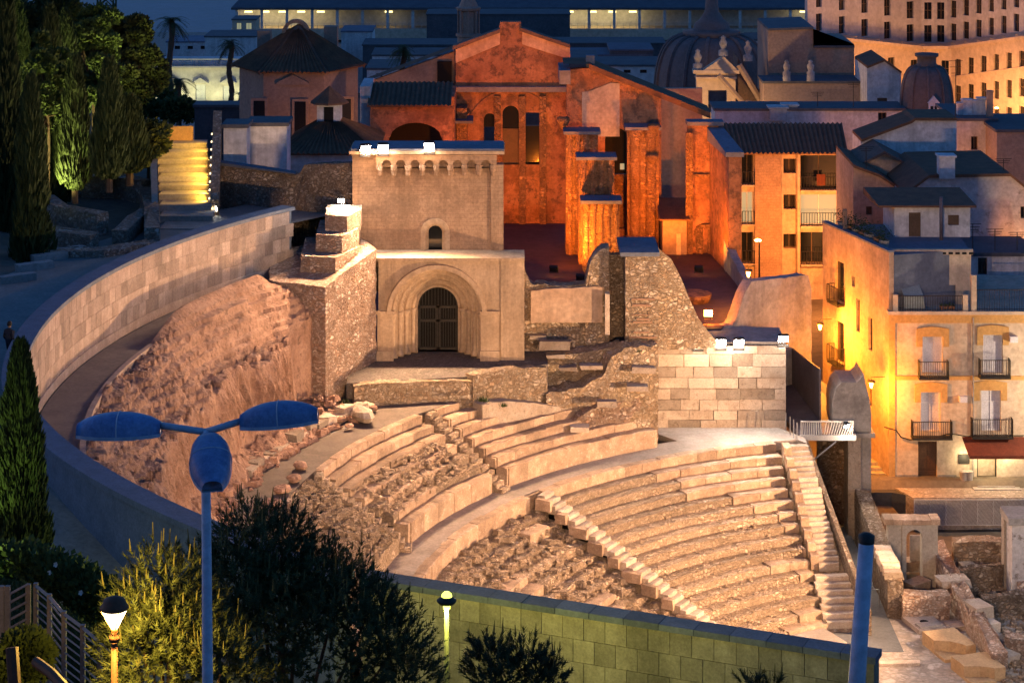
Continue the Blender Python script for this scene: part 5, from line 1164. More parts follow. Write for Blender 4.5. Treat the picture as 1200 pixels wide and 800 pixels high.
# --- great curved office block
CO = thing('office_block', 'large curved office block, white upper storeys above an orange lit lower part', 'building', (X_(1100,290), 290, -4))
def co_pt(u):    # plan of the curved front by photo column
    Y = interp([(950,276),(1010,284),(1080,291),(1110,291),(1160,283),(1240,268)], u); return X_(u, Y), Y
def panel(y0f, y1f, m, name, rows, back=0):
    """front between two photo-row functions as straight bays with window openings"""
    us = list(range(950, 1084, 27)) + [1085 + 15*k for k in range(11)]
    for a, b in zip(us, us[1:]):
        (xa, ya), (xb, yb) = co_pt(a), co_pt(b); ya += back; yb += back; L = math.hypot(xb-xa, yb-ya); ux, uy = (xb-xa)/L, (yb-ya)/L
        tf = lambda s, d, z: (xa + ux*s - uy*d, ya + uy*s + ux*d, z)
        zt, zb = Z_(y0f((a+b)/2), (ya+yb)/2), (Z_(y1f((a+b)/2), (ya+yb)/2) if y1f else -5)
        hw_ = min(.62, L*.29); hs = [(L*.5 - hw_, L*.5 + hw_, (zb + r if y1f else zt - r - 2.2), (zb + r + 2.2 if y1f else zt - r)) for r in rows]
        hs = [h for h in hs if h[2] > zb and h[3] < zt]
        mb = MB(); mb.wall(0, L, zb, zt, 0, .4, hs, tf); pn = mb.build(name, m, CO)
        for h in hs:
            g_ = MB(); g_.wall(h[0], h[1], h[2], h[3], .22, .26, (), tf); wd = g_.build('window', M['glass_dark'], CO)
            f_ = MB(); f_.wall(L*.5 - .05, L*.5 + .05, h[2], h[3], .16, .215, (), tf); f_.wall(h[0], h[1], h[2] + 1.1, h[2] + 1.2, .165, .214, (), tf); f_.build('glazing_bar', M['shutter_brown'], wd)
        if (a, name) == (1153, 'lower_bay'): pass
up_y = lambda u: interp([(950,40),(1080,54),(1110,54),(1240,36)], u)
panel(lambda u: -70, up_y, M['far_white'], 'upper_bay', (.5, 3.5, 6.7), 3.0)
panel(up_y, None, M['far_warm'], 'lower_bay', (1.9, 5.3, 8.7, 12.1))
tr_ = MB(); us = list(range(950, 1241, 10)); n = len(us)
for u in us: x, y = co_pt(u); z = Z_(up_y(u), y); tr_.v += [(x, y - .7, z - .35), (x, y - .7, z + .05), (x, y + 3.2, z + .05), (x, y + 3.2, z - .35)]
for k in range(n - 1):
    for t in range(4): i, j = 4*k + t, 4*k + (t+1) % 4; tr_.f.append((i, i+4, j+4, j))
tr_.build('cornice', M['far_warm'], CO)
tr_ = MB()
for u in us: x, y = co_pt(u); z = Z_(up_y(u) + 37, y); tr_.v += [(x, y - .25, z - .2), (x, y - .25, z + .1), (x, y - .004, z + .1), (x, y - .004, z - .2)]
for k in range(n - 1):
    for t in range(4): i, j = 4*k + t, 4*k + (t+1) % 4; tr_.f.append((i, i+4, j+4, j))
tr_.build('string_course', M['far_warm'], CO)
bd = MB(); bd.prism([co_pt(u) if False else (co_pt(u)[0], co_pt(u)[1] + 4.4) for u in us] + [(X_(1240,320), 320), (X_(950,320), 320)], -5, 27); bd.build('building_body', M['far_white'], CO)

# ------------------------------------------------------------------ left: chapel, terrace houses, villa, quay sheds
YC = 160
CP = thing('domed_chapel', 'hexagonal chapel with dark pyramid tile roof and stone arch on top', 'chapel', Q(350, 150, YC))
cxp, czp = X_(350, YC + 4.4), Z_(84, YC)
hexa = [(cxp + 4.35*math.cos(R(30 + 60*k)), YC + 4.4 + 4.35*math.sin(R(30 + 60*k))) for k in range(6)]
hexa = [(cxp + 4.35*math.cos(R(60*k)), YC + 4.4 + 4.35*math.sin(R(60*k))) for k in range(6)]
w = MB(); w.prism(hexa, 10, czp); w.build('wall', M['plaster_brown'], CP)
apex = (cxp, YC + 4.4, Z_(30, YC + 4.4))
for k in range(6):
    e = [(cxp + 4.9*math.cos(R(60*(k+t))), YC + 4.4 + 4.9*math.sin(R(60*(k+t))), czp - .15) for t in (0, 1)]
    ap = [Vector(apex).lerp(Vector(e[t]), .12) for t in (1, 0)]
    tiles(CP, 'roof_slope', [e[0], e[1], ap[0], ap[1]], M['tile_dark'], .32, .06)
    rd = MB(); rd.tube([e[0], apex], .14, 6); rd.build('ridge', M['tile_roof'], CP)
w = MB(); w.arcband(cxp - .2, apex[2] - .55, .75, 1.0, YC + 4.1, YC + 4.7); w.build('roof_arch', M['brick_plain'], CP)
for x_ in (310, 388): w = MB(); q = Q(x_, 40, YC + 8); w.box(q[0]-.5, q[1]-.5, q[2]-3.5, q[0]+.5, q[1]+.5, q[2] + (.3 if x_ < 350 else .6)); w.build('chimney', M['plaster_brown'], CP)
for x_, yt_ in ((304,118),(352,119),(405,116)):
    Yf = YC + .62; w = MB(); w.box(X_(x_-8,Yf)-.1, Yf - .12, 14, X_(x_+8,Yf)+.1, Yf - .001 + .2, Z_(yt_-3,Yf)); wd = w.build('window', M['plaster_brown'], CP)
    p = MB(); p.box(X_(x_-6.5,Yf), Yf - .14, 14.1, X_(x_+6.5,Yf), Yf - .122, Z_(yt_,Yf)); p.build('pane', M['glass_dark'], wd)
w = MB(); Yf = YC + .5; w.slab([(X_(324,Yf), Z_(100,Yf)), (X_(362,Yf), Z_(100,Yf)), (X_(362,Yf), Z_(97,Yf)), (X_(343,Yf), Z_(88,Yf)), (X_(324,Yf), Z_(97,Yf))], Yf, Yf + .8); w.build('small_pediment', M['plaster_brown'], CP)
# lower tiled pavilion with little cupola, before the chapel
YV = 140
PV = thing('tiled_pavilion', 'pavilion with broad tiled hip roof and a little lantern cupola', 'pavilion', Q(388, 195, YV))
w = MB(); w.box(X_(337,YV), YV + .4, 12, X_(436,YV), YV + 8, Z_(181,YV)); w.build('wall', M['plaster_white'], PV)
a_, b_, z_ = X_(331,YV), X_(442,YV), Z_(182,YV); pk = (X_(386,YV+4), YV + 4.2, Z_(136,YV+4))
for e0, e1 in (((a_,YV),(b_,YV)), ((b_,YV),(b_,YV+8.4)), ((b_,YV+8.4),(a_,YV+8.4)), ((a_,YV+8.4),(a_,YV))):
    E0, E1 = Vector((*e0, z_)), Vector((*e1, z_)); tiles(PV, 'roof_slope', [E0, E1, Vector(pk).lerp(E1, .2), Vector(pk).lerp(E0, .2)], M['tile_dark'], .32, .06)
c = MB(); q = (pk[0], pk[1], pk[2] - .7); c.box(q[0]-.75, q[1]-.75, q[2], q[0]+.75, q[1]+.75, q[2] + 1.55); cu = c.build('cupola', M['plaster_white'], PV)
c = MB(); c.lathe([(1.25, 1.5), (1.2, 1.62), (.5, 2.2), (.05, 2.6)], q, 8); c.build('cupola_roof', M['tile_dark'], cu)
c = MB(); c.box(q[0]-.3, q[1]-.78, q[2]+.1, q[0]+.3, q[1]-.752, q[2] + 1.35); c.build('cupola_opening', M['dark_inside'], cu)
# arcade building behind the tower roof
AR = thing('arcaded_wing', 'brownish wing with tiled lean-to roof and a wide arch behind the tower', 'building', Q(480, 170, 148))
Y = 148; w = MB(); w.wall(X_(434,Y), X_(530,Y), 12, Z_(126,Y), Y, Y + .6, [(X_(455,Y), X_(519,Y), 12, Z_(144,Y), False)]); w.build('wall', M['church_plaster'], AR)
w = MB(); n = 14; xa, xb = X_(455,Y), X_(519,Y); zz = Z_(144,Y); w.slab([(lerp(xa, xb, k/n), zz - .004 - 1.2*(1 - math.sqrt(max(0, 1 - (2*k/n - 1)**2)))) for k in range(n + 1)] + [(xb, zz - .002), (xa, zz - .002)], Y + .02, Y + .55); w.build('arch', M['church_plaster'], AR)
w = MB(); w.box(xa - .2, Y + 3, 12, xb + .2, Y + 3.2, zz); w.build('back_wall', M['dark_inside'], AR)
tiles(AR, 'roof', [(X_(431,Y), Y - .6, Z_(124,Y)), (X_(529,Y), Y - .6, Z_(124,Y)), (X_(529,Y), Y + 4, Z_(98,Y+4)), (X_(431,Y), Y + 4, Z_(98,Y+4))], M['tile_dark'], .32, .065)
w = MB(); w.box(X_(421,Y), Y + .7, 12, X_(433,Y), Y + 5, Z_(103,Y)); w.build('end_block', M['plaster_white'], AR)
simple_house('terrace_wall_house', 'low blue white terrace house with steps behind the retaining wall', 133, 290, 336, 148, 13, 2.5, M['plaster_white'])
simple_house('parapet_house', 'plain blue house block between the ramp and the terrace house', 129.5, 262, 289, 150, 13, 2, M['plaster_white'])
simple_house('blue_shed', 'small dark blue shed below the lit villa', 172, 228, 284, 126, 8, 2, M['roof_grey'])
# lit villa with pediment windows and balustrade
YL = 262
VL = thing('lit_villa', 'greenish lit villa with pedimented windows and roof balustrade', 'villa', Q(235, 130, YL))
facade(VL, YL, 178, 284, 76, -4, [(229,241,99,121,'curtain'),(261,274,101,123,'curtain'),(197,208,101,123,'curtain')], M['far_white'])
for x_ in (235, 267.5, 202.5):
    w = MB(); a, b = X_(x_-10,YL), X_(x_+10,YL); w.slab([(a, Z_(97,YL)), (b, Z_(97,YL)), ((a+b)/2, Z_(91,YL))], YL - .4, YL - .003); w.build('window_pediment', M['far_white'], VL)
w = MB(); w.box(X_(176,YL), YL - .6, Z_(79,YL), X_(286,YL), YL + .4, Z_(77,YL)); w.box(X_(177,YL), YL - .4, Z_(70,YL), X_(285,YL), YL - .1, Z_(68.5,YL)); w.build('cornice', M['far_white'], VL)
bl_ = MB(); bl_.lathe([(.1,0),(.16,.2),(.07,.55),(.12,.68)], n=6); bme_ = bl_.mesh('baluster', M['far_white'])
for k in range(44): inst('baluster', bme_, VL, (lerp(X_(178,YL), X_(284,YL), k/43), YL - .25, Z_(76.9,YL)), 0, (1, 1, 1.1))
block(VL, YL, 178, 284, 78, -4, 10, M['far_white'])
for x_ in (190, 219, 251, 280):
    f_ = MB(); q = (X_(x_,YL), YL - 2.2, Z_(127,YL)); f_.box(q[0]-.3, q[1]-.2, q[2]-.5, q[0]+.3, q[1]+.2, q[2]+.2); fo = f_.build('uplight', M['iron'], loc=q); tag(fo, 'small uplight on the ground before the lit villa', 'uplight', 'uplights of the villa')
    e_ = MB(); e_.box(q[0]-.25, q[1]-.15, q[2]+.2, q[0]+.25, q[1]+.15, q[2]+.23); e_.build('lens', M['lit_green'], fo)
    lamp('uplight_beam', 'SPOT', (q[0], q[1], q[2]+.5), 420, (1, .95, .42), (q[0], YL + 1.2, q[2] + 6), R(130), .8, .2, fo)
# quay sheds and terminal
QT = thing('ferry_terminal', 'long low quay terminal with lit colonnade under a dark flat roof', 'building', Q(600, 45, 415))
Y = 415
QX = lambda x: X_(x, Y)
QZ = lambda y: Z_(y, Y)
w = MB(); w.box(QX(272), Y - 1.5, QZ(11), QX(960), Y + 14, QZ(8.5)); w.build('roof_slab', M['roof_grey'], QT)
w = MB(); w.add([(QX(272), Y - 1.4, QZ(8.4)), (QX(960), Y - 1.4, QZ(8.4)), (QX(960), Y + 16, QZ(-14)), (QX(290), Y + 16, QZ(-14))], [(0,1,2,3)]); w.build('roof_slope', M['roof_grey'], QT)
w = MB(); w.box(QX(275), Y + 4, QZ(48), QX(960), Y + 12, QZ(11)); w.build('back_wall', M['far_white'], QT)
w = MB(); w.box(QX(272), Y - 1.5, QZ(46), QX(960), Y + 4, QZ(33)); w.build('deck', M['far_warm'], QT)
pm_ = MB(); pm_.box(-.25, -.25, 0, .25, .25, QZ(11) - QZ(33)); pmm = pm_.mesh('post', M['far_white'])
for k in range(24): inst('post', pmm, QT, (lerp(QX(278), QX(955), k/23), Y - .8, QZ(33)))
railing(QT, [(QX(274), Y - 1.3, QZ(33)), (QX(958), Y - 1.3, QZ(33))], 1.0, M['steel'], gap=1.2, bar=.04)
for x_, pwr in ((290,1),(310,1),(330,1),(352,1),(375,.6),(455,.2),(668,1.3),(695,1.3),(718,1.3),(742,.8),(943,.8)):
    l_ = MB(); q = (QX(x_), Y + 1.5, QZ(15)); l_.box(q[0]-.7, q[1]-.2, q[2]-.15, q[0]+.7, q[1]+.2, q[2]+.15); l_.build('ceiling_light', M['lit_quay'], QT)
    lamp('quay_light', 'POINT', (q[0], q[1] - .6, q[2] - .6), 130*pwr, (1, .83, .38), radius=.5, parent=QT)
simple_house('customs_house', 'dark two storey quay building with flat roof behind the church gable', 385, 500, 668, 18, -6, 9, M['roof_grey'], [])
simple_house('round_kiosk', 'small warm lit kiosk terrace at the end of the quay', 372, 272, 300, 24, -6, 6, M['far_warm'], [(277,283,27,35,'lit'),(288,295,27,35,'lit')])
for i, (x0, x1, y0, Y, m_) in enumerate(((400,436,38,340,'plaster_white'),(425,555,54,330,'roof_grey'),(436,530,66,300,'plaster_white'),(715,765,60,300,'roof_grey'),(640,780,52,345,'roof_grey'),(700,800,78,262,'far_white'),(195,275,50,350,'plaster_white'),(240,300,44,330,'plaster_white'),(560,700,70,280,'roof_grey'),(640,764,66,300,'plaster_white'),(880,905,48,300,'plaster_white'),(430,520,82,250,'plaster_white'))):
    labs = ['pale blue shed beside the chapel roof', 'long grey shed behind the palm tree', 'low blue white house before the long grey shed', 'grey roofed shed left of the slate dome', 'wide grey warehouse below the lit quay colonnade', 'pale house with dark vents left of the slate dome', 'blue white house behind the tall palm', 'small blue house left of the chapel roof', 'grey flat roofed hall behind the church gable', 'blue white hall before the grey warehouse', 'pale house right of the slate dome', 'low blue white house with lit wall beside the palm']
    wi_ = [(lerp(x0, x1, .12 + .19*k), lerp(x0, x1, .2 + .19*k), y0 + 4, y0 + 8, 'dark') for k in range(4)] if x1 - x0 > 60 else []
    simple_house('distant_house', labs[i], Y, x0, x1, y0, -6, 8, M[m_], wi_, M['roof_grey'] if i % 3 else M['roof_flat'], cat='building', group=None, div=False)
# harbour tower with gallery, lattice crane
TWx = thing('clock_turret', 'dark ornate turret with gallery rising behind the church gable', 'tower', Q(549, 45, 300))
q = Q(549, 45, 300); w = MB(); w.lathe([(1.5, -8), (1.5, .2), (1.7, .3), (1.7, .6), (1.2, .7), (1.2, 3.6), (1.6, 3.8), (1.7, 4.1), (1.3, 4.3), (.9, 5.2), (.3, 6), (0, 8)], q, 12); w.build('turret_body', M['plaster_brown'], TWx)
for k in range(8): w = MB(); a = k*pi/4; w.tube([(q[0] + 1.4*math.cos(a), q[1] + 1.4*math.sin(a), q[2] + .6), (q[0] + 1.4*math.cos(a), q[1] + 1.4*math.sin(a), q[2] + 3.8)], .13, 6); w.build('column', M['plaster_brown'], TWx)
CR = thing('lattice_mast', 'dark green lattice mast rising behind the cypress trees', 'mast', Q(125, 60, 300))
q = Vector(Q(125, 60, 300)); hw = 1.05; w = MB()
for sx in (-1, 1):
    for sy in (-1, 1): w.tube([q + Vector((sx*hw, sy*hw, -14)), q + Vector((sx*hw, sy*hw, 12))], .13, 5)
w.build('upright', M['leaf_cypress'], CR); w = MB()
for k in range(13):
    z = -14 + 2*k
    for sy in (-1, 1): w.tube([q + Vector((-hw, sy*hw, z)), q + Vector((hw, sy*hw, z + 2))], .07, 4); w.tube([q + Vector((hw, sy*hw, z)), q + Vector((-hw, sy*hw, z + 2))], .07, 4); w.tube([q + Vector((-hw, sy*hw, z)), q + Vector((hw, sy*hw, z))], .07, 4)
w.build('bracing', M['leaf_cypress'], CR)
# ------------------------------------------------------------------ steel footbridge, vault ruin
FB = thing('footbridge', 'dark steel footbridge with white slatted parapet beside the end stairs', 'footbridge', P(950, 515, ZA))
YF = 121.6
dk_ = MB(); dk_.prism([(X_(937,YF), YF), (X_(1003,YF), YF), (X_(1003,YF) - .1, YF + 2.2), (X_(978,128), 128), (X_(921,136), 136), (X_(921,124.2), 124.2)], ZA - .25, [ZA, ZA + .05, ZA + .1, ZA + .6, ZA + .9, ZA + .1]); dk_.build('deck', M['corten'], FB)
bm = MB(); bm.box(X_(937,YF), YF - .12, ZA - .3, X_(1003,YF), YF - .003, ZA - .02); bm.build('edge_beam', M['rail_white'], FB)
fr = MB(); zt = Z_(493, YF); fr.box(X_(938,YF), YF - .1, zt - .05, X_(1000,YF), YF - .04, zt + .02); fr.box(X_(938,YF), YF - .1, ZA, X_(941,YF) - .08, YF - .04, zt - .05); fr.build('rail_frame', M['rail_white'], FB)
for k in range(22):
    a = 940 + k*2.8; w = MB(); lean = lerp(-1, 9, k/21) if k > 8 else lerp(1.2, -1, k/8); w.tube([Q(a, 512, YF - .07), Q(min(a + lean, 1000), 494, YF - .07)], .028, 4); w.build('slat', M['rail_white'], FB)
br_ = MB(); br_.tube([Q(948, 543, YF), Q(980, 517, YF - .05)], .05, 6); br_.build('brace', M['steel'], FB)
for x_ in (921, 926, 930, 934): w = MB(); q = P(x_, 505 + (x_-921)*.9, ZA); w.tube([q, (q[0], q[1], ZA + 1.0)], .03, 5); w.build('post', M['steel'], FB)
sp = MB(); a0, a1 = Q(923, 430, 131), Q(960, 470, 124); sp.prism([a0[:2], a1[:2], (a1[0]+.1, a1[1]), (a0[0]+.1, a0[1])], ZA, [Z_(405,131), Z_(432,124), Z_(432,124), Z_(405,131)]); sp.build('side_screen', M['corten'], FB)
VR = thing('vault_ruin', 'grey concrete vault fragment on stone piers beside the alley lamp', 'ruin', P(1000, 560, 1.9))
YV_ = 122.8; n = 12
v = MB(); prof = [(X_(976,YV_), Z_(486,YV_)), (X_(976,YV_), Z_(470,YV_)), (X_(980,YV_), Z_(455,YV_)), (X_(986,YV_), Z_(448,YV_)), (X_(1004,YV_), Z_(448,YV_)), (X_(1009,YV_), Z_(444,YV_)), (X_(1012,YV_), Z_(438,YV_)), (X_(1015,YV_), Z_(452,YV_)), (X_(1019,YV_), Z_(468,YV_)), (X_(1021,YV_), Z_(486,YV_)), (X_(1021,YV_), Z_(506,YV_)), (X_(976,YV_), Z_(506,YV_))]
v.slab([(x + .04*nz(i, 3, 1), z) for i, (x, z) in enumerate(prof)][::-1], YV_, YV_ + 2.6); v.build('vault_shell', M['concrete'], VR)
w = MB(); w.box(X_(973,YV_), YV_ - .15, Z_(512,YV_), X_(1025,YV_), YV_ + 2.7, Z_(507,YV_)); w.build('impost', M['concrete'], VR)
chunk('pier', [(X_(994,YV_), YV_), (X_(1009,YV_), YV_), (X_(1009,YV_), YV_ + 1.6), (X_(994,YV_), YV_ + 1.6)], -.2, Z_(512, YV_) - .01, M['ashlar'], VR, .04, .01, 3)
chunk('pier', [(X_(1010,YV_), YV_ + .6), (X_(1023,YV_), YV_ + .6), (X_(1023,YV_), YV_ + 2.4), (X_(1010,YV_), YV_ + 2.4)], -.2, Z_(512, YV_) - .01, M['concrete'], VR, .04, .01, 4)
w = MB(); w.box(X_(958,125), 125, -.2, X_(994,125), 125.4, ZA - .3); w.build('passage_back', M['rubble_dark'], VR)
# passage wall to the right of the sunken corridor
PW = thing('passage_wall', 'long dark rubble wall beside the sunken passage with blocks at its near end', 'wall', P(1030, 650, 0))
chunk('wall_body', [(18.55,110.6),(19.3,110.4),(19.6,122.6),(18.75,122.6)], -.3, [1.9,1.9,2.6,2.6], M['rubble_dark'], PW, .08, .12, 6)
for k in range(6):
    w = MB(); y = 110.7 + k*.62; h = random.uniform(.3, .5); w.box(18.45, y, 1.85, 19.35, y + .58, 1.85 + h); w.v = [(a + random.uniform(-.06, .06), b + random.uniform(-.05, .05), c) for a, b, c in w.v]; w.build('block', M['ashlar'], PW)
chunk('wall_body', [(19.2,110.2),(21.6,110.4),(21.6,111.3),(19.2,111.3)], -.3, [1.2,1.2,1.2,1.2], M['rubble_pink'], PW, .06, .08, 8)
# little arched wall
YZ = 115.5
AD = thing('arched_wall', 'low grey brick wall with round arched doorway and pinkish stone coping in the dig', 'wall', P(1065, 655, 1))
w = MB(); w.wall(X_(1041,YZ), X_(1099,YZ), -.3, Z_(614,YZ), YZ, YZ + .7, [(X_(1062,YZ), X_(1081,YZ), -.3, Z_(620,YZ), True)]); w.build('wall_body', M['brick_step'], AD)
w = MB(); w.wall(X_(1057,YZ), X_(1086,YZ), -.3, Z_(617,YZ) + .1, YZ - .06, YZ - .003, [(X_(1062,YZ), X_(1081,YZ), -.3, Z_(620,YZ), True)]); w.build('arch_trim', M['brick_step'], AD)
for k in range(6): w = MB(); a, b = X_(1036 + k*11, YZ), X_(1046.6 + k*11, YZ); w.box(a, YZ - .12, Z_(614,YZ) + .002, b, YZ + .85, Z_(614,YZ) + .26 + random.uniform(-.03, .03)); w.build('coping_stone', M['seat_stone'], AD)
w = MB(); w.box(X_(1068,YZ+2), YZ + 2.4, -.3, X_(1082,YZ+2), YZ + 2.5, Z_(630,YZ+2)); w.build('back_panel', M['concrete'], AD)
# mesh fence above the dig
MF = thing('mesh_fence', 'long slatted wire fence panels between the dig and the bar steps', 'fence', P(1140, 600, 2))
YM = 124.9
for k in range(7):
    a, b = 1071 + k*18.5, 1071 + (k + 1)*18.5; w = MB(); xa, xb = X_(a,YM), X_(b,YM); z0, z1 = -.12, 1.28
    w.box(xa, YM - .03, z0, xa + .05, YM + .03, z1); w.box(xa, YM - .03, z1, xb, YM + .03, z1 + .05); w.box(xa + .05, YM - .025, z0, xb, YM + .025, z0 + .04); pn = w.build('panel', M['rail_white'], MF)
    g_ = MB(); n = 11; L = xb - xa - .05; Hh = z1 - z0
    for j in range(-6, n): 
        p0, p1 = (j/n, 0), (j/n + .5, 1)
        t0 = max(0, -p0[0]/.5) if p0[0] < 0 else 0; t1 = min(1, (1 - p0[0])/.5)
        if t1 > t0: g_.tube([(xa + .05 + L*(p0[0] + .5*t0), YM, z0 + Hh*t0), (xa + .05 + L*(p0[0] + .5*t1), YM, z0 + Hh*t1)], .022, 4, False)
    g_.build('slats', M['rail_white'], pn)
RB = thing('rubble_strip', 'low orange rubble wall strip under the retaining wall of the dig', 'wall', P(1145, 655, 1))
ruin('wall_body', [(1118,636),(1150,634),(1176,636)], 116.6, 116.4, -.3, 1.0, M['rubble_tan'], RB, .08, .08, .2, 31)
PX = thing('plastered_pier', 'tall pale plastered pier with grey capping at the edge of the dig', 'pier', P(1195, 680, 0))
w = MB(); w.box(X_(1186,113), 113, -.3, X_(1230,113), 114.6, Z_(614,113)); w.build('pier_body', M['plaster_old'], PX); w = MB(); w.box(X_(1181,113), 112.8, Z_(614,113), X_(1232,113), 114.8, Z_(606,113)); w.build('capping', M['concrete'], PX)
w = MB(); w.box(X_(1176,114.4), 114.3, -.3, X_(1185,114.4), 114.9, Z_(604,114.4)); w.build('side_post', M['brick_step'], PX)
# excavated walls, big fallen blocks, timber wells, stage edge
def dig_wall(label, pts, h, w, m, seed, zb=-.3):
    o = thing('excavated_wall', label, 'wall', (pts[0][0], pts[0][1], 0)); poly_l = []; poly_r = []
    for i, p in enumerate(pts):
        a = pts[max(i-1, 0)]; b = pts[min(i+1, len(pts)-1)]; d = Vector((b[0]-a[0], b[1]-a[1])).normalized(); poly_l.append((p[0] - d.y*w/2, p[1] + d.x*w/2)); poly_r.append((p[0] + d.y*w/2, p[1] - d.x*w/2))
    poly = poly_r + poly_l[::-1]; hl = h if isinstance(h, (list, tuple)) else [h]*len(pts); chunk('wall_body', poly, zb, list(hl) + list(hl)[::-1], m, o, .12, .18, seed); return o
gp_ = lambda x, y, z=0: P(x, y, z)[:2]
dig_wall('rough stone wall zigzagging along the stage edge, pale blocks on its crest', [gp_(1097,663), gp_(1108,690), gp_(1128,722), gp_(1152,755), gp_(1172,788)], [1.4,1.5,1.3,1.0,.9], .75, M['rubble_pink'], 41)
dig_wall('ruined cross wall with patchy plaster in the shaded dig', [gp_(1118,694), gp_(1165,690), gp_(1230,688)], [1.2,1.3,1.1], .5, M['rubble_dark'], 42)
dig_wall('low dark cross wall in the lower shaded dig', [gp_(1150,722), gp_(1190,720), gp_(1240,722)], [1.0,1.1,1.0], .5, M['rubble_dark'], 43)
dig_wall('stub of rubble wall beside the plastered pier', [gp_(1186,668), gp_(1196,690), gp_(1199,706)], [1.8,1.2,1.0], .6, M['rubble_pink'], 44)
dig_wall('low stony wall at the bottom corner of the dig', [gp_(1178,765), gp_(1215,768), gp_(1240,772)], [.9,.8,.7], .9, M['rubble_pink'], 45)
blk = [(1117,676,1.4,1.5,.9,.35,'flat pale slab on the zigzag wall crest'),(1146,706,1.3,1.0,1.2,.8,'square pale block beside the zigzag wall'),(1157,728,.9,.9,.7,.5,'small pale block below the square one on the zigzag wall'),(1161,743,.5,.9,.6,.6,'rounded tan block beside the zigzag wall'),(1171,752,.5,1.2,.7,.6,'oblong white block at the low end of the zigzag wall'),(1180,765,.4,.9,.8,.5,'tan block past the oblong white block'),(1065,655,.3,1.0,.8,.5,'stone block lying in the passage wall corner'),(1075,590+90,.6,1.2,.8,.5,'broad block under the arched wall'),(1133,660,.9,.8,.6,.5,'reddish stone in the shaded dig'),(1152,668,.6,1.0,.5,.4,'bluish slab in the shaded dig'),(1178,660,.6,.8,.6,.4,'reddish slab by the plastered pier'),(1120,730,.2,.9,.9,.3,'sunken slab left of the zigzag wall'),(1108,738,.15,1.2,.7,.25,'worn slab between the stage and the zigzag wall')]
for x, y, z, wx, wy, h, lb in blk:
    w = MB(); w.box(-wx/2, -wy/2, -h, wx/2, wy/2, 0); w.v = [(a + random.uniform(-.07, .07), b + random.uniform(-.07, .07), c + random.uniform(-.04, .04)) for a, b, c in w.v]
    q = P(x, y, z); o = inst('stone_block', w.mesh('stone_block', M['ashlar']), None, q, R(random.uniform(10, 40))); tag(o, lb, 'stone')
ndir = Vector(gp_(1195,800)) - Vector(gp_(1055,690)); ndir.normalize(); npn = Vector((-ndir.y, ndir.x))
SE = thing('stage_edge', 'row of worn stage front slabs with two sunken sockets', 'stage', (*gp_(1090,730), 0))
for k, (x, y, s) in enumerate(((1062,704,1.6),(1083,733,1.6),(1050,690,.9),(1100,752,.8))):
    w = MB(); q = Vector(gp_(x, y)); c = [q + ndir*s*.6*a + npn*.75*b for a, b in ((-1,-1),(1,-1),(1,1),(-1,1))]; w.prism([(p.x, p.y) for p in c][::-1] if False else [(p.x, p.y) for p in c], -.1, .22); sl_ = w.build('stage_slab', M['walk_pave'], SE)
    if s > 1: h_ = MB(); h_.lathe([(.0, 0), (.22, 0), (.22, .006)], (q.x, q.y, .222), 12); h_.build('socket', M['dark_inside'], sl_); r_ = MB(); e = q + ndir*.55; c = [e + ndir*.3*a + npn*.6*b for a, b in ((-1,-1),(1,-1),(1,1),(-1,1))]; r_.prism([(p.x, p.y) for p in c], .2, .3); r_.build('raised_lip', M['concrete'], sl_)
def tbox(label, x, y, L, Wd, h, cut, seed):
    o = thing('stone_plinth', label, 'plinth', (*gp_(x, y), 0)); q = Vector(gp_(x, y))
    def pt(a, b): p = q + ndir*a + npn*b; return (p.x, p.y)
    chunk('plinth_body', [pt(-L/2, -Wd/2), pt(L/2 - cut, -Wd/2), pt(L/2 - cut*.7, -Wd*.1), pt(L/2 - cut*.25, Wd*.12), pt(L/2, Wd*.2), pt(L/2, Wd/2), pt(-L/2, Wd/2)], -.1, h, M['plinth_tan'], o, .03, .02, seed)
    w = MB(); w.prism([pt(L/2 - cut - .01, -Wd/2), pt(L/2 + .2, -Wd/2), pt(L/2 + .2, Wd*.2), pt(L/2 - cut*.4, Wd*.1)], -.1, .14); w.build('plinth_step', M['plinth_tan'], o)
tbox('large tan plinth with a scooped front in the stage dig', 1112, 762, 2.2, 1.7, .62, 1.0, 3); tbox('second tan plinth at the lower corner of the stage dig', 1146, 790, 1.9, 1.8, .62, .6, 5)
# loose rubble along the excavated walls: one mass
def dig_rubble():
    mb = MB()
    for _ in range(900):
        x = random.uniform(1095, 1215); y = random.uniform(655, 800)
        if x < 1100 + (y - 665)*.55: continue
        X, Y, z = P(x, y, random.choice((0, 0, .05, .1))); s = .05 + .2*random.random()**2; a = random.uniform(0, 3)
        mb.add([(X + s*(u*math.cos(a) - v*math.sin(a))*random.uniform(.7, 1.2), Y + s*(u*math.sin(a) + v*math.cos(a)), z + s*w*random.uniform(.6, 1)) for u, v, w in ((-1,-1,-.6),(1,-1,-.6),(1,1,-.6),(-1,1,-.6),(-.7,-.8,.7),(.8,-.6,.6),(.7,.8,.7),(-.8,.7,.55))], [(4,5,6,7),(0,1,5,4),(1,2,6,5),(2,3,7,6),(3,0,4,7)])
    tag(mb.build('rubble', M['rubble_seat']), 'loose rubble scattered between the excavated walls', 'rubble', None, 'stuff')
dig_rubble()
w = MB(); w.prism([gp_(1028,777), gp_(1078,776), gp_(1078,780), gp_(1028,781)][::-1], 0.01, .14); tag(w.build('stone_kerb', M['step_stone'], loc=(*gp_(1050,778), 0)), 'long pale stone kerb lying across the stage paving', 'kerb')
w = MB(); a, b = P(1003, 691, .9), P(1030, 690, .9); w.tube([a, b], .03, 6)
for t in (0, .5, 1): c = Vector(a).lerp(Vector(b), t); w.tube([c, (c.x, c.y, 0)], .025, 5)
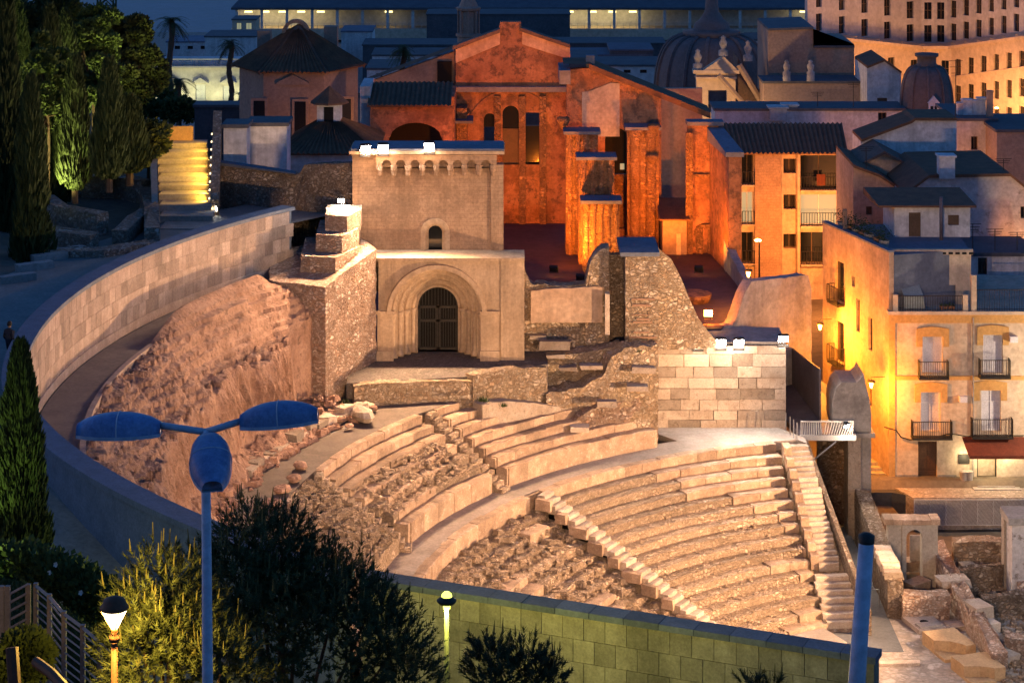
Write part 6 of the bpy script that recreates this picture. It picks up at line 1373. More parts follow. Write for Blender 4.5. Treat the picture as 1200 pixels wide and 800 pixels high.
tag(w.build('barrier_rail', M['steel'], loc=(a[0], a[1], 0)), 'thin steel barrier rail across the passage end', 'barrier')

# ------------------------------------------------------------------ lit stepped ramp at upper left
RP = thing('stepped_ramp', 'wide stepped ramp washed by low yellow wall lights, left of the retaining wall', 'stairs', P(216, 262, ZP))
yr = [268, 253, 240, 228, 217, 207, 196, 187, 178, 168, 158]
for k in range(len(yr) - 1):
    z = ZP + .05 + .30*k; a, b = P(187 - k*.3, yr[k], z), P(250 - k*.9, yr[k], z); c = P(187 - (k+1)*.3, yr[k+1], z + .3); 
    w = MB(); w.prism([(a[0], a[1]), (b[0], b[1]), (b[0] - .1, c[1] + .02), (a[0], c[1] + .02)], z - .9, z); w.build('step', M['brick_step'], RP)
p0, p1 = P(246, 253, ZP), P(238, 158, ZP + 3.2)
w = MB(); w.prism([(p0[0] + .0, p0[1]), (p0[0] + .5, p0[1]), (p1[0] + 1.1, p1[1]), (p1[0] + .6, p1[1])], ZP - .5, [ZP + .9, ZP + .9, ZP + 4.6, ZP + 4.6]); w.build('side_wall', M['rubble_tan'], RP)
q0 = P(186, 268, ZP); q1 = P(183, 158, ZP + 3.2); w = MB(); w.prism([(q0[0] - .35, q0[1]), (q0[0], q0[1]), (q1[0], q1[1]), (q1[0] - .35, q1[1])], ZP - .5, [ZP + .15, ZP + .15, ZP + 3.4, ZP + 3.4]); w.build('kerb_wall', M['brick_step'], RP)
w = MB(); e0, e1 = P(184, 158, ZP + 3.1), P(226, 158, ZP + 3.1); w.box(e0[0], e0[1], ZP + 2, e1[0], e0[1] + .3, ZP + 3.6); w.build('end_wall', M['wood_modern'], RP)
for k in range(-2, 10):
    t = k/10; x, y = lerp(p0[0], p1[0] + .6, t) - .04, lerp(p0[1], p1[1], t); z = lerp(ZP, ZP + 3.2, t) + .45
    w = MB(); w.box(x - .05, y - .12, z, x + .01, y + .12, z + .08); w.build('step_light', M['lit_far'], RP)
    if k % 1 == 0: lamp('step_light_beam', 'SPOT', (x - .12, y, z + .1), 210, (1, .55, .06), (x - 2.0, y, z - .55), R(150), .9, .06, RP)
flood_ramp = P(253, 244, ZP + .4)
RK = thing('road_kerb', 'thin pale kerb along the inner edge of the ring road above the cliff', 'kerb', (*pol(41.3, 165, C2), ZRING))
ring_part('kerb_edge', 41.12, 41.36, ZRING - .5, ZRING + .2, 150.5, 196, M['wall_slab'], RK, 60)
# dug foundations beside the ramp
EX = thing('dug_foundation', 'low curved stone foundations sunk in the dark ground left of the ramp', 'ruin', P(110, 280, ZP))
for i, (pts, hh) in enumerate((([(62,232),(95,229),(140,228),(172,236)], 1.2), ([(55,250),(70,262),(100,268),(120,272)], 1.0), ([(46,268),(60,285),(110,290)], .7), ([(172,236),(178,262),(178,288)], .9), ([(140,288),(160,270),(172,262)], .8), ([(48,300),(120,300),(182,290)], .35))):
    pl = [P(x, y, ZP)[:2] for x, y in pts]; L_, R_ = [], []
    for j, p in enumerate(pl):
        a = pl[max(j-1, 0)]; b = pl[min(j+1, len(pl)-1)]; d = Vector((b[0]-a[0], b[1]-a[1])).normalized(); L_.append((p[0]-d.y*.4, p[1]+d.x*.4)); R_.append((p[0]+d.y*.4, p[1]-d.x*.4))
    chunk('wall_stub', R_ + L_[::-1], ZP - .3, ZP + hh, M['rubble_pink'], EX, .08, .08, 60 + i)
# bench-like edging stones along the path
for i, (x, y) in enumerate(((40,316),(58,305),(80,298),(20,330))):
    w = MB(); w.box(-.9, -.25, 0, .9, .25, .35); w.v = [(a + random.uniform(-.05, .05), b, c) for a, b, c in w.v]; o = inst('kerb_stone', w.mesh('kerb_stone', M['concrete']), None, P(x, y, ZP), R(35)); tag(o, 'bluish kerb stone lying along the dark path edge', 'kerb', 'kerb stones by the path')

# ------------------------------------------------------------------ plants
def leaf_cloud(n, sample, size, mode='blade', up=.3):
    mb = MB()
    for _ in range(n):
        p, d = sample(); p = Vector(p); d = Vector(d); l = size*random.uniform(.6, 1.3)
        s = d.cross(Vector((random.uniform(-1, 1), random.uniform(-1, 1), random.uniform(-1, 1))))
        if s.length < 1e-3: continue
        s.normalize(); w = l*(.16 if mode == 'blade' else .42)
        if mode == 'blade': mb.add([p - s*w, p + s*w, p + d*l], [(0,1,2)])
        else: mb.add([p - s*w*.4, p + d*l*.5 - s*w, p + d*l, p + d*l*.5 + s*w], [(0,1,2,3)])
    return mb
def cypress(x, yt, yb, Y, label, wpx, zb=None, dens=1.0, m='leaf_cypress', group=None):
    q = Q(x, yb, Y); h = Z_(yt, Y) - q[2]; r = wpx/2*Y/FPX; o = thing('cypress_tree', label, 'tree', q, group)
    t = MB(); t.tube([(q[0], q[1], q[2] - .6), (q[0], q[1], q[2] + h*.5), (q[0], q[1], q[2] + h*.93)], [r*.22, r*.14, .02], 7); t.build('trunk', M['bark'], o)
    sd_ = random.uniform(0, 50)
    def smp():
        u = random.random()**.85; a = random.uniform(0, 2*pi); rr = r*(min(1, u*7 + .35) * (1 - u)**.55 * 1.12)*(1 + .34*nz(a*1.6, u*7, sd_) + .2*nz(a*4, u*22, sd_))
        k = random.random()**.35; z = q[2] + .1 + u*h
        return (q[0] + rr*k*math.cos(a), q[1] + rr*k*math.sin(a), z), Vector((math.cos(a)*.35, math.sin(a)*.35, 1)).normalized()
    leaf_cloud(int(min(26000, 420*h*r*2.2/ (h/6)**.5 * dens)), smp, .34*(max(.6, min(1.4, Y/90))), 'blade').build('crown', M[m], o)
    return o
# left foreground cypress and the dark group beyond the path
cypress(24, 408, 668, 58, 'tall narrow cypress beside the hedge, in front of the ring wall', 66, dens=4.2)
grp = [(6,-20,300,118,46,'dark cypress at the edge of the grove'),(36,96,330,112,44,'slim cypress with lit flank beside the path stones'),(58,14,250,126,50,'tall cypress in the grove behind the slim one'),(88,74,225,120,36,'narrow dark cypress above the dug foundations'),(76,20,215,132,44,'dark cypress behind the narrow one'),(128,76,212,118,40,'dark cypress left of the ramp, nearest the lattice mast'),(152,120,205,124,44,'low bushy cypress beside the stepped ramp'),(20,10,280,135,60,'broad dark cypress deep in the grove')]
for x, yt, yb, Y, w_, lb in grp: cypress(x, yt, yb, Y, lb, w_, dens=1.6)
def round_tree(name, label, x, yc, Y, rx, rz, zb, m='leaf_pine', n=9000, size=.3, seed=1, cat='tree', tips=0):
    c = Q(x, yc, Y); o = thing(name, label, cat, (c[0], c[1], zb)); rng = random.Random(seed)
    t = MB(); t.tube([(c[0], c[1], zb - .4), (c[0] + .1, c[1], lerp(zb, c[2], .6)), (c[0], c[1], c[2] + rz*.4)], [rx*.09, rx*.07, .03], 8)
    cl = []
    for k in range(34):
        a = rng.uniform(0, 2*pi); e = rng.uniform(-.75, 1.0); rr = rng.uniform(.45, .85); d = Vector((math.cos(a)*math.sqrt(max(0, 1-e*e*.8))*rx, math.sin(a)*math.sqrt(max(0, 1-e*e*.8))*rx, e*rz))*rr
        cl.append((Vector(c) + d, rng.uniform(.22, .38)*rx)); t.tube([(c[0], c[1], c[2] - rz*.3), Vector(c) + d*.9], [rx*.03, rx*.008], 5)
    t.build('trunk', M['bark'], o)
    def smp():
        p, r = rng.choice(cl); a = random.uniform(0, 2*pi); e = random.uniform(-1, 1); k = random.random()**.4; s = math.sqrt(1 - e*e)
        d = Vector((s*math.cos(a), s*math.sin(a), e)); return p + Vector((d.x, d.y, d.z*.8))*r*k, (d + Vector((0, 0, .5))).normalized()
    leaf_cloud(n, smp, size, 'leaf').build('crown', M[m], o)
    return o, cl, c
round_tree('pine_tree', 'broad dark pine at the left end of the grove skyline', 50, 60, 150, 4.6, 4.0, 16, n=30000, size=.28, seed=3)
round_tree('pine_tree', 'rounded dark pine beside the lit villa', 150, 78, 142, 2.2, 3.9, 15, n=24000, size=.24, seed=4)
round_tree('pine_tree', 'yellow green lit tree between the dark cypresses', 108, 75, 136, 1.9, 4.6, 16, 'leaf_hedge', 16000, .22, 5)
round_tree('pine_tree', 'small lit tree low between the slim cypresses', 55, 110, 122, 1.3, 4.2, 17, 'leaf_hedge', 11000, .2, 6)
round_tree('shrub', 'dark shrub on the slope right of the low bushy cypress', 172, 165, 128, 1.3, 1.4, 17, 'leaf_pine', 3000, .3, 8, 'shrub')
round_tree('shrub', 'lit garden shrub before the villa wall', 176, 122, 200, 2.2, 1.6, 9, 'leaf_hedge', 2500, .4, 9, 'shrub')
round_tree('shrub', 'dark shrub between the palms of the villa', 210, 130, 198, 1.6, 1.2, 9, 'leaf_pine', 2500, .4, 10, 'shrub')
# palms
def palm(x, yt, yb, Y, label, rpx, fronds=34):
    b = Q(x, yb, Y); zt = Z_(yt, Y); r = rpx*Y/FPX; o = thing('palm_tree', label, 'tree', b)
    t = MB(); n = 14; t.tube([(b[0] + .15*math.sin(k*.6), b[1], lerp(b[2] - 1, zt, k/n)) for k in range(n + 1)], [.26 + .05*(k % 2) for k in range(n + 1)], 8); t.build('trunk', M['bark'], o)
    f = MB()
    for k in range(fronds):
        a = random.uniform(0, 2*pi); e = random.uniform(-.35, 1.2); L = r*random.uniform(.85, 1.1); d = Vector((math.cos(a), math.sin(a), 0)); s = Vector((-math.sin(a), math.cos(a), 0)); pr = Vector((b[0], b[1], zt)); seg = 9; pts = []
        for j in range(seg + 1):
            u = j/seg; pts.append(pr + d*L*u*math.cos(e*(1-u*.4)) + Vector((0, 0, L*(math.sin(e)*u - .75*u*u))))
        for j in range(seg):
            w = .34*r/2.4*(1 - (j/seg)**2*.7); dr_ = Vector((0, 0, -.3*w))
            for g_ in range(2):
                p, q = pts[j].lerp(pts[j+1], g_*.5), pts[j].lerp(pts[j+1], g_*.5 + .32)
                f.add([p, q, q + s*w*1.6 + dr_ + (pts[j+1]-pts[j])*.5, p, q, q - s*w*1.6 + dr_ + (pts[j+1]-pts[j])*.5], [(0,1,2), (3,4,5)])
    f.build('crown', M['leaf_palm'], o)
palm(200, 26, 138, 220, 'tall slender palm rising above the lit villa', 25)
palm(208, 96, 140, 215, 'short palm arching before the villa window', 26, 30)
palm(270, 52, 110, 240, 'palm behind the chapel roof', 20)
palm(473, 58, 100, 235, 'bushy palm between the chapel and the church gable', 19, 46)
palm(282, 112, 130, 225, 'small palm beside the villa corner', 15, 24)

# --- foreground pines with upright candles
def fg_pine(label, lobes, Y, zb, n, seed, base_x):
    rng = random.Random(seed); b = (X_(base_x, Y), Y, zb); o = thing('pine_tree', label, 'tree', b, None)
    t = MB(); t.tube([(b[0], b[1], zb - .5), (b[0], b[1], zb + 2), (b[0], b[1], Z_(lobes[0][1], Y) - .3)], [.16, .13, .05], 8); tips = []; pts = []
    for x, y, rpx, dy in lobes:
        c = Vector(Q(x, y, Y + dy)); r = rpx*(Y + dy)/FPX; t.tube([(b[0], b[1], min(c.z, zb + 2.5) - .3), c], [.07, .02], 5)
        m = max(24, int(r*r*330))
        for k in range(m):
            a = rng.uniform(0, 2*pi); e = rng.uniform(-.55, 1); s = math.sqrt(1 - e*e); rr = r*rng.uniform(.55, 1.05)
            pts.append((c + Vector((s*math.cos(a), s*math.sin(a), e))*rr, (Vector((s*math.cos(a), s*math.sin(a), e*.5 + .75))).normalized()))
    t.build('trunk', M['bark'], o); mb = MB(); tp_ = MB()
    for p, d in pts:
        L = rng.uniform(.16, .34)     # shoot with a brush of needles
        for k in range(n):
            u = rng.random(); q = p + d*L*u; a = rng.uniform(0, 2*pi); s = d.orthogonal().normalized(); s.rotate(Matrix.Rotation(a, 3, d)); nd = (s*.8 + d*.75).normalized(); l = rng.uniform(.08, .15); w = nd.cross(d).normalized()*.0125
            mb.add([q - w, q + w, q + nd*l], [(0,1,2)])
        if d.z > .8 and rng.random() < .35:
            l = rng.uniform(.12, .3); q = p + d*L*.9; up = (Vector((0, 0, 1)) + d*.25).normalized(); tp_.tube([q, q + up*l], [.016, .006], 4)
    mb.build('crown', M['leaf_pine'], o); cd_ = tp_.build('candles', M['leaf_tip'], o); cd_['kind'] = 'stuff'; return o
fg_pine('large dark foreground pine with upright candles, behind the triple lamp post', [(305,662,62,0),(262,690,58,-.6),(350,690,60,.3),(395,700,52,.2),(300,740,80,-.8),(380,760,90,-.3),(455,770,55,0),(430,722,46,.4),(240,760,60,-1),(480,800,40,.2),(330,640,40,.4),(290,626,34,.3)], 42, 19.6, 20, 21, 330)
fg_pine('smaller foreground pine lit yellow by the lantern', [(185,690,42,0),(165,730,46,-.2),(205,748,56,-.4),(235,725,36,.3),(180,786,60,-.6),(258,790,52,-.9),(215,690,34,.3),(150,770,36,-.3)], 38.2, 20.6, 20, 22, 200)
fg_pine('small dark pine top below the block wall, right of the green lamp', [(580,790,36,0),(615,795,38,.2),(640,800,26,0),(572,765,16,.1)], 44, 18.0, 30, 23, 598)
fg_pine('tiny dark conifer tip at the block wall foot near the right pole', [(880,806,12,0),(905,808,10,0)], 46, 17.5, 24, 24, 880)
# hedge with white flowers, lawn, bushes
HG = thing('hedge', 'dense dark green hedge with white flowers between lawn and path', 'hedge', P(60, 690, 19.3))
hp = [(0,672),(35,672),(70,684),(100,700),(122,722)]
def hs():
    x = random.uniform(-25, 122); y = interp([(-25,668)] + hp[1:], x); Y = lerp(57, 53, (x + 25)/147); c = Vector(Q(x, y + 2, Y)); a = random.uniform(0, 2*pi); e = random.uniform(-1, 1); s = math.sqrt(1-e*e); d = Vector((s*math.cos(a), s*math.sin(a), e)); return c + Vector((d.x*.7, d.y*.8, d.z*.75))*random.random()**.3*(1 + .3*nz(x*.12, 1, 1)), (d + Vector((0, 0, .4))).normalized()
leaf_cloud(15000, hs, .14, 'leaf').build('foliage', M['leaf_hedge'], HG)
fl = MB()
for k in range(26):
    p, d = hs(); p = Vector(p) + Vector((0, -.35, .25)); 
    for j in range(5): a = 2*pi*j/5; u = Vector((math.cos(a), math.sin(a)*.6 - .4, math.sin(a)))*.06; v = Vector((-math.sin(a), 0, math.cos(a)))*.03; fl.add([p, p + u*.6 + v, p + u, p + u*.6 - v], [(0,1,2,3)])
fl.build('flowers', M['flower_white'], HG)['kind'] = 'stuff'
lawn = MB(); n = 24
ll = [(-30,672,690),(0,678,700),(30,682,716),(60,700,748),(90,722,770),(120,748,800),(150,775,825)]
for x, ya, yb in ll: 
    Y = lerp(54, 48, (x+30)/180); A = Q(x, ya, Y); lawn.v += [A, P(x, yb + 40, A[2] - .6)]
for k in range(len(ll) - 1): lawn.f.append((2*k, 2*k+2, 2*k+3, 2*k+1))
tag(lawn.build('lawn', M['grass']), kind='structure')
def gs():
    k = random.randrange(len(ll) - 1); u, v = random.random(), random.random(); A = Vector(lawn.v[2*k]).lerp(Vector(lawn.v[2*k+2]), u); B = Vector(lawn.v[2*k+1]).lerp(Vector(lawn.v[2*k+3]), u); return A.lerp(B, v), Vector((random.gauss(0, .3), random.gauss(0, .3), 1)).normalized()
gr = leaf_cloud(9000, gs, .10, 'blade').build('grass', M['leaf_hedge']); tag(gr, 'short lawn grass behind the slatted fence', 'grass', None, 'stuff')
for i, (x, y, lb, w_) in enumerate(((30,770,'green creeper bush at the foot of the slatted fence',.5),(10,790,'dark bush in the lower corner beside the fence',.45))):
    c = Vector(Q(x, y, 40)); o = thing('bush', lb, 'bush', c)
    def bs2(): a = random.uniform(0, 2*pi); e = random.uniform(-1, 1); s = math.sqrt(1-e*e); d = Vector((s*math.cos(a), s*math.sin(a), e)); return c + d*w_*random.random()**.3, (d + Vector((0,0,.4))).normalized()
    leaf_cloud(2600, bs2, .1, 'leaf').build('foliage', M['leaf_hedge'], o)
# slatted fence stepping down beside the lantern
FN = thing('slatted_fence', 'brown timber framed fence with slatted panels stepping down past the lantern', 'fence', Q(60, 760, 43))
posts = [(42,686,47),(58,699,46),(75,719,45),(97,735,44),(117,752,43),(140,770,42),(160,787,41.2),(166,790,41)]
for i, (x, y, Y) in enumerate(posts):
    q = Q(x, y, Y); w = MB(); w.box(q[0]-.045, q[1]-.045, q[2]-2.2, q[0]+.045, q[1]+.045, q[2]+.06); w.build('post', M['rail_wood'], FN)
    if i < len(posts) - 1:
        x2, y2, Y2 = posts[i+1]; q2 = Q(x2, y2, Y2); w = MB(); w.tube([q, q2], .045, 4); w.build('top_rail', M['rail_wood'], FN)
        for k in range(11):
            d = .12 + k*.16; w = MB(); w.tube([(q[0], q[1], q[2]-d), (q2[0], q2[1], q2[2]-d)], .022, 4); w.build('slat', M['rail_wood'], FN)
for x, y, Y in ((2,686,46.5),(9,686,46.5),(33,684,47)):
    q = Q(x, y, Y); w = MB(); w.box(q[0]-.05, q[1]-.05, q[2]-2.2, q[0]+.05, q[1]+.05, q[2]); w.build('post', M['rail_wood'], FN)
for k in range(9):
    a, b = Q(9, 697 + k*10, 46.5), Q(33, 684 + k*10, 47); w = MB(); w.tube([a, b], .03, 4); w.build('slat', M['rail_wood'], FN)
w = MB(); w.tube([Q(16, 765, 41), Q(24, 810, 40.5)], .07, 8); w.build('brace_log', M['rail_wood'], FN)
tl = MB(); tl.tube([Q(42, 775, 34), Q(60, 788, 33.6), Q(85, 815, 33)], .08, 8); tag(tl.build('log_rail', M['lamp_rust'], loc=Q(60, 788, 35.6)), 'round timber log rail below the slatted fence', 'rail')
tl = MB(); tl.tube([Q(14, 758, 34.2), Q(18, 815, 34)], .10, 8); tag(tl.build('log_post', M['lamp_rust'], loc=Q(16, 790, 36)), 'stout reddish log post below the slatted fence', 'post')

# ------------------------------------------------------------------ lamps of the foreground
TL = thing('triple_lamp_post', 'grey street lamp post with three big covered heads', 'street lamp', (X_(245,23), 23, 25))
q = Q(241, 507, 23); t = MB(); t.tube([(X_(246,23), 23, 25), (X_(244,23), 23, 31), (q[0], q[1], q[2])], [.075, .06, .045], 12); t.build('pole', M['pole_grey'], TL, smooth=True)
def head(c, ang, L, Wd, Hh, pitch):
    """cobra head: faceted rounded shell on a flat lamp tray"""
    mb = MB(); nu, nv = 12, 10; m = Matrix.Rotation(ang, 4, 'Z') @ Matrix.Rotation(pitch, 4, 'Y')
    for i in range(nu + 1):
        u = i/nu; s = (math.sin(pi*min(1, max(0, .06 + .88*u))))**.45
        for j in range(nv + 1):
            v_ = pi*j/nv; z = math.sin(v_)**.6*Hh*(s if True else 1)
            mb.v.append(tuple(Vector(c) + m @ Vector(((u - .0)*L, math.cos(v_)*Wd/2*s, z))))
    for i in range(nu):
        for j in range(nv): a = i*(nv+1) + j; mb.f.append((a, a+nv+1, a+nv+2, a+1))
    mb.f += [tuple(range(nv, -1, -1)), tuple(nu*(nv+1) + j for j in range(nv + 1))]
    sh = mb.build('lamp_head', M['lamp_shell'], TL, smooth=True)
    seam = MB(); seam.tube([Vector(c) + m @ Vector((.5*L, math.cos(pi*j/14)*Wd*.503, math.sin(pi*j/14)**.6*Hh*1.01)) for j in range(15)], .007, 4); seam.build('seam', M['pole_grey'], sh)
    tr = MB(); tr.v = []; vs = []
    for i in range(nu + 1):
        u = i/nu; s = (math.sin(pi*min(1, max(0, .06 + .88*u))))**.45
        for sg in (-1, 1): vs.append(tuple(Vector(c) + m @ Vector((u*L, sg*Wd/2*s*1.02, -.0))))
    b0 = [tuple(Vector(p) + m.to_3x3() @ Vector((0, 0, -.035))) for p in vs]
    tr.v = vs + b0; k = len(vs)
    for i in range(nu): a = 2*i; tr.f += [(a, a+2, a+3, a+1), (k+a, k+a+1, k+a+3, k+a+2), (a, k+a, k+a+2, a+2), (a+1, a+3, k+a+3, k+a+1)]
    tr.build('lamp_tray', M['pole_grey'], sh)
    ln = MB(); ln.v = [tuple(Vector(c) + m @ Vector((x*L, y*Wd, -.045))) for x, y in ((.3,-.3),(.85,-.3),(.85,.3),(.3,.3))]; ln.f = [(0,3,2,1)]; ln.build('lens', M['glass_blue'], sh)
for (hx, hy), (ax, ay), ang, pit in (((187,498),(241,506),R(183),R(-1)), ((283,493),(241,506),R(2),R(-4))):
    a = MB(); s, e = Q(ax, ay, 23), Q(hx, hy, 23); a.tube([s, e], .035, 10); a.build('arm', M['pole_grey'], TL, smooth=True)
head(Q(189, 505, 23), R(180), .86, .40, .20, R(1)); head(Q(282, 497, 23), R(0), .80, .38, .20, R(-5))
a = MB(); a.tube([Q(241, 506, 23), Q(243, 516, 22.8)], .035, 8); a.build('arm', M['pole_grey'], TL, smooth=True); head(Q(245, 515, 22.9), R(-80), .80, .42, .20, R(20))
RPz = MB(); RPz.tube([(X_(1002,15.5), 15.5, 26), Q(1004, 800, 15.5), Q(1015.5, 632, 15.5)], [.07, .06, .052], 14); tag(RPz.build('steel_pole', M['pole_grey'], loc=(X_(1002,15.5), 15.5, 26), smooth=True), 'leaning bluish grey metal pole before the stage ruins', 'pole')
cpz = MB(); cpz.lathe([(.056, -.02), (.058, .03), (.03, .045), (0, .05)], Q(1015.5, 632, 15.5), 14); cpz.build('pole_cap', M['iron'], bpy.data.objects['steel_pole'], smooth=True)
# lantern with glass cone
LN = thing('cone_lantern', 'glowing cone lantern on a rusty brown post beside the slatted fence', 'street lamp', Q(135, 900, 36))
b = Vector(Q(134, 742, 36)); p = MB(); p.tube([(X_(136,36), 36, 21), b + Vector((0, 0, -.12))], [.06, .05], 10); p.build('post', M['lamp_rust'], LN, smooth=True)
p = MB(); p.lathe([(.05, -.14), (.085, -.12), (.085, -.05), (.045, .0), (.06, .05), (.05, .08)], b, 12); p.build('collar', M['lamp_rust'], LN, smooth=True)
p = MB(); p.lathe([(.05, .08), (.215, .40)], b, 16); p.build('glass_cone', M['lit_lantern'], LN, smooth=True)
p = MB(); p.lathe([(.225, .395), (.235, .41), (.235, .43), (.20, .47), (.17, .55), (.05, .60), (0, .60)], b, 16); p.build('hood', M['lamp_rust'], LN, smooth=True)
p = MB()
for k in range(4): a = k*pi/2 + .5; p.tube([b + Vector((.052*math.cos(a), .052*math.sin(a), .08)), b + Vector((.225*math.cos(a), .225*math.sin(a), .4))], .009, 4)
p.build('glazing_bar', M['lamp_rust'], LN)
lamp('lantern_light', 'POINT', b + Vector((.0, .0, .26)), 1150, (1, .58, .10), radius=.1, parent=LN)
lamp('lantern_light', 'POINT', b + Vector((.75, -.35, -.6)), 1, (1, .52, .10), radius=.1, parent=LN)
# green mushroom lamp
GL = thing('mushroom_lamp', 'greenish glowing mushroom lamp on a slim post before the block wall', 'street lamp', (X_(524,56), 56, 13.4))
b = Vector(Q(523.5, 713, 56)); k = 1.22; p = MB(); p.tube([(b.x, b.y, 13.4), (b.x, b.y, b.z)], [.075, .06], 10); p.build('post', M['lamp_dark'], GL, smooth=True)
p = MB(); p.lathe([(.0, .34*k), (.06*k, .33*k), (.10*k, .26*k), (.20*k, .19*k), (.205*k, .16*k), (.16*k, .11*k), (.1*k, .09*k)], b, 18); p.build('hood', M['lamp_dark'], GL, smooth=True)
p = MB(); p.lathe([(.085, .0), (.085, .11)], b, 14); p.build('lamp_glass', M['lit_mushroom'], GL, smooth=True)
p = MB(); p.lathe([(.11*k, .25*k), (.10*k, .30*k), (.05*k, .345*k), (0, .35*k)], b + Vector((0, 0, .005)), 14); p.build('lit_cap', M['lit_cap'], GL, smooth=True)
lamp('mushroom_light', 'POINT', b + Vector((0, .0, .05)), 2000, (.92, .82, .14), radius=.07, parent=GL)

# ------------------------------------------------------------------ person on the path
def person(x, y, label):
    q = Vector(P(x, y, ZP + .02)); o = thing('person', label, 'person', q)
    me = bpy.data.meshes.new('body'); J = [(0,0,.98),(0,.02,1.18),(0,.03,1.40),(0,.02,1.50),(-.10,0,.92),(-.12,.10,.50),(-.12,.02,.07),(-.12,-.12,.03),(.10,0,.92),(.11,-.10,.50),(.12,.10,.08),(.12,-.04,.03),(-.19,.02,1.38),(-.24,.06,1.12),(-.22,-.08,.92),(.19,.02,1.38),(.25,.05,1.12),(.22,-.10,.93)]
    E_ = [(0,1),(1,2),(2,3),(0,4),(4,5),(5,6),(6,7),(0,8),(8,9),(9,10),(10,11),(2,12),(12,13),(13,14),(2,15),(15,16),(16,17)]
    Rd = [.16,.15,.15,.06,.11,.075,.05,.045,.11,.075,.05,.045,.075,.055,.04,.075,.055,.04]
    me.from_pydata(J, E_, []); me.materials.append(M['cloth_dark']); ob = bpy.data.objects.new('body', me); link(ob, o); ORG[ob.name] = q
    md = ob.modifiers.new('skin', 'SKIN'); ob.modifiers.new('sub', 'SUBSURF').levels = 1; ob.modifiers['sub'].render_levels = 2
    for i, r in enumerate(Rd): me.skin_vertices[0].data[i].radius = (r, r*.8)
    me.skin_vertices[0].data[0].use_root = True
    hd = MB(); hd.lathe([(.0,-.13),(.05,-.12),(.075,-.06),(.082,.0),(.08,.06),(.05,.11),(0,.125)], (0,0,0), 12); hd.add([(-.012,-.085,.0),(.012,-.085,.0),(0,-.108,-.03),(0,-.08,-.04)], [(0,1,2),(0,2,3),(1,3,2)])
    for sx in (-1, 1): hd.lathe([(.0,-.03),(.018,-.02),(.018,.02),(0,.03)], (sx*.083, 0, 0), 6); hd.lathe([(0,-.01),(.012,0),(0,.01)], (sx*.03, -.077, .015), 6)
    ho = bpy.data.objects.new('head', hd.mesh('head', M['skin'], smooth=True)); link(ho, o); ho.location = (0, 0, 1.63); ho.rotation_euler = (0, 0, R(50)); ORG[ho.name] = q
    hr = MB(); hr.lathe([(.093,-.05),(.098,.0),(.095,.06),(.06,.125),(0,.14)], (0,.018,0), 12); h2 = bpy.data.objects.new('hair', hr.mesh('hair', M['hair'], smooth=True)); link(h2, o); h2.location = (0, 0, 1.64); h2.rotation_euler = (0, 0, R(50))
    for i, (p_, s_) in enumerate((((-.22,-.10,.86), -1), ((.22,-.12,.87), 1))):
        hm = MB(); hm.obox((0,0,-.03), (.03,.075,.09))
        for k in range(4): yy = -.03 + .02*k; hm.tube([(0, yy, -.07), (.004*s_, yy, -.11), (.012*s_, yy - .004, -.14 + .008*abs(k-1.5))], [.009,.0085,.007], 5)
        hm.tube([(0, -.035, -.02), (0, -.06, -.05), (0, -.062, -.08)], [.01,.009,.008], 5)
        h = bpy.data.objects.new('hand', hm.mesh('hand', M['skin'])); link(h, o); h.location = (p_[0], p_[1], p_[2] + .06)
    o.rotation_euler = (0, 0, R(150)); return o
person(11, 427, 'person in dark clothes walking on the path beside the ring wall')

# ------------------------------------------------------------------ floodlights and street lamps, those of the place and added ones
def flood(pos, target, power, color, label, group, lens='lit_flood', size=R(110), r=.22, pole=0, blend=.7, name='floodlight', facing=None):
    pos = Vector(pos); o = thing(name, label, 'floodlight', pos, group); d = (Vector(facing if facing is not None else target) - pos).normalized(); rot = d.to_track_quat('-Y', 'Z').to_matrix()
    b = MB(); b.box(-r*1.3, -.02, -r, r*1.3, .16, r); b.box(-r*.9, .16, -r*.7, r*.9, .24, r*.7); b.v = [tuple(pos + rot @ Vector(p)) for p in b.v]; b.build('housing', M['iron'], o)
    l = MB(); l.box(-r*1.15, -.03, -r*.85, r*1.15, -.021, r*.85); l.v = [tuple(pos + rot @ Vector(p)) for p in l.v]; l.build('lens', M[lens], o)
    s = MB(); s.box(pos.x - r*1.4, pos.y + .05, pos.z - r*1.6, pos.x - r*1.32, pos.y + .12, pos.z + .05); s.box(pos.x + r*1.32, pos.y + .05, pos.z - r*1.6, pos.x + r*1.4, pos.y + .12, pos.z + .05); s.box(pos.x - r*1.4, pos.y + .05, pos.z - r*1.7 - pole, pos.x + r*1.4, pos.y + .12, pos.z - r*1.6); s.build('bracket', M['iron'], o)
    lamp('flood_beam', 'SPOT', pos + d*.12, power, color, target, size, blend, .25, o)
    if lens == 'lit_flood' and power < 28000: lamp('flood_spill', 'POINT', pos + d*.4, 90, color, radius=.2, parent=o)
    return o
WARM = (1, .57, .28); COOL = (1, .72, .5); SOD = (1, .21, .014)
# visible on the tower roof, on the buttress wall and on the ashlar wall, all aimed at the seating
for i, (x, y) in enumerate(((428,174),(449,173),(503,171))):
    flood(Q(x, y, 121.1), (2 - 5*i, 100, 6), KW['tower'], WARM, 'white glaring floodlight on the tower roof edge', 'floodlights on the tower roof', pole=.1)
flood(Q(400, 235, 121.3), (-8, 102, 9), KW['buttress'], WARM, 'yellowish glaring floodlight on the rubble wall left of the tower', None, r=.14)
for i, (x, y) in enumerate(((818,402),(845,401),(866,401),(918,397))):
    flood(Q(x, y, 122.7), (9 + 2*i, 104, 0), KW['ashlar'], COOL, 'white glaring floodlight on the crest of the ashlar wall', 'floodlights on the ashlar wall', pole=.1)
flood(Q(992, 499, 121.3), (19, 111, 0), KW['bridge'], COOL, 'small white floodlight at the end of the footbridge parapet', None, r=.11)
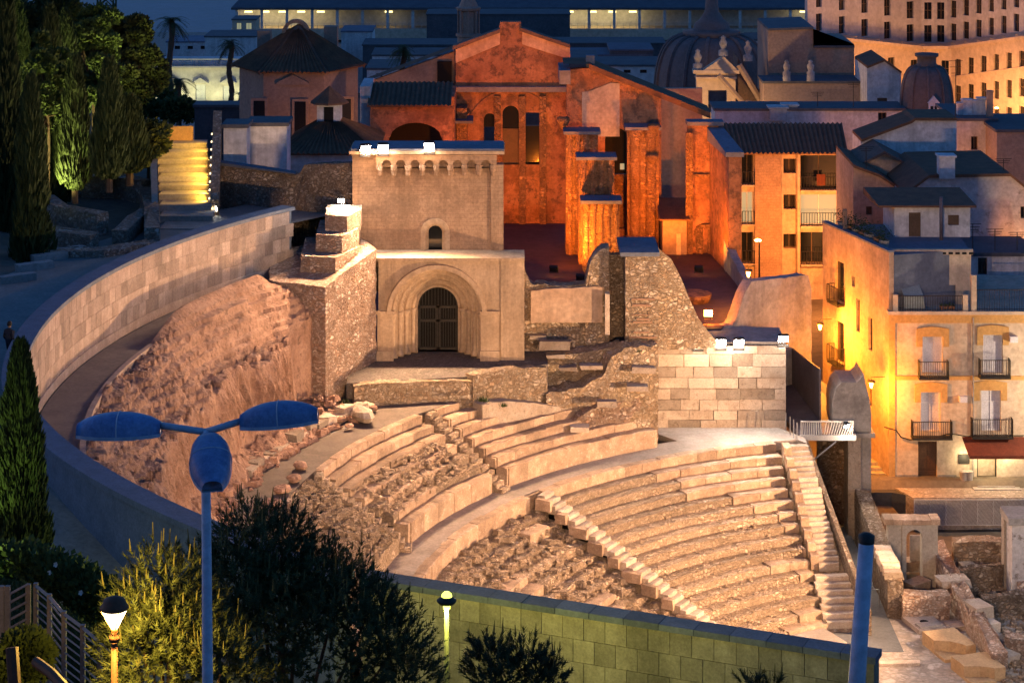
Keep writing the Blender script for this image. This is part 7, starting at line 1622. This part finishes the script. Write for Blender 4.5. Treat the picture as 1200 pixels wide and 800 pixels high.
# added floods, unseen inside the near wall, to light seating, cliff and portal
for i, (s, tgt, k) in enumerate(((2.0, (-13, 98, 12), .8), (5.0, (-2, 104, 5), .9), (8.5, (0, 114, 9), .85), (12.0, (8, 118, 8), 1.3), (14.2, (14, 110, 3), 1.0))):
    p = pw(s, -.75, ZTOP - .55); flood(p, tgt, KW['near']*k, WARM, 'floodlight fixed behind the near block wall', 'floodlights behind the block wall', size=R(62), r=.2)
# two added floods on the stage, out of view, brightening portal and worn seating
flood((30, 105, 8.0), (-7, 111, 10), KW['stage'], WARM, 'large floodlight on the stage aimed at the portal', None, size=R(84), r=.3, pole=7.4, blend=.35)
flood((29, 97, 6.0), (2, 104, 4), KW['stage']*.45, WARM, 'large floodlight on the stage aimed at the worn seating', None, size=R(60), r=.3, pole=5.4)
# added sodium floods on the church floor, for the orange glow of its walls
for i, (x, y, z, tx, ty, tz, k) in enumerate(((-2.0,140,11.2,-1,157,18,1.2),(2.6,139,11.2,5,150,17,1.3),(4.2,136.6,11.2,5.6,141,14,.55),(8.2,141,11.2,9,150,18,.8),(11.6,139,11.2,12.6,147,16,.9))):
    flood((x, y, z), (tx, ty, tz), KW['church']*k, SOD if i != 2 else (1, .30, .03), 'orange sodium floodlight on the church floor', 'sodium floodlights in the church', 'lit_orange', R(95), .2)
flood(Q(830, 367, 127), (11.5, 131, 10.6), KW['sod_small'], SOD, 'orange flame coloured lamp glaring before the grey ruin', None, 'lit_orange', R(160), .2, facing=(0, 0, 41))
def street_lantern(x, y, Y, power, color, label, wall_dx=.5, lens='lit_orange'):
    q = Vector(Q(x, y, Y)); o = thing('wall_lantern', label, 'street lamp', q)
    b = MB(); b.lathe([(.05, .34), (.2, .30), (.24, .22), (.22, .2)], q, 10); b.build('hood', M['iron'], o); g_ = MB(); g_.lathe([(.05, -.12), (.13, .2)], q, 10); g_.build('glass', M[lens], o)
    a = MB(); a.tube([q + Vector((0, 0, .34)), q + Vector((0, 0, .5)), q + Vector((wall_dx, .1, .5))], .025, 5); a.build('bracket', M['iron'], o)
    lamp('lantern_light', 'POINT', q + Vector((-.35, -.7, -.1)), power, color, radius=.25, parent=o); return o
AMB = (1, .31, .025)
street_lantern(877, 322, 130.2, KW['alley']*.25, AMB, 'small orange lamp on the wall corner above the grey ruin', .4)
street_lantern(961, 384, 133.4, KW['alley'], AMB, 'bright yellow street lantern high in the alley', .7)
street_lantern(1021, 452, 127.3, KW['alley']*.8, AMB, 'bright yellow street lantern low at the alley corner', .8)
# added unseen street lamps that light the houses, pediment and office block
def added_street_post(p, h, power, color, label, group):
    p = Vector(p); o = thing('added_street_lamp', label, 'street lamp', p, group); b = MB(); b.tube([p, p + Vector((0, 0, h))], [.09, .05], 8); b.tube([p + Vector((0, 0, h)), p + Vector((0, .8, h + .2))], .04, 6); b.build('post', M['iron'], o)
    l = MB(); l.lathe([(.05, .0), (.25, -.1), (.22, -.18), (0, -.2)], p + Vector((0, .9, h + .2)), 10); l.build('lamp_glass', M['lit_orange'], o)
    lamp('added_street_light', 'POINT', p + Vector((0, .9, h - .3)), power, color, radius=.3, parent=o)
for x, y in ((18.0, 163), (23.5, 150), (25, 165), (33.5, 142.5)): added_street_post((x, y, 1.3), 6.5, KW['street'], (1, .33, .06), 'orange street lamp in the lane before the apartment house', 'lane street lamps')
added_street_post((X_(440,154), 154, 10), 4.5, 1500, (1, .40, .16), 'orange lamp in the yard between the chapel and the arcaded wing', None)  # added lamp, warms the chapel walls
added_street_post((33.5, 123.6, -.4), 8.0, 3600, (1, .74, .48), 'warm white street lamp on the kerb beside the bar', None)  # added outside the view to brighten the corner house front
for u in (975, 1040, 1090, 1140, 1195): x, y = co_pt(u); added_street_post((x, y - 15, -5), 7.0, KW['far'], (1, .42, .12), 'orange street lamp before the curved office block', 'office street lamps')
added_street_post((X_(838,196), 196, .4), 11, KW['far']*.8, (1, .55, .2), 'orange street lamp before the warm pediment', None)
flood(flood_ramp, (flood_ramp[0] - 2.5, flood_ramp[1] - 1.5, ZP), KW['ramp'], (1, .7, .2), 'small bright spotlight at the foot of the stepped ramp', None, r=.13, size=R(130))
flood((-14.6, 54.6, 20.6), (X_(20,58), 58, 22.6), KW['hedge'], (.8, 1, .25), 'small green tinted spotlight hidden in the hedge under the cypress', None, 'lit_green', R(120), .08)  # added lamp outside the view, lights the cypress green
# added spotlights that put lit patches on the cypress grove
for x, Y, t in ((50, 117.5, (X_(55,122), 122, 24)), (70, 127, (X_(74,132), 132, 24)), (104, 130.5, (X_(108,136), 136, 26))):
    flood((X_(x, Y), Y, 18.4), t, KW['garden'], (1, .90, .30), 'small garden spotlight at the foot of the grove', 'garden spotlights', 'lit_green', R(95), .1)
